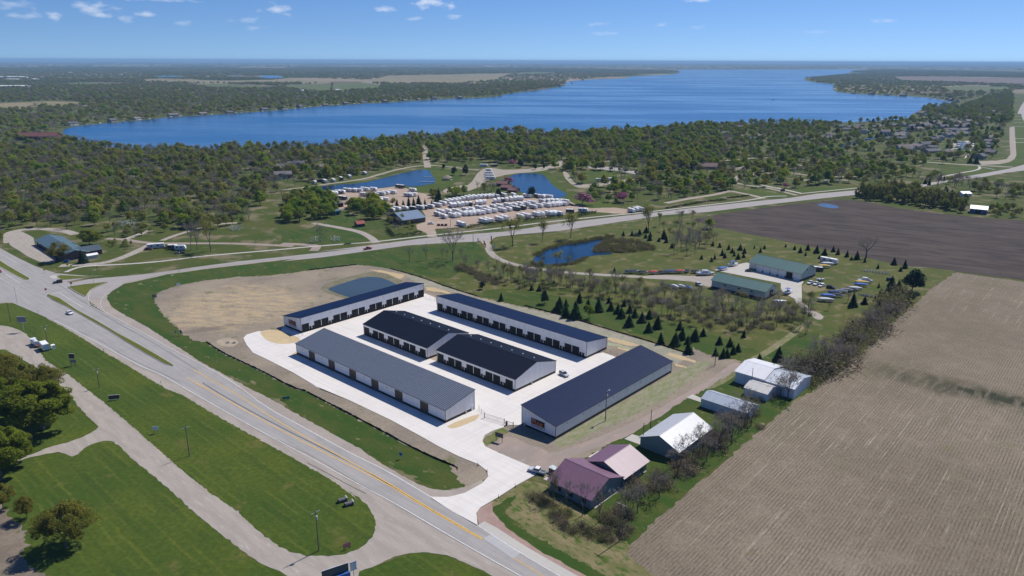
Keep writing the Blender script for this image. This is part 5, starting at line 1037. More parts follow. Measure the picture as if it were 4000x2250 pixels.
trees_px('f7', '60,480,320 110,470,300 150,500,310 210,480,310 80,430,300 240,450,320 280,430,310 180,440,290', 'tallbare', 'pale bare tree in the grove left of the boat storage', 'pale grove by the boat storage', .45); trees_px('f7', '315,300,222', 'leafy', 'bright green round tree at the corner of the dark field', None, 1.3)
for p in scatter(pts('f7', '-60,280 100,230 330,290 390,380 300,440 150,470 0,400'), 3, 34, rt): tree('youngbud' if rt.random() < .4 else 'young', p, rt.uniform(7, 12), 'thin bare tree in the grove between the reedy pond and the dark field', 'grove by the reedy pond', None, .8)
for p in scatter(pts('s', '900,880 1100,740 1300,700 1700,720 1850,800 2100,830 2090,920 1600,970 1000,960 860,930'), 1.6, 95, rt, False): tree('reed' if rt.random() < .7 else 'brush', p, rt.uniform(1.6, 3.2), 'tall olive reeds at the right end of the reedy pond', 'reed bed of the reedy pond')
for p in scatter(pts('k', '1250,380 1400,300 1600,255 1950,200 1990,190 2060,185 2080,205 1960,220 1600,275 1400,322 1290,390'), 1.5, 60, rt, False): tree('reed', p, rt.uniform(1.0, 2.2), 'brown reeds fringing the far bank of the reedy pond', 'pond fringe reeds')
for p in scatter(pts('k', '1230,440 1250,486 1500,478 1640,462 1740,412 1800,394 1760,420 1650,475 1500,492 1230,500'), 1.5, 36, rt, False): tree('reed', p, rt.uniform(.8, 1.8), 'short reeds fringing the near bank of the reedy pond', 'near bank reeds')
trees_px('f', '1575,540,385 1725,480,395 1860,425,345 1570,640,540 1350,600,470 1430,560,430', 'bare', 'bare tree between the boat storage drive and the lane', 'bare trees below the boat storage', .8); trees_px('f7', '1440,1050,840 1000,1060,950 1200,1200,1060 1130,1330,1050 1250,1290,1080', 'bare', 'large bare tree in the hedge at the top of the stubble field', 'bare trees of the upper hedge', .9)
for p in scatter(pts('f7', '960,1449 1100,1230 1280,1100 1450,960 1600,850 1700,800 1560,1000 1420,1160 1250,1310 1090,1430'), 2.6, 60, rt, False): tree('brush' if rt.random() < .5 else 'bare', p, rt.uniform(2, 3.5) if rt.random() < .3 else rt.uniform(4, 9), 'tangled brown thicket bush beside the upper stubble field', 'upper hedge thicket')
# ================================================================== wooded belts: individuals nearest, the rest as woods
rg = np.random.default_rng(77)
KEEPNP = [[(p.x, p.y) for p in K] for K in KEEP]
def fill(poly, per, seed=0, keep=True, clear=False):
    """random points, one per `per` square metres, thinned to stay apart"""
    P = np.array([(p[0], p[1]) for p in poly]); lo, hi = P.min(0), P.max(0); n = int((hi - lo).prod() / per)
    XY = rg.uniform(lo, hi, (min(n, 400000), 2)); XY = XY[inside_np(XY, poly)]
    if keep:
        for K in KEEPNP:
            Kn = np.array(K); a_, b_ = Kn.min(0) - 3, Kn.max(0) + 3
            idx = np.where(((XY > a_) & (XY < b_)).all(1))[0]
            if len(idx): XY = np.delete(XY, idx[inside_np(XY[idx], K)], 0)
        for hx, hy, hr in HOUSEP: XY = XY[(XY[:, 0] - hx) ** 2 + (XY[:, 1] - hy) ** 2 > hr * hr]
    if clear:
        for K in CLEAR: XY = XY[~inside_np(XY, K)]
    cell = {}; out = []; md = math.sqrt(per) * .62
    for x, y in XY:
        i, j = int(x // md), int(y // md)
        if any((x - q[0]) ** 2 + (y - q[1]) ** 2 < md * md for a_ in (-1, 0, 1) for b_ in (-1, 0, 1) for q in cell.get((i + a_, j + b_), ())): continue
        cell.setdefault((i, j), []).append((x, y)); out.append((x, y))
    return out
WOODPTS = []     # (x, y, kind, height, width)
def belt(poly, per, mix, hr, label, group, near=0, wid=(.85, 1.15), clear=False):
    """mix: {kind: share}; the `near` trees closest to the camera become individuals"""
    Q = sorted(fill(poly, per, clear=clear), key=lambda p: p[1]); kinds, wts = list(mix), list(mix.values())
    for i, p in enumerate(Q):
        kd = rt.choices(kinds, wts)[0]; h = (hr[0] * .75 + (hr[1] * 1.15 - hr[0] * .75) * rt.betavariate(2.2, 2.6)) * (1.1 if kd in ('poplar',) else 1.0)
        if i < near: tree(kd, p, h, label[0 if kd in ('leafy', 'bigleafy') else 1 if kd in ('olive', 'budding', 'poplar') else 2], group, None, rt.uniform(*wid))
        else: WOODPTS.append((p[0], p[1], kd, h, rt.uniform(*wid)))
def lab3(where): return ('fresh green leafy tree ' + where, 'olive budding tree ' + where, 'bare grey brown tree ' + where)
belt(pts('v', '-60,400 0,372 160,352 200,356 250,371 330,377 450,377 562,375 700,375 860,366 860,420 720,455 690,475 720,500 650,520 640,560 560,580 430,572 300,560 200,575 0,590 -60,590'), 60, dict(leafy=.2, olive=.34, bare=.46), (6, 13), lab3('in the dense wood left of the long pond'), 'dense left wood', 110)
belt(pts('h', '0,620 200,560 500,540 880,560 900,900 600,960 300,1000 0,1000'), 55, dict(leafy=.75, olive=.25), (9, 13), lab3('in the big clump left of the RV lot'), 'green clump left of the RV lot', 40)
belt(pts('h', '1080,700 1300,560 1500,600 1700,700 1800,900 1500,960 1100,880'), 50, dict(leafy=.6, olive=.4), (8, 12), lab3('in the round clump beside the RV lot hall'), 'round clump by the RV lot', 30)
belt(pts('e', '30,560 200,560 380,620 380,700 100,760 20,680'), 30, dict(bare=.8, olive=.2), (4, 8), lab3('in front of the blue grey RV lot hall'), 'trees before the RV lot hall', 14)
belt(pts('e', '60,300 250,230 480,160 640,150 680,340 400,400 100,400'), 60, dict(leafy=.4, olive=.6), (6, 9), lab3('between the two halves of the RV lot'), 'trees inside the RV lot', 18)
belt(pts('e', '800,230 1000,190 1030,260 960,290 820,285'), 40, dict(leafy=1), (7, 10), lab3('in the clump behind the back trailer row'), 'clump behind the trailers', 8)
belt(pts('e', '1060,160 1200,110 1380,150 1400,260 1150,240'), 70, dict(bare=.9, olive=.1), (8, 12), lab3('left of the maroon cabins'), 'bare trees by the cabins', 12)
belt(pts('e', '1650,230 2000,220 2050,290 1800,300 1600,260'), 120, dict(bare=1), (8, 11), lab3('on the near bank of the round pond'), 'bare trees on the pond bank', 6)
belt(pts('d', '2140,260 2300,240 2576,230 2576,370 2380,390 2270,370 2200,300'), 110, dict(leafy=.8, bare=.2), (7, 11), lab3('right of the RV lot and the blossoming trees'), 'trees right of the RV lot', 22)
belt(pts('v', '860,366 1000,354 1125,345 1200,340 1300,337 1500,337 1600,332 1700,325 1800,317 1800,420 1700,430 1640,440 1440,432 1300,412 1120,408 1000,412 900,440 760,475 720,470 860,430'), 78, dict(leafy=.58, olive=.16, bare=.26), (7, 15), lab3('in the green belt between the ponds and the lake'), 'green belt by the lake', 70)
belt(pts('v', '1800,317 1900,311 2080,312 2080,340 2080,380 2250,430 2330,445 2200,462 1900,478 1700,495 1640,515 1600,480 1440,462 1440,440 1640,440'), 125, dict(leafy=.46, olive=.22, bare=.32), (7.5, 13), lab3('in the campground on the right'), 'campground trees', 120)
belt(pts('v', '1900,311 2100,312 2285,300 2330,290 2480,262 2520,250 2540,300 2500,400 2300,420 2080,385 2080,340'), 230, dict(leafy=.45, olive=.25, bare=.2, pine=.1), (7, 12), lab3('among the lakeside houses'), 'trees among the lakeside houses', 40)
belt(pts('j', '150,290 700,340 1300,430 1700,490 1720,400 1500,330 1000,230 500,150 200,170'), 26, dict(poplar=.85, olive=.15), (9, 13), lab3('in the tight grove beyond the dark field'), 'grove beyond the dark field', 80)
belt(pts('j', '1000,90 1700,130 2000,250 2576,330 2900,300 2900,180 2400,180 2000,60 1300,-20 1000,20'), 60, dict(bare=.55, olive=.35, leafy=.1), (7, 12), lab3('behind the blue shed'), 'wood behind the blue shed', 40)
belt(pts('j', '2000,430 2150,560 2400,570 2600,520 2700,440 2300,430'), 60, dict(olive=.7, leafy=.3), (5, 8), lab3('around the blue shed'), 'trees around the blue shed', 12)
belt(pts('i7', '0,560 250,500 700,450 780,400 600,330 300,280 0,300'), 90, dict(leafy=.5, bare=.4, olive=.1), (6, 9), lab3('behind the clipped hedge by the side road'), 'trees behind the clipped hedge', 26)
belt(pts('f4', '-60,380 60,330 180,350 60,400'), 40, dict(olive=1), (6, 8), lab3('beside the gravel yard at the left edge'), 'trees by the gravel yard', 6)
belt(pts('f4', '750,330 800,300 1100,290 1250,340 1150,370 800,350'), 50, dict(bare=.6, olive=.4), (5, 9), lab3('along the paths behind the crossroads shop'), 'trees by the paths', 14)
belt(pts('f4', '760,400 860,400 950,420 900,450 820,450'), 16, dict(olive=1), (2.5, 4), lab3('bush on the green beside the gravel path'), 'bushes on the green', 8)
belt(pts('f4', '1580,395 1900,400 1900,415 1600,410'), 30, dict(bare=1), (2.5, 4), lab3('in the scrub on the roadside green'), 'scrub on the roadside green', 8)
belt(pts('f3', '1830,790 1900,760 2060,752 2100,770 2300,700 2470,650 2490,700 2480,880 2300,880 2100,830 1900,840'), 130, dict(leafy=.4, olive=.3, bare=.3), (8, 13), lab3('in the wood round the small bay'), 'wood round the bay', 0)
belt(pts('h', '0,340 500,300 1000,250 1500,150 2000,60 2300,20 2200,-40 1500,50 900,170 300,220 0,260'), 75, dict(bare=.5, leafy=.3, olive=.2), (6, 10), lab3('along the path behind the long pond'), 'trees behind the long pond', 30)
# beyond the water
far = dict(leafy=.22, olive=.36, bare=.42)
belt(pts('v', '-40,335 -40,200 250,198 600,195 700,200 760,212 950,210 1240,212 1330,204 1424,205 1423,212 1405,218 1340,228 1300,232 1262,240 1250,242 1100,249 1000,256 900,261 800,267 700,277 560,287 430,294 330,304 260,310 180,317 140,330 100,350 0,365'), 300, far, (8, 13), lab3('on the far bank'), 'far bank', 0, (1.2, 1.7), True)
belt(pts('v', '-40,200 300,196 700,194 1000,205 1240,212 1420,202 1575,192 1690,184 1712,181 1690,177.5 1400,172 800,170 -40,170'), 1500, far, (8, 14), lab3('far'), 'far', 0, (1.8, 3.0), True)
belt(pts('v', '-200,171 800,170 1400,171 1740,174 2130,173.5 2600,178 2800,178 2800,162 -200,155'), 60000, far, (11, 17), lab3('far'), 'far', 0, (5.0, 9.0), True)
belt(pts('f3', '1000,560 1230,540 1440,526 1320,513 1480,500 1700,500 2700,520 2700,560 1850,548 1620,553 1700,582 2000,590 2560,608 2560,650 2400,660 2090,735 1960,705 1850,690 1700,684 1500,675 1280,662 1212,650 1206,630 1225,604 1060,588'), 700, far, (8, 13), lab3('far right'), 'far', 0, (1.4, 2.1), True)
# the woods: one object per belt of mass, tree meshes instanced on points
def woods(name, P, label):
    keys = sorted({(kd, k) for (_, _, kd, _, _) in P for k in range(len(PROTO[kd]))} & set(FIRST)); kid = {kd: [i for i, q in enumerate(keys) if q[0] == kd] for kd, _ in keys}
    me = bpy.data.meshes.new(name); me.from_pydata([(x, y, .02) for x, y, *_ in P], [], [])
    ai = me.attributes.new('pick', 'INT', 'POINT'); ar = me.attributes.new('turn', 'FLOAT_VECTOR', 'POINT'); asc = me.attributes.new('size', 'FLOAT_VECTOR', 'POINT')
    pk = [rt.choice(kid[q[2]]) for q in P]; ai.data.foreach_set('value', pk)
    ar.data.foreach_set('vector', [c for q in P for c in (0, 0, rt.uniform(0, 6.28))])
    S = []
    for q, k in zip(P, pk): s = q[3] / PROTO[keys[k][0]][keys[k][1]][2]; S += [s * q[4], s * q[4], s]
    asc.data.foreach_set('vector', S)
    o = link(name, me); ng = bpy.data.node_groups.new(name, 'GeometryNodeTree'); ng.interface.new_socket('Geometry', in_out='INPUT', socket_type='NodeSocketGeometry'); ng.interface.new_socket('Geometry', in_out='OUTPUT', socket_type='NodeSocketGeometry')
    gi, go = ng.nodes.new('NodeGroupInput'), ng.nodes.new('NodeGroupOutput'); jo = ng.nodes.new('GeometryNodeJoinGeometry')
    def na(nm, ty): x = ng.nodes.new('GeometryNodeInputNamedAttribute'); x.data_type = ty; x.inputs['Name'].default_value = nm; return x.outputs['Attribute']
    pick, turn, size = na('pick', 'INT'), na('turn', 'FLOAT_VECTOR'), na('size', 'FLOAT_VECTOR')
    er = ng.nodes.new('FunctionNodeEulerToRotation'); ng.links.new(turn, er.inputs[0])
    for part in (0, 1):
        for i, kk in enumerate(keys):
            oi = ng.nodes.new('GeometryNodeObjectInfo'); oi.transform_space = 'ORIGINAL'; oi.inputs['Object'].default_value = FIRST[kk][part]; oi.inputs['As Instance'].default_value = True
            cmp_ = ng.nodes.new('FunctionNodeCompare'); cmp_.data_type = 'INT'; cmp_.operation = 'EQUAL'; ng.links.new(pick, cmp_.inputs[2]); cmp_.inputs[3].default_value = i
            ip = ng.nodes.new('GeometryNodeInstanceOnPoints'); ng.links.new(gi.outputs[0], ip.inputs['Points']); ng.links.new(oi.outputs['Geometry'], ip.inputs['Instance']); ng.links.new(cmp_.outputs[0], ip.inputs['Selection'])
            ng.links.new(er.outputs[0], ip.inputs['Rotation']); ng.links.new(size, ip.inputs['Scale']); ng.links.new(ip.outputs[0], jo.inputs[0])
    ng.links.new(jo.outputs[0], go.inputs[0]); md = o.modifiers.new('woods', 'NODES'); md.node_group = ng; tag(o, label, 'wood', None, 'stuff')
print('wood points', len(WOODPTS))
woods('near_wood', [q for q in WOODPTS if q[1] < 1250], 'mixed spring wood and campground trees on the near side of the lake')
woods('far_wood', [q for q in WOODPTS if q[1] >= 1250], 'distant woods on the far banks of the lake fading towards the horizon')
# hedges: clipped, dense
def hedge(P, wd, ht, label, group=None):
    P = chaikin(P, 1, False); rng = np.random.default_rng(len(P)); C = []
    for a_, b_ in zip(P[:-1], P[1:]):
        L_ = (b_ - a_).length; n = int(L_ * 26); f_ = rng.uniform(0, 1, n); d = (b_ - a_).normalized(); nn = Vector((-d.y, d.x, 0))
        u = rng.uniform(-1, 1, n) * wd / 2; z = ht * rng.uniform(.05, 1, n) ** .6; top = .86 + .14 * np.sin(f_ * L_ * .9 + a_.x)
        C.append(np.stack([a_.x + d.x * L_ * f_ + nn.x * u, a_.y + d.y * L_ * f_ + nn.y * u, z * top], 1))
    C = np.concatenate(C); me = tri_mesh('hedge', leaf_tris(C, .5, rng), [HEDGEM]); o = empty('hedge', P[0], 0, label, 'hedge', group)
    c_ = link('foliage', me, o); c_.location = -P[0]
hedge(pts('e', '1040,680 1250,645 1520,615'), 2.6, 2.6, 'clipped dark hedge along the RV lot, left stretch'); hedge(pts('e', '1740,600 2000,560 2250,545'), 2.6, 2.6, 'clipped dark hedge along the RV lot, middle stretch'); hedge(pts('e', '2440,535 2576,505', 's', '930,165'), 2.4, 2.6, 'clipped dark hedge along the RV lot, short right stretch')
hedge(pts('e', '120,790 300,780 480,745'), 3, 2.4, 'clipped hedge in front of the blue grey RV lot hall'); hedge(pts('e', '40,700 80,760 120,790'), 3, 2.4, 'short clipped hedge turning beside the RV lot hall')
hedge(pts('i7', '0,630 250,590 450,550 760,520'), 2.4, 1.5, 'low clipped hedge row along the footpath, right of the RV lot'); hedge(pts('i7', '770,500 900,485 1050,465'), 1.6, 1.2, 'low broken hedge at the camp entrance')
# ================================================================== vehicles, boats, street furniture
CARC = {}
def paint(name, c): return mat('paint ' + name, c, .25, .0, .5, .04)
TYRE = mat('tyre', (.015, .015, .016), .8); RIMM = mat('wheel rim', (.35, .35, .36), .35, .6); HEADL = mat('headlight', (.75, .76, .74), .15); TAILL = mat('tail light', (.35, .02, .02), .3); CHROME = mat('bumper', (.3, .3, .31), .3, .5)
WHEEL = MB().tube((0, -.11, 0), (0, .11, 0), .34, .34, 14).mesh('tyre', TYRE); RIM = MB().tube((0, -.12, 0), (0, .12, 0), .2, .2, 10).mesh('rim', RIMM)
def ringbox(x0, x1, y, z0, z1, ch=.12):
    return [(x0, -y + ch, z0), (x0, y - ch, z0), (x1, y - ch, z1), (x1, -y + ch, z1)]
def profile_body(prof, wy, tuck=.08):
    """side outline (x,z) pushed across the width with rounded edges"""
    mb = MB(); cx = sum(p[0] for p in prof) / len(prof); cz = sum(p[1] for p in prof) / len(prof); rings = []
    for y, s in ((-wy, 1 - tuck), (-wy + .12, 1.0), (wy - .12, 1.0), (wy, 1 - tuck)): rings.append([Vector((cx + (x - cx) * s, y, cz + (z - cz) * s)) for x, z in prof])
    return mb.loft(rings)
def car_meshes(kind):
    if kind in CARC: return CARC[kind]
    if kind == 'sedan': body = [(-2.25, .35), (-2.28, .85), (-1.6, 1.0), (.75, 1.0), (1.9, .86), (2.25, .68), (2.28, .35)]; cab = [(-1.75, .98), (-1.1, 1.42), (.05, 1.45), (.95, .98)]; L = 2.28; wx = (-1.35, 1.4)
    elif kind in ('suv', 'van'): body = [(-2.3, .4), (-2.34, 1.05), (1.0, 1.08), (2.05, .98), (2.35, .75), (2.36, .4)]; cab = [(-2.25, 1.04), (-2.0, 1.68), (.25, 1.72), (1.2, 1.05)]; L = 2.36; wx = (-1.4, 1.45)
    else: body = [(-2.9, .5), (-2.92, 1.1), (-1.05, 1.1), (1.2, 1.16), (2.6, 1.08), (2.88, .85), (2.9, .5)]; cab = [(-1.0, 1.1), (-.8, 1.82), (.55, 1.85), (1.35, 1.12)]; L = 2.92; wx = (-1.85, 1.85)
    B = profile_body(body, .93); C = profile_body(cab, .80, .02); zt = max(z for _, z in cab)
    R = profile_body([(x, z + .015) for x, z in ([(cab[1][0] - .05, zt - .09), (cab[1][0] + .05, zt), (cab[2][0] - .05, zt + .01), (cab[2][0] + .08, zt - .09)])], .79, .02)
    CARC[kind] = (B, C, R, L, wx); return CARC[kind]
def wheels(t, xs, wy, r=1.0):
    for x in xs:
        for s in (-1, 1):
            w_ = link('wheel', WHEEL, t, (x, s * wy, .34 * r), s=r); link('rim', RIM, w_, (0, 0, 0))
def car(kind, p, ang, col, label, group=None, roof=None, cat=None, bed=None):
    B, C, R, L, wx = car_meshes(kind); nm = {'sedan': 'car', 'suv': 'car', 'van': 'car', 'pickup': 'pickup_truck'}[kind]
    t = empty(nm, (p[0], p[1], gz(p)), ang, label, cat or ('pickup' if kind == 'pickup' else 'car'), group)
    link('body', B.mesh('body', col, False), t); link('window_glass', C.mesh('window_glass', GLASSM), t); link('roof', R.mesh('roof', roof or col), t); wheels(t, wx, .84)
    for s in (-1, 1):
        MB().box(L - .12, L + .01, s * .62 - .16, s * .62 + .16, .72, .86).obj('headlight', HEADL, t); MB().box(-L - .01, -L + .1, s * .68 - .12, s * .68 + .12, .8, .98).obj('tail_light', TAILL, t)
    MB().box(L - .02, L + .06, -.8, .8, .42, .6).obj('bumper', CHROME, t)
    if kind == 'pickup': MB().box(-2.78, -1.12, -.72, .72, 1.06, 1.13).obj('bed_cover', bed or mat('bed cover', (.06, .075, .085), .6), t)
    return t
def gang(fr, x0, y0, x1, y1): return ang_of(G(fr, x0, y0), G(fr, x1, y1))
SIL = paint('silver', (.48, .50, .53)); WHT = paint('white', (.75, .76, .77)); BLK = paint('black', (.012, .013, .016)); RED = paint('red', (.30, .02, .02)); BLU = paint('blue', (.03, .08, .28)); MAR = paint('maroon', (.10, .012, .018)); GRYP = paint('grey', (.14, .15, .16))
car('van', G('z6', 1295, 690), gang('z6', 1255, 660, 1335, 705), SIL, 'silver minivan parked on the concrete beside the navy roofed storage building')
car('pickup', G('i5', 1125, 1370), gang('i5', 1300, 1400, 960, 1310), SIL, 'silver pickup with dark bed cover beside the plum roofed house', roof=WHT)
car('sedan', G('f4', 500, 912), gang('f4', 470, 890, 540, 925), WHT, 'white car driving along the highway beside the grass median')
car('suv', G('f4', 416, 690), gang('f4', 450, 683, 380, 692), BLK, 'black car crossing the highway intersection')
car('sedan', G('f4', -5, 612), gang('f4', -30, 595, 20, 625), RED, 'red car on the highway at the left edge of the photo')
car('pickup', G('d', 620, 690), gang('d', 590, 695, 650, 685), RED, 'red pickup driving along the side road')
car('suv', G('f', 790, 305), gang('f', 770, 290, 830, 315), SIL, 'silver car at the corner of the nearer boat storage hall')
for i, (x, y) in enumerate([(1593, 292), (1636, 300), (1672, 312)]): car('pickup' if i < 2 else 'suv', G('f', x, y), gang('f', x + 20, y - 10, x - 20, y + 6), WHT, ['white pickup parked right of the boat hall, nearest the hall', 'white pickup parked right of the boat hall, middle of three', 'white car parked right of the boat hall, last of three'][i])
car('sedan', G('f', 1152, 205), gang('f', 1130, 202, 1178, 206), BLK, 'dark car in front of the overhead doors of the boat hall'); car('suv', G('f', 1738, 325), gang('f', 1715, 320, 1760, 328), BLK, 'dark vehicle on the grass beside the covered boats'); car('suv', G('f', 2165, 268), .3, BLK, 'dark vehicle beside the spruce clump right of the boats')
car('suv', G('f4', 1065, 452), gang('f4', 1035, 452, 1090, 450), MAR, 'maroon car on the roadside green beside the blue trailer'); car('pickup', G('f4', 1208, 440), .1, RED, 'red pickup among the trailers on the roadside green'); car('pickup', G('f4', 1292, 478), gang('f4', 1250, 480, 1335, 475), BLK, 'black pickup on the roadside green beside the tall bare trees')
car('suv', G('e', 590, 632), gang('e', 555, 628, 625, 625), WHT, 'white car parked on the gravel in front of the RV lot'); car('pickup', G('e', 2345, 395), .2, BLK, 'dark pickup at the right end of the RV lot')
for i, (x, y, c_) in enumerate([(1820, 345, BLK), (1915, 335, BLK), (2010, 300, WHT), (2090, 300, BLK), (2150, 300, GRYP), (1810, 290, BLK)]): car('suv' if i % 2 else 'pickup', G('i7', x, y), .1, c_, ['black pickup parked leftmost on the grass by the second camp entrance', 'black car second from left in the row by the camp entrance', 'white pickup parked among dark cars by the camp entrance', 'black car right of the white pickup by the camp entrance', 'grey pickup at the right end of the row by the camp entrance', 'dark car behind the row by the camp entrance'][i])
car('sedan', G('d', 2575, 148), .2, BLU, 'blue car on the camp parking lot'); car('sedan', G('i7', 850, 160), .3, BLK, 'dark car beside the camp road near the brown hall')

# ---- travel trailers
RVW = rmat('trailer shell', [(.74, .74, .73), (.70, .70, .69), (.77, .77, .77), (.66, .65, .62), (.73, .73, .74)], .35, 0, .5, .03); RVD = mat('trailer dark shell', (.035, .045, .06), .35); STRP = rmat('trailer stripe', [(.18, .2, .24), (.06, .09, .2), (.3, .26, .22), (.12, .12, .13)], .5); ROOFW = mat('trailer roof', (.72, .72, .70), .7, v=.15)
def rv_mesh(L, nose):
    h0, h1 = .55, 3.25; half = L / 2
    prof = [(-half, h0), (-half, h1 - .15), (-half + .2, h1), (half - nose, h1), (half - .25, h1 - .75 if nose > .4 else h1 - .25), (half, h0 + .7), (half - .3, h0)]
    return profile_body(prof, 1.25, .03)
RVK = []
for L_, n_ in ((8.2, .9), (9.6, .5), (7.0, .9), (10.6, .3)):
    B = rv_mesh(L_, n_); hl = L_ / 2
    RVK.append((B.mesh('body', RVW), B.mesh('body', RVD), L_, MB().box(-hl + .1, hl - 1.0, -1.262, -1.25, 1.15, 1.45).box(-hl + .1, hl - 1.0, 1.25, 1.262, 1.15, 1.45).mesh('stripe', STRP), MB().box(-.7, .7, -1.27, -1.25, 1.75, 2.5).mesh('window', GLASSM), MB().box(-.5, .5, -.4, .4, 0, .3).mesh('air_conditioner', LAMPW),
                MB().box(-hl + .15, hl - n_ - .1, -1.13, 1.13, 3.25, 3.27).mesh('roof_membrane', ROOFW), MB().tube((hl - .3, -.7, .5), (hl + 1.1, 0, .5), .06, .06).tube((hl - .3, .7, .5), (hl + 1.1, 0, .5), .06, .06).tube((hl + 1.05, 0, 0), (hl + 1.05, 0, .6), .05, .05).mesh('hitch', CHROME), MB().box(-hl - .01, -hl, -.7, .7, 1.8, 2.5).mesh('rear_window', GLASSM)))
rr = random.Random(21)
def rv(p, ang, label, group, k=None, dark=False, sc_=1.0):
    k = rr.randrange(4) if k is None else k; bm_, bd, L_, st, wi, ac, rf, hi, rw2 = RVK[k]
    t = empty('travel_trailer', (p[0], p[1], gz(p)), ang, label, 'trailer', group)
    if sc_ != 1: t.scale = (sc_,) * 3
    link('body', bd if dark else bm_, t); link('stripe', st, t); link('roof_membrane', rf, t); link('hitch', hi, t); link('rear_window', rw2, t)
    for x in (-L_ * .25, L_ * .12): link('window', wi, t, (x, 0, 0)); o = link('window', wi, t, (x, 0, 0)); o.rotation_euler = (0, 0, math.pi)
    link('air_conditioner', ac, t, (0, 0, 3.26))
    for x in (-.5, .35):
        for s in (-1, 1): link('wheel', WHEEL, t, (x, s * 1.1, .34))
    return t
ORD = ['first', 'second', 'third', 'fourth', 'fifth', 'sixth', 'seventh', 'eighth', 'ninth', 'tenth', 'eleventh', 'twelfth', 'thirteenth', 'fourteenth', 'fifteenth', 'sixteenth', 'seventeenth', 'eighteenth', 'nineteenth', 'twentieth', 'twenty first', 'twenty second']
def rv_row(fr, s, ang, where, group, dark=(), sp=.06):
    L_ = sorted(tuple(map(float, q.split(','))) for q in s.split())
    for i, (x, y) in enumerate(L_): rv(G(fr, x, y), math.radians(ang) + rr.uniform(-sp, sp), ('dark' if i in dark else 'white') + ' trailer, %s from left in %s' % (ORD[i], where), group, None, i in dark)
rv_row('e', '970,652 1250,612 1310,602 1450,587 1515,572', -52, 'the front row behind the left hedge', 'trailers behind the left hedge')
rv_row('e', '1715,556 1790,545 1915,527 1975,520 2075,516 2130,513 2185,513', -52, 'the front row behind the middle hedge', 'trailers behind the middle hedge')
rv_row('e', '2340,490 2505,478', -15, 'the front row at the right hedge', 'trailers behind the right hedge', (0,))
rv_row('e', '675,525 755,555 865,543 925,535 1000,520 1062,517 1115,513 1168,508 1220,503 1300,490 1368,480 1485,472 1570,462 1660,455 1745,442', -48, 'the long double row facing the hedge', 'trailers of the long double row', (13, 14))
rv_row('e', '718,497 815,492 905,487 1020,470 1100,468 1195,447 1280,447 1375,432 1450,425 1560,412 1640,410 1710,400 1790,395', -48, 'the rank behind the long double row', 'trailers behind the long double row')
rv_row('e', '1875,432 1955,418 2045,412 2110,405 2160,400 2200,396 2245,392', -48, 'the right end group of the double row', 'trailers of the right end group')
rv_row('e', '1860,382 1990,362 2050,360 2100,358 2150,358 2205,358 2275,364', -42, 'the rear of the right end group', 'rear trailers of the right end group')
rv_row('e', '850,412 895,413 945,404 992,398 1042,394 1090,396', -78, 'the short rank facing the spruce screen', 'trailers of the short rank', (5,))
rv_row('e', '1172,382 1218,378 1268,372', -82, 'the group of three in the middle of the lot', 'three trailers in the middle')
rv_row('e', '1396,358 1446,350 1494,348 1542,343 1600,333 1650,328 1692,325 1732,325', -80, 'the rank of eight near the round pond', 'trailers near the round pond', (2,))
rv_row('e', '795,368 845,360 895,350 940,340 995,330 1050,322 1095,313 1150,310 1205,303 1255,300 1305,300 1350,296 1412,297 1505,285 1628,282', -60, 'the back row along the trees', 'trailers of the back row')
rv_row('e', '1802,294 1930,296 1985,305 2060,305', -35, 'the group below the round pond', 'trailers below the round pond', (1,))
rv_row('e', '90,472 165,458 265,452 368,455 455,442 515,440 592,430 672,410 742,388', -38, 'the row beside the blue grey hall', 'trailers beside the hall', (3, 5))
rv_row('h', '640,520 700,528 765,515 830,515 885,512 950,500 1010,495 1110,465 1195,470 1285,470 1400,450 1545,450', -30, 'the row along the long pond', 'trailers along the long pond', (5,))
rv_row('h', '1030,600 1385,540 1490,545 1570,545 1665,525 1750,510 1860,500 1990,405 2200,465', -30, 'the loose second row by the long pond', 'trailers of the loose second row', (0, 3, 7))
rv_row('h', '1640,630 1720,620 1650,690 2130,550 2200,540', -30, 'the group half hidden by the spruce screen', 'trailers behind the screen')
rv_row('d', '2280,200 2342,196', 5, 'the pair on the camp lawn', 'trailers on the camp lawn'); rv_row('s', '1630,150 1720,130 1800,120', -60, 'the group of three beside the road', 'trailers by the road')
rv_row('d', '1455,95 1490,130 1490,150 1495,168 1500,185', -12, 'the stack of trailers behind the cabins', 'trailers behind the cabins'); rv_row('h', '560,335 730,315 870,300 1000,270 1140,235 1400,180', -60, 'the campers along the far side of the long pond', 'campers across the long pond', (3,))
rv(G('f', 1725, 142), gang('f', 1660, 125, 1790, 150), 'long white motorhome beside the dark field spruces at the boat storage', None, 3); rv(G('f4', 1118, 440), gang('f4', 1070, 440, 1165, 432), 'white and blue trailer parked on the roadside green', None, 3); rv(G('f4', 1295, 452), .1, 'white trailer beside the red pickup on the roadside green', None, 2); rv(G('f4', 1245, 448), .1, 'dark trailer in the middle of the roadside green', None, 2, True); rv(G('f', 1650, 200), gang('f', 1620, 195, 1690, 202), 'grey box trailer behind the far boat storage hall', None, 2, True, .8)
rv(G('d', 1740, 60), 0, 'white trailer among trees beside the camp road', None, 1); rv(G('d', 1530, 95), .3, 'dark trailer beside the bus shed at the camp road', None, 0, True)

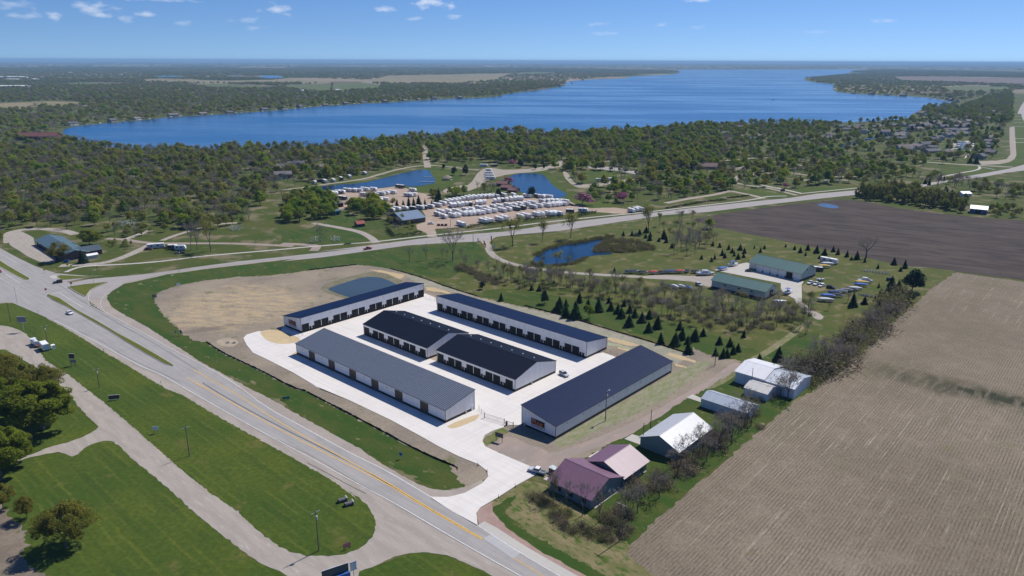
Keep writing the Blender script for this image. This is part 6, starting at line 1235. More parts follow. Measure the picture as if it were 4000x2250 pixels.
# ---- boats on trailers
HULLW = mat('white gelcoat', (.74, .75, .76), .25, 0, .5, .03); WOODT = mat('deck', (.35, .33, .3), .7)
def hull(L, w_, h_, m_):
    mb = MB(); rings = []
    for f in (0, .25, .55, .8, .94, 1.0):
        b = w_ / 2 * (1 - max(0, (f - .45) / .55) ** 2.2 * .97); kz = .15 * h_ + h_ * .55 * max(0, f - .6) ** 1.5; top = h_ * (1 + .18 * f)
        rings.append([Vector((-L / 2 + L * f, y, z)) for y, z in ((-b, top), (-b * .9, top * .55 + kz * .3), (0, kz * .8), (b * .9, top * .55 + kz * .3), (b, top))])
    return mb.loft(rings).mesh('hull', m_, True)
def cover(L, w_, h_, m_):
    mb = MB(); rings = []
    for f in (0, .2, .5, .75, .93, 1.0):
        b = w_ / 2 * 1.03 * (1 - max(0, (f - .45) / .55) ** 2.2 * .97); top = h_ * (1 + .18 * f); rs = .55 * math.sin(math.pi * min(1, .15 + f * .85)) * (1 if f < .95 else 0)
        rings.append([Vector((-L / 2 + L * f, y, z)) for y, z in ((-b, top - .18), (-b * .98, top + .04), (-b * .4, top + rs), (b * .4, top + rs), (b * .98, top + .04), (b, top - .18))])
    return mb.loft(rings).mesh('cover', m_, True)
BTR = MB().box(-2.6, 2.6, -.95, -.85, .3, .42).box(-2.6, 2.6, .85, .95, .3, .42).box(-1.2, -1.1, -.95, .95, .3, .42).tube((2.6, -.9, .36), (4.0, 0, .36), .05, .05).tube((2.6, .9, .36), (4.0, 0, .36), .05, .05).box(1.6, 1.7, -.95, .95, .3, .42).mesh('trailer', CHROME)
def boat(p, ang, L, hc, cc, label, group, cabin=False, canopy=None):
    t = empty('boat', (p[0], p[1], gz(p)), ang, label, 'boat', group)
    h_ = .95 + L * .03; b_ = link('hull', hull(L, L * .34, h_, hc), t, (0, 0, .35))
    if cc: link('cover', cover(L * .98, L * .34, h_, cc), t, (0, 0, .35))
    else:
        MB().box(-L * .38, L * .2, -L * .12, L * .12, h_ * .9, h_ * 1.02).obj('deck', WOODT, b_); MB().prism([(0, h_ * 1.05), (.5, h_ * 1.05), (.05, h_ * 1.05 + .55)], -L * .13, L * .13, 'y').obj('windshield', GLASSM, b_)
        for s in (-1, 1): MB().box(-L * .3, -L * .2, s * L * .07 - .25, s * L * .07 + .25, h_ * .95, h_ * 1.3).obj('seat', HULLW, b_)
    if cabin: MB().loft([ringbox(-L * .2, -L * .2, 1.1, h_ + .3, h_ + 1.6), ringbox(L * .18, L * .1, 1.0, h_ + .3, h_ + 1.5), ringbox(L * .32, L * .28, .6, h_ + .3, h_ + .6)]).obj('cabin', HULLW, b_); MB().tube((-L * .15, -1, h_ + 1.2), (-L * .1, -1, h_ + 2.4), .05, .05).tube((-L * .15, 1, h_ + 1.2), (-L * .1, 1, h_ + 2.4), .05, .05).tube((-L * .1, -1, h_ + 2.4), (-L * .1, 1, h_ + 2.4), .05, .05).obj('tower', CHROME, b_)
    if canopy: MB().box(-L * .25, L * .1, -L * .14, L * .14, h_ + 1.6, h_ + 1.68).obj('canopy', canopy, b_); [MB().tube((x, s * L * .13, h_), (x, s * L * .13, h_ + 1.6), .03, .03).obj('canopy_post', CHROME, b_) for x in (-L * .22, L * .08) for s in (-1, 1)]
    link('trailer', BTR, t, s=(L / 6.5, L / 7.5, 1))
    for s in (-1, 1): link('wheel', WHEEL, t, (-.8, s * (L * .125 + .2), .33))
    return t
CB = dict(navy=mat('navy cover', (.02, .03, .06), .8), black=mat('black cover', (.02, .02, .022), .8), red=mat('red cover', (.42, .03, .035), .7), blue=mat('blue cover', (.025, .11, .42), .7), dblue=mat('dark blue cover', (.02, .045, .15), .8), yellow=mat('yellow cover', (.55, .36, .05), .7), grey=mat('grey cover', (.16, .17, .19), .8), pale=mat('pale cover', (.52, .53, .54), .7))
BT = [(308, 215, 'navy', 8.5, 8, 'navy covered pontoon boat at the left end of the drive side row'), (385, 220, 'black', 6, 8, 'black covered boat second in the drive side row'), (468, 222, 'red', 6.5, 5, 'red covered boat in the drive side row, left of two red ones'), (528, 220, 'black', 6, 8, 'dark covered boat between the red and the dark blue boats'), (590, 216, 'dblue', 8.5, 5, 'dark blue covered boat in the drive side row'), (655, 215, 'red', 6, 10, 'red and white boat, right of the two red ones'), (708, 208, 'black', 6, 60, 'black covered boat standing end on in the drive side row'), (766, 215, 'navy', 5.5, 5, 'navy boat left of the big white cruiser'),
      (962, 195, 'blue', 7, 20, 'blue covered boat behind the nearer boat hall'), (575, 325, 'black', 6, -65, 'dark covered boat, leftmost of the four nose out below the drive'), (622, 326, 'pale', 6, -65, 'pale covered boat, second of the four below the drive'), (672, 326, 'pale', 6, -65, 'pale covered boat, third of the four below the drive'), (722, 336, 'blue', 7, -65, 'bright blue covered boat, rightmost of the four below the drive'),
      (1718, 392, 'blue', 7.5, -12, 'blue covered boat second from the near end of the diagonal row'), (1778, 388, 'black', 7, -14, 'black covered boat third in the diagonal row'), (1765, 368, 'dblue', 7, -12, 'dark blue covered boat fourth in the diagonal row'), (1810, 360, 'grey', 7, -12, 'grey covered boat fifth in the diagonal row'), (1845, 350, 'grey', 7, -12, 'grey covered boat sixth in the diagonal row'), (1885, 345, 'black', 7, -12, 'dark covered boat seventh in the diagonal row'), (1915, 338, 'pale', 7, -12, 'pale covered boat eighth in the diagonal row'), (1955, 312, 'blue', 7, -12, 'blue covered boat ninth in the diagonal row'), (1960, 295, 'yellow', 7.5, -12, 'yellow covered boat near the far end of the diagonal row'), (1690, 178, 'yellow', 7.5, -10, 'yellow covered boat behind the far boat hall'), (1715, 160, 'pale', 7.5, -10, 'pale boat behind the yellow one at the far boat hall'), (1640, 182, 'grey', 6, -5, 'grey covered boat nearest the far boat hall wall')]
for x, y, c_, L_, a_, lab in BT: boat(G('f', x, y), math.radians(a_), L_, HULLW, CB[c_], lab, 'boats at the boat storage')
boat(G('f', 838, 230), math.radians(4), 10.5, HULLW, None, 'big white cabin cruiser on the drive beside the boat hall', 'boats at the boat storage', True); boat(G('f', 1037, 165), math.radians(25), 7.5, HULLW, None, 'white boat with blue canopy behind the nearer boat hall', 'boats at the boat storage', False, CB['blue']); boat(G('f', 1432, 365), math.radians(40), 7.5, HULLW, None, 'white open boat with blue canopy on the concrete beside the nearer boat hall', 'boats at the boat storage', False, CB['blue'])
boat(G('f', 1370, 432), math.radians(-5), 7, HULLW, None, 'white boat half hidden by bare trees below the boat hall', 'boats at the boat storage'); boat(G('f', 1702, 420), math.radians(-12), 8, HULLW, CB['pale'], 'white boat at the near end of the diagonal row', 'boats at the boat storage'); boat(G('f', 1985, 283), math.radians(-12), 8, HULLW, None, 'white speedboat at the far end of the diagonal row', 'boats at the boat storage', True); boat(G('f', 1664, 274), math.radians(0), 4.5, HULLW, None, 'small white rowing boat behind the parked pickups', 'boats at the boat storage')
for i in range(9):          # stack of bare pontoon trailers on the grass
    p_ = G('f', 1975, 200).lerp(G('f', 2150, 222), i / 8); t = empty('boat_trailer', (p_.x, p_.y, gz(p_)), 1.2, 'bare boat trailer, %s from the left in the row on the grass' % ORD[i], 'boat trailer', 'bare boat trailers'); link('frame', BTR, t); [link('wheel', WHEEL, t, (-.8, s * 1.1, .33)) for s in (-1, 1)]
for i in range(5):
    p_ = G('f', 1960 + i * 16, 372 + i * 4); t = empty('boat_trailer', (p_.x, p_.y, gz(p_)), .2, 'bare pale boat trailer, %s in the cluster right of the diagonal row' % ORD[i], 'boat trailer', 'bare trailers right of the row'); link('frame', BTR, t); [link('wheel', WHEEL, t, (-.8, s * 1.1, .33)) for s in (-1, 1)]
p_ = G('f3', 770, 715); boat(Vector((p_.x, p_.y, 0)), math.radians(175), 9, HULLW, None, 'lone motorboat under way far out on the lake', None, True)
wk = G('f3', 760, 718)
# ---- tanker truck and trailer by the frontage road
tk = empty('truck', (*G('q', 690, 740).xy, gz(G('q', 690, 740))), gang('q', 860, 800, 680, 640), 'parked white tank truck with red rear by the frontage road', 'truck')
MB().tube((-1.6, 0, 1.7), (3.0, 0, 1.7), 1.05, 1.05, 16).obj('tank', mat('tank white', (.62, .63, .64), .4), tk); MB().box(3.1, 5.0, -1.1, 1.1, .8, 2.6).obj('cab', WHT, tk); MB().box(4.6, 5.03, -1.0, 1.0, 1.7, 2.4).obj('windshield', GLASSM, tk); MB().box(-2.6, 5.0, -.5, .5, .6, .9).obj('chassis', mat('rust red', (.22, .05, .04), .8), tk); wheels(tk, (-1.6, -.5, 3.9), 1.0, 1.4)
p_ = G('q', 850, 800); bt = empty('box_trailer', (p_.x, p_.y, gz(p_)), gang('q', 890, 830, 700, 640), 'white box trailer parked behind the tank truck', 'trailer'); MB().box(-2.9, 2.9, -1.25, 1.25, .6, 3.2).obj('body', RVW, bt); MB().box(-2.75, 2.75, -1.15, 1.15, 3.2, 3.25).obj('roof', ROOFW, bt); MB().box(-2.93, -2.9, -1.1, 1.1, .7, 3.0).obj('rear_door', mat('trailer rear', (.55, .6, .66), .5), bt); [link('wheel', WHEEL, bt, (x, s * 1.15, .34)) for x in (-.5, .4) for s in (-1, 1)]
p_ = G('q', 1010, 785); bx = empty('utility_box', (p_.x, p_.y, gz(p_)), TH, 'small white utility cabinet beside the box trailer', 'utility box'); MB().box(-.8, .8, -.6, .6, 0, 1.7).obj('cabinet', WHT, bx); MB().box(-.9, .9, -.7, .7, 1.7, 1.8).obj('lid', ROOFW, bx)

# ---- poles
WOODP = mat('weathered pole', (.13, .105, .085), .95, v=.2, s=3.); INSUL = mat('insulator', (.45, .46, .47), .4)
def pole(fr, bx_, by_, ty, label, arm=True, lamp=False, group='utility poles', metal=False, ang=TH + math.pi / 2, trans=False):
    p = G(fr, bx_, by_); h_ = max(5.5, H(fr, bx_, by_, bx_, ty)); t = empty('street_light' if metal else 'utility_pole', (p.x, p.y, gz(p)), ang, label, 'street light' if metal else 'utility pole', group)
    MB().tube((0, 0, -.2), (0, 0, h_), .17 if not metal else .11, .11 if not metal else .07, 8).obj('pole', STEEL if metal else WOODP, t)
    if arm:
        a_ = MB().box(-1.3, 1.3, -.07, .07, h_ - .5, h_ - .36).obj('crossarm', mat('pale crossarm', (.30, .31, .30), .9), t)
        for x in (-1.2, -.45, .45, 1.2): MB().tube((x, 0, h_ - .36), (x, 0, h_ - .12), .05, .03).obj('insulator', INSUL, a_)
    if trans: MB().tube((.0, -.38, h_ - 2.2), (0, -.38, h_ - 1.3), .24, .24, 10).obj('transformer', INSUL, t)
    if lamp: MB().tube((0, 0, h_ - .4), (1.6, 0, h_ - .1), .04, .04).obj('lamp_arm', STEEL, t); MB().loft([[Vector((1.6 + math.cos(k * math.pi / 3) * r, math.sin(k * math.pi / 3) * r, h_ + z)) for k in range(6)] for r, z in ((.28, -.3), (.26, -.12), (.1, 0))]).obj('lamp_head', LAMPW, t)
    return t
pole('f8', 2285, 1270, 985, 'utility pole with crossarm and transformer at the rounded end of the grass island', trans=True); pole('f8', 1358, 590, 380, 'utility pole with crossarm on the grass island opposite the side lane'); pole('n', 1408, 485, 215, 'utility pole with crossarm on the grass island beside the low brown sign', trans=True)
pole('q', 895, 662, 345, 'utility pole with crossarm behind the parked tank truck', trans=True); pole('f4', 78, 965, 830, 'utility pole at the left edge near the tall sign', False); pole('f4', 125, 838, 715, 'street light beside the gravel side street at the crossroads', False, True, 'street lights', True); pole('f4', 1285, 612, 472, 'street light beside the county road left of the dirt area', False, True, 'street lights', True); pole('f4', 672, 692, 600, 'street light on the triangular island', False, True, 'street lights', True)
pole('z6', 1712, 1145, 845, 'utility pole with yard light beside the navy roofed storage building', False, True, trans=True); pole('y', 1200, 985, 625, 'bare utility pole behind the white roofed shed', False); pole('y', 1078, 1210, 840, 'utility pole at the corner of the white roofed shed', False); pole('b', 760, 1385, 1115, 'utility pole with pale crossarm among the bare trees before the plum roofed house', ang=TH); pole('k', 640, 300, 165, 'utility pole beside the gravel drive entrance', False); pole('e', 1260, 695, 530, 'utility pole between the hedge and the trailers', False); pole('e', 838, 655, 555, 'utility pole at the RV lot entrance', False); pole('m', 1768, 750, 610, 'utility pole in the grass at the end of the seeded strip', False); pole('f4', 1962, 460, 375, 'street light beside the footpath on the roadside green', False, True, 'street lights', True); pole('b', 1690, 310, 160, 'utility pole in front of the large white shed', False)
# ---- signs
def sign(fr, bx_, by_, w_, h_, z0, face, label, posts=2, ang=TH, cat='sign', txt=None, tcol=None, frame=None, grp=None):
    p = G(fr, bx_, by_); t = empty('sign', (p.x, p.y, gz(p)), ang, label, cat, grp); xs = (0,) if posts == 1 else (-w_ * .38, w_ * .38)
    for x in xs: MB().box(x - .07, x + .07, -.06, .06, -.1, z0 + .05 if posts == 1 else z0 + h_ * .9).obj('post', STEEL if posts == 1 else WOODP, t)
    b_ = MB().box(-w_ / 2, w_ / 2, -.12, -.061, z0, z0 + h_).obj('board', face, t)
    if frame: MB().box(-w_ / 2 - .1, w_ / 2 + .1, -.14, -.04, z0 + h_, z0 + h_ + .12).box(-w_ / 2 - .1, w_ / 2 + .1, -.14, -.04, z0 - .12, z0).obj('frame', frame, t)
    if txt: letter_on(txt, h_ * .5, tcol or SIGNW, b_, (0, -.135, z0 + h_ / 2), (math.pi / 2, 0, 0))
    return t
GREYS = mat('sign grey', (.22, .22, .26), .6); BROWNS = mat('sign brown', (.075, .045, .035), .7); PINKS = mat('sign faded red', (.42, .16, .17), .7); BLUES = mat('sign blue', (.02, .10, .34), .6); TEALS = mat('teal box', (.01, .16, .17), .6); YEL = mat('sign yellow', (.75, .42, .02), .6); LIME = mat('sign lime', (.55, .75, .03), .6); REDS = mat('sign red', (.42, .02, .03), .5)
sign('q', 455, 460, 4.0, 2.6, 4.6, GREYS, 'grey sign board on a tall post beside the gravel turnaround', 1, 0, frame=SIGNW); sign('q', 1385, 1105, 2.2, 2.0, 3.2, BROWNS, 'dark two panel sign on the grass island beside the highway', 2, 0, frame=SIGNW); sign('q', 1398, 1108, 2.4, 1.2, 1.5, GREYS, 'lower grey sign panel on the grass island beside the highway', 2, 0)
sign('n', 1620, 665, 3.6, 1.5, .5, BROWNS, 'low dark brown monument sign on the grass island', 2, .25, frame=SIGNW); sign('f8', 1120, 428, 1.7, 1.5, 1.2, SIGNW, 'small white sign on posts near the middle of the grass island', 2, .1); sign('i6', 1000, 610, 2.0, 1.5, .4, PINKS, 'faded red sign at the rounded end of the grass island', 2, math.radians(35))
sign('i6', 1175, 1300, 1.6, 2.0, 2.0, SIGNW, 'white sign cabinet on a blue post at the bottom edge', 1, math.radians(35), frame=BLUES); t_ = sign('i6', 720, 1400, 6.5, 2.6, 1.2, mat('sign dark panel', (.05, .075, .09), .6), 'large dark billboard with blue base at the bottom edge', 2, math.radians(30), frame=SIGNW); MB().box(-.5, 3.4, -.9, -.3, .1, 1.6).obj('blue_panel', BLUES, t_)
sign('i5', 362, 750, 3.0, 1.6, 1.6, mat('banner back', (.06, .06, .07), .7), 'dark temporary banner sign on posts beside the storage lot entrance', 2, TH + .2); sign('f4', 1108, 800, 2.2, 1.2, .8, GREYS, 'small dark sign at the edge of the bare dirt area', 2, .2, frame=SIGNB); sign('f4', 1280, 715, 2.0, 1.4, .6, SIGNW, 'small white sign among the grass above the dirt area', 2, .4)
sign('f4', 1300, 1065, 1.0, 1.4, 1.2, BLUES, 'blue roadside sign in the grass beside the slip lane', 1, TH + .3); sign('f4', 1262, 1065, 1.0, 1.1, 1.2, GREYS, 'grey roadside sign left of the blue one', 1, TH + .3); sign('a', 672, 610, .9, 1.1, 1.2, BLUES, 'small blue sign post in the grass along the highway', 1, TH + .5); sign('f8', 2050, 185, 2.6, .9, .3, TEALS, 'low teal box in the ditch before the street side storage building', 2, .3)
sign('f4', 333, 765, 1.0, 1.0, 1.9, REDS, 'red stop sign at the nose of the grass median', 1, .3, 'stop sign'); sign('f4', 515, 725, 1.0, 1.0, 1.9, REDS, 'red stop sign on the triangular island', 1, .3, 'stop sign')
for i, (x, y, m_) in enumerate([(322, 618, YEL), (397, 620, LIME), (513, 590, LIME), (487, 580, YEL), (700, 600, YEL), (660, 625, YEL)]): sign('f4', x, y, 1.1, 1.1, 1.6, m_, ['yellow warning sign nearest the highway at the crossroads', 'lime warning sign beside the splitter island', 'lime warning sign beside the footpath at the crossroads', 'yellow warning sign behind the lime one at the crossroads', 'yellow warning sign on the verge right of the crossroads', 'orange yellow sign by the street light on the island'][i], 1, .3, 'road sign')
sign('i7', 1470, 420, 4.5, 2.6, .4, BROWNS, 'dark wooden entrance sign on the camp entrance island', 2, .1)
for i, (x, y) in enumerate([(275, 905), (745, 1180), (1155, 1412)]): sign('f4', x, y, .5, .5, .8, GREYS, ['small marker post at the upper gravel shoulder', 'small marker post halfway along the gravel shoulder', 'small marker post low on the gravel shoulder'][i], 1, TH, 'marker post')
def flag(fr, x, y, m_, label):
    p = G(fr, x, y); t = empty('feather_flag', (p.x, p.y, gz(p)), .4, label, 'flag', 'feather flags'); MB().tube((0, 0, 0), (0, 0, 4.2), .03, .02).obj('pole', STEEL, t)
    MB().loft([[Vector((a_, b_, z)) for a_, b_ in ((0, -.012), (w_, -.012), (w_, .012), (0, .012))] for w_, z in ((.75, .9), (.8, 3.2), (.65, 3.8), (.1, 4.2))]).obj('cloth', m_, t)
OR2 = mat('flag orange', (.7, .16, .02), .7); flag('k', 817, 240, BLUES, 'blue feather flag at the gravel drive entrance'); flag('k', 823, 280, OR2, 'orange feather flag right of the gravel drive entrance'); flag('k', 848, 320, SIGNW, 'white feather flag right of the gravel drive'); flag('k', 757, 315, OR2, 'orange feather flag left of the gravel drive'); flag('k', 745, 290, REDS, 'red feather flag left of the gravel drive'); flag('k', 684, 265, SIGNW, 'white feather flag left of the gravel drive by the road')
# ---- gate, fence, silt fence, small things
IRON = mat('black iron', (.02, .02, .022), .5)
ga, gb = G('z6', 495, 1118), G('z6', 695, 1180); gg = empty('sliding_gate', (ga.x, ga.y, gz(ga)), ang_of(ga, gb), 'long black sliding gate across the storage lot entrance', 'gate'); GL = (gb - ga).length
MB().box(0, GL, -.03, .03, 1.74, 1.79).obj('top_rail', IRON, gg); MB().box(0, GL, -.03, .03, .27, .33).obj('bottom_rail', IRON, gg)
BAR = MB().box(-.016, .016, -.016, .016, .33, 1.72).mesh('bar', IRON)
for i in range(25): link('bar', BAR, gg, (i * GL / 24, 0, 0))
for x in (0, GL): MB().box(x - .09, x + .09, -.09, .09, 0, 2.1).obj('post', IRON, gg)
fa, fb = G('z6', 705, 1185), G('z6', 785, 1212); ff = empty('metal_fence', (fa.x, fa.y, gz(fa)), ang_of(fa, fb), 'short black metal fence between the gate and the navy roofed building', 'fence'); FL = (fb - fa).length
for z in (.3, 1.5): MB().box(0, FL, -.03, .03, z, z + .07).obj('rail', IRON, ff)
for i in range(9): link('bar', BAR, ff, (i * FL / 8, 0, 0))
MB().box(FL - .1, FL + .1, -.1, .1, 0, 2.0).obj('post', WOODP, ff); MB().box(.3, .8, -.3, .3, 0, 1.3).obj('gate_motor', IRON, ff)
def chain_fence(P, label):
    t = empty('chain_link_fence', (P[0].x, P[0].y, gz(P[0])), 0, label, 'fence', 'chain link fences'); o = P[0]
    for a_, b_ in zip(P[:-1], P[1:]):
        n = max(1, int((b_ - a_).length / 3))
        for i in range(n + 1): q = a_.lerp(b_, i / n) - o; MB().tube((q.x, q.y, 0), (q.x, q.y, 1.9), .05, .05).obj('post', IRON, t)
        for z in (.15, 1.0, 1.85): MB().tube((*(a_ - o).xy, z), (*(b_ - o).xy, z), .02, .02, 4).obj('rail', IRON, t)
chain_fence(pts('z5', '1705,430 1800,455'), 'chain link fence closing the gap beside the retention pond building'); chain_fence(pts('z6', '1700,450 1830,500'), 'chain link fence closing the gap beside the back storage building'); chain_fence(pts('z6', '440,1040 495,1118'), 'chain link fence beside the sand patch at the gate'); chain_fence(pts('z5', '425,820 470,805'), 'chain link fence at the sand patch by the sign end')
SILT = mat('black silt fabric', (.012, .012, .013), .8)
def silt(P, label):
    P = chaikin(P, 1, False); t = empty('silt_fence', (P[0].x, P[0].y, gz(P[0])), 0, label, 'fence', 'black silt fences'); o = P[0]; mb = MB(); rs = random.Random(len(P))
    for a_, b_ in zip(P[:-1], P[1:]):
        n = max(1, int((b_ - a_).length / 2.5)); d = (b_ - a_).normalized(); nn = Vector((-d.y, d.x, 0)) * .02
        for i in range(n):
            q, r = a_.lerp(b_, i / n) - o, a_.lerp(b_, (i + 1) / n) - o; z0, z1 = rs.uniform(.35, .7), rs.uniform(.35, .7)
            mb.add([q - nn, r - nn, r - nn + Vector((0, 0, z1)), q - nn + Vector((0, 0, z0)), q + nn, r + nn, r + nn + Vector((0, 0, z1)), q + nn + Vector((0, 0, z0))], [(0, 1, 2, 3), (5, 4, 7, 6), (3, 2, 6, 7)])
            st_ = MB().box(q.x - .03, q.x + .03, q.y - .03, q.y + .03, 0, .9).obj('stake', WOODP, t)
    mb.obj('fabric', SILT, t)
silt(pts('a', '0,132 300,287 520,402 700,502 880,592 1000,642 1075,672 1078,690'), 'black silt fence along the ditch, highway side, nearer part'); silt(pts('f4', '1480,1112 1600,1192 1750,1262 1900,1332 2100,1441', 'a', '-10,125'), 'black silt fence along the ditch, highway side, far part')
silt(pts('z6', '900,-15 1240,75 1560,170 1880,265 2300,390 2576,480'), 'black silt fence along the lawn behind the back storage building'); silt(pts('d', '200,838 400,815 540,798'), 'black silt fence above the bare dirt area'); silt(pts('d', '780,828 1000,888 1200,963 1420,1030'), 'black silt fence beyond the retention pond')
for i, (x, y) in enumerate([(1290, 705), (1490, 812), (1370, 890), (1222, 660)]):
    p_ = G('a', x, y); c_ = empty('marker_cone', (p_.x, p_.y, gz(p_)), 0, ['tall marker on the left curve of the lot driveway', 'tall marker nearest the plum roofed house on the driveway edge', 'tall marker lowest on the right driveway edge', 'tall marker highest on the left driveway edge'][i], 'marker', 'driveway markers'); MB().box(-.25, .25, -.25, .25, 0, .06).obj('base', TYRE, c_); MB().tube((0, 0, .06), (0, 0, 1.2), .12, .04, 8).obj('cone', mat('faded orange', (.35, .12, .06), .7), c_)
for i, (x, y) in enumerate([(222, 925), (268, 952)]):
    p_ = G('a', x, y); c_ = empty('culvert', (p_.x, p_.y, gz(p_)), math.radians(30), ['culvert mouth in the grass island, left of two', 'culvert mouth in the grass island, right of two'][i], 'culvert', 'culverts in the grass island'); MB().tube((0, 0, .5), (2.4, 0, .5), .65, .65, 12, False).obj('pipe', mat('corrugated pipe', (.10, .10, .10), .6), c_); MB().box(2.3, 2.6, -.8, .8, .0, 1.2).obj('flared_end', CONC2, c_); MB().box(.1, .12, -.6, .6, .05, 1.05).obj('opening', DARKIN, c_)
for i, (x, y) in enumerate([(1633, 1118), (1678, 1120)]):
    p_ = G('f4', x, y); c_ = empty('drain_inlet', (p_.x, p_.y, gz(p_)), .3, ['dark drain inlet in the dirt, left of two', 'dark drain inlet in the dirt, right of two'][i], 'drain', 'drain inlets'); MB().box(-.8, .8, -.6, .6, 0, .35).obj('frame', CONC2, c_); MB().box(-.6, .6, -.4, .4, .35, .4).obj('grate', IRON, c_)
for i, x in enumerate([687, 732, 778]):
    p_ = G('e', x, 650); c_ = empty('dumpster', (p_.x, p_.y, gz(p_)), .1, ['red brown dumpster at the RV lot entrance, left of three', 'red brown dumpster at the RV lot entrance, middle of three', 'red brown dumpster at the RV lot entrance, right of three'][i], 'dumpster', 'dumpsters'); MB().prism([(-.8, .15), (.8, .15), (.95, 1.3), (-.95, 1.5)], -1.1, 1.1).obj('bin', mat('dumpster brown', (.13, .04, .03), .7), c_); MB().prism([(-.97, 1.5), (.97, 1.3), (.97, 1.36), (-.97, 1.56)], -1.12, 1.12).obj('lid', mat('dumpster lid', (.05, .02, .02), .6), c_)
p_ = G('f4', 478, 540); c_ = empty('dumpster', (p_.x, p_.y, gz(p_)), .2, 'bright blue dumpster beside the crossroads shop', 'dumpster'); MB().prism([(-.9, .15), (.9, .15), (1.05, 1.5), (-1.05, 1.7)], -1.3, 1.3).obj('bin', BLUES, c_); MB().prism([(-1.07, 1.7), (1.07, 1.5), (1.07, 1.56), (-1.07, 1.76)], -1.32, 1.32).obj('lid', IRON, c_)
p_ = G('i5', 1450, 1370); c_ = empty('trash_enclosure', (p_.x, p_.y, gz(p_)), TH, 'small metal box with pale lid beside the plum roofed house', 'bin'); MB().box(-1.1, 1.1, -.9, .9, 0, 1.6).obj('box', IRON, c_); MB().box(-1.2, 1.2, -1.0, 1.0, 1.6, 1.7).obj('lid', mat('pale lid', (.5, .55, .55), .5), c_)
for i, (x, y, x2, y2) in enumerate([(505, 40, 600, 42), (455, 100, 640, 100)]):       # docks in the long pond
    a_, b_ = G('e', x, y), G('e', x2, y2); c_ = empty('dock', (a_.x, a_.y, .1), ang_of(a_, b_), ['pale dock in the long pond, farther of two', 'pale dock in the long pond, nearer of two'][i], 'dock', 'docks in the long pond'); L_ = (b_ - a_).length; MB().box(0, L_, -.7, .7, .35, .45).obj('deck', WOODT, c_); [MB().tube((L_ * f_, s * .65, -.3), (L_ * f_, s * .65, .9), .07, .07).obj('pile', WOODP, c_) for f_ in (.1, .5, .9) for s in (-1, 1)]
# ---- shore: docks with boat lifts and houses along the far bank
LIFT = MB().box(-1.8, 1.8, -3.2, 3.2, 2.6, 2.75).prism([(-3.2, 2.75), (3.2, 2.75), (0, 3.2)], -1.8, 1.8).mesh('canopy', rmat('lift canopy', [(.72, .72, .7), (.66, .68, .7), (.75, .75, .74), (.25, .38, .5)], .6)); LEG = MB().box(-1.7, -1.6, -2.9, -2.8, 0, 2.6).box(1.6, 1.7, -2.9, -2.8, 0, 2.6).box(-1.7, -1.6, 2.8, 2.9, 0, 2.6).box(1.6, 1.7, 2.8, 2.9, 0, 2.6).mesh('frame', STEEL); DOCKM = MB().box(-.8, .8, 0, 22, .5, .62).mesh('deck', mat('dock planks', (.42, .40, .37), .8)); PILES = MB().tube((-.7, 8, -.2), (-.7, 8, 1), .1, .1, 5).tube((.7, 8, -.2), (.7, 8, 1), .1, .1, 5).tube((-.7, 20, -.2), (-.7, 20, 1), .1, .1, 5).tube((.7, 20, -.2), (.7, 20, 1), .1, .1, 5).mesh('piles', WOODP)
def shore(P, n, inward, lab, grp, hs=True, hl=None):
    D = [0.0]
    for a_, b_ in zip(P[:-1], P[1:]): D.append(D[-1] + (b_ - a_).length)
    for i in range(n):
        s_ = D[-1] * (i + rr.uniform(.15, .85)) / n; k = next(j for j in range(len(D) - 1) if D[j + 1] >= s_); a_, b_ = P[k], P[k + 1]; q = a_.lerp(b_, (s_ - D[k]) / max(1e-3, D[k + 1] - D[k])); d = (b_ - a_).normalized(); nn = Vector((-d.y, d.x, 0)) * inward; an = math.atan2(nn.y, nn.x) - math.pi / 2
        t = empty('dock', (q.x - nn.x * 4, q.y - nn.y * 4, .2), an, lab, 'dock', grp); link('deck', DOCKM, t); link('piles', PILES, t)
        t = empty('boat_lift', (q.x + nn.x * 14 + d.x * 3.2, q.y + nn.y * 14 + d.y * 3.2, .2), an, lab.replace('dock', 'boat lift canopy'), 'boat lift', grp.replace('docks', 'boat lifts')); link('canopy', LIFT, t); link('frame', LEG, t)
        if hs and i % 2 == 0: house(q - nn * rr.uniform(18, 34), an, rr.randrange(6), hl, grp.replace('docks', 'houses'), rr.uniform(.9, 1.2), False)
shore(pts('v', '180,318 260,311 330,305 430,295 560,288 700,278 800,268 900,262 1000,257 1100,250 1200,247'), 34, -1, 'pale dock along the far shore on the left', 'docks of the far left shore', True, 'shore house between trees on the far left bank')
shore(pts('v', '1300,233 1415,218 1480,200 1560,198'), 8, -1, 'pale dock along the far shore points', 'docks of the far points', True, 'shore house between trees on the far points')
shore(pts('f3', '1280,668 1500,680 1700,690 1850,696 1960,712 2080,740'), 18, -1, 'pale dock along the right bay shore', 'docks of the right bay', True, 'shore house between trees on the right bay')
shore(pts('g', '1890,345 1880,390 1860,430'), 4, 1, 'white dock along the left side of the boat basin', 'docks of the boat basin left', False); shore(pts('g', '2000,345 2030,375 1990,470'), 6, -1, 'white dock along the right side of the boat basin', 'docks of the boat basin right', False)
shore(pts('v', '150,336 185,352'), 6, -1, 'pale dock in the marina at the left end of the lake', 'docks of the marina', False)
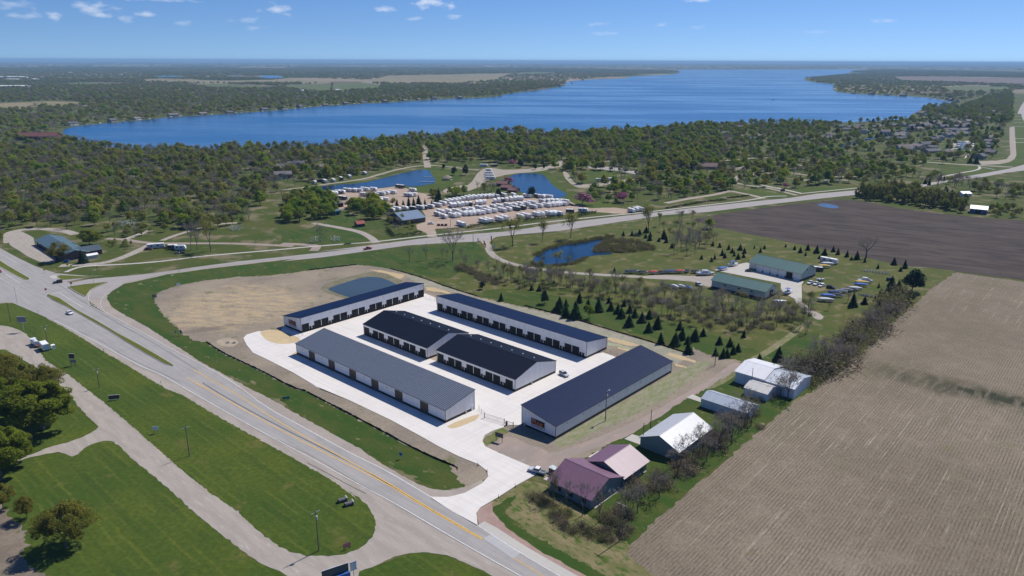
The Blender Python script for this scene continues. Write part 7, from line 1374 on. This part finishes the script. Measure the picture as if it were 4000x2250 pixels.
# a water tower, a church-like hall and pale warehouses far off
p_ = G('f1', 852, 468); t = empty('water_tower', (p_.x, p_.y, 0), 0, 'white water tower standing far off on the left horizon', 'water tower'); MB().loft([[Vector((math.cos(k * math.pi / 8) * r, math.sin(k * math.pi / 8) * r, z)) for k in range(16)] for r, z in ((2, 30), (9, 34), (11, 38), (9, 43), (2, 46))]).obj('tank', LAMPW, t); MB().tube((0, 0, 0), (0, 0, 31), 3.0, 2.2, 12).obj('stem', LAMPW, t)
for i, (fr_, x, y, L_, D_, h_) in enumerate([('f1', -20, 560, 160, 60, 9), ('f1', 40, 578, 70, 40, 8), ('f1', -20, 632, 110, 60, 9), ('f1', 225, 578, 30, 30, 9), ('f1', 490, 525, 40, 20, 8), ('f1', 2150, 660, 35, 16, 6), ('f1', 2400, 655, 22, 12, 6)]):
    gable('warehouse', G(fr_, x, y), 0.1, L_, D_, h_, h_ + 2.5, WHT2, mat('pale far roof', (.66, .66, .64), .7), ['long white warehouse at the left edge beyond the lake, farthest', 'white warehouse beyond the lake, middle of the left group', 'long white warehouse at the left edge, nearest the lake', 'cream hall right of the left edge warehouses', 'white hall among far woods on the left', 'grey barn in the far green pasture', 'small grey barn at the right of the far pasture'][i], 'warehouse', 'far halls', .5)
for i, (x, y) in enumerate([(1030, 460), (1960, 478), (2073, 470), (2175, 478), (2475, 487), (1140, 460)]): gable('farm_building', G('f2', x, y), .2, 40, 25, 14, 20, WHT2, mat('pale far roof', (.66, .66, .64), .7), 'small white farm building far off near the horizon, %s from the left' % ORD[sorted([1030, 1960, 2073, 2175, 2475, 1140]).index(x)], 'farm building', 'far farm buildings', .5)
gable('lodge', G('f1', 110, 1005), .05, 60, 22, 6, 11, mat('lodge wall', (.12, .05, .045), .9), mat('dark red roof', (.14, .05, .045), .8), 'dark red roofed lodge at the left end of the lake', 'building', None, .8, None, [('window', 'f', 6 + k * 8, 9 + k * 8, 1.5, 4, GLASSM) for k in range(6)])

# ---- boat lift frames stored on the greens
LIFTF = MB()
for x in (-1.6, 1.6):
    for y in (-2.2, 2.2): LIFTF.tube((x, y, 0), (x, y, 2.9), .07, .07, 5)
    LIFTF.tube((x, -2.2, 2.8), (x, 2.2, 2.8), .06, .06, 5).tube((x, -2.2, .4), (x, 2.2, .4), .06, .06, 5).tube((x, -2.2, .4), (x, 2.2, 2.8), .05, .05, 5)
FRM = LIFTF.mesh('side_frame', mat('aluminium frame', (.55, .56, .56), .5)); XB = MB().tube((-1.6, -2.2, .5), (1.6, -2.2, .5), .06, .06, 5).tube((-1.6, 2.2, .5), (1.6, 2.2, .5), .06, .06, 5).tube((-1.6, -2.2, 2.7), (1.6, 2.2, 2.7), .05, .05, 5).mesh('cross_beam', MATS['aluminium frame'])
def lifts(fr, s, where, grp):
    L_ = sorted(tuple(map(float, q.split(','))) for q in s.split())
    for i, (x, y) in enumerate(L_):
        p = G(fr, x, y); t = empty('boat_lift', (p.x, p.y, gz(p)), rr.uniform(0, 3), 'bare aluminium boat lift, %s from left %s' % (ORD[i], where), 'boat lift', grp); link('side_frame', FRM, t); link('cross_beam', XB, t)
lifts('f4', '845,275 870,262 895,280 920,268 945,280 970,262', 'on the lawn behind the shop', 'lift frames behind the shop'); lifts('f4', '1665,305 1690,312 1712,300', 'on the lawn before the big green clump', 'lift frames before the clump'); lifts('f4', '2250,392 2280,385 2395,382 2415,388', 'on the green left of the RV hall', 'lift frames left of the RV hall')
# ================================================================== the air: fair-weather haze that thins the distance
def haze():
    t = NT('haze air'); vp = t.n('ShaderNodeVolumePrincipled'); vp.inputs['Color'].default_value = (.42, .70, 1.0, 1); vp.inputs['Density'].default_value = 5.8e-5; vp.inputs['Anisotropy'].default_value = .0
    t.l(vp.outputs[0], t.out.inputs['Volume'])
    o = MB().box(-60000, 60000, -58000, 60000, -1.2, 135).obj('haze', t.m); tag(o, 'thin blue haze lying over the whole landscape', 'haze', None, 'stuff')
haze()

# ordinals for look-alikes in small groups, counted from left to right as the camera sees them
def ordinals():
    from collections import defaultdict
    D = defaultdict(list)
    for o in COL.objects:
        if o.parent is None and 'label' in o.keys() and o.get('kind') is None: D[o['label']].append(o)
    for lab, L_ in D.items():
        if 1 < len(L_) <= 22 and len(lab.split()) <= 12:
            L_.sort(key=lambda o: o.location.x / max(1, o.location.y))
            for i, o in enumerate(L_): o['label'] = lab + ', ' + ('leftmost' if i == 0 else 'rightmost' if i == len(L_) - 1 else ORD[i] + ' from left')
ordinals()
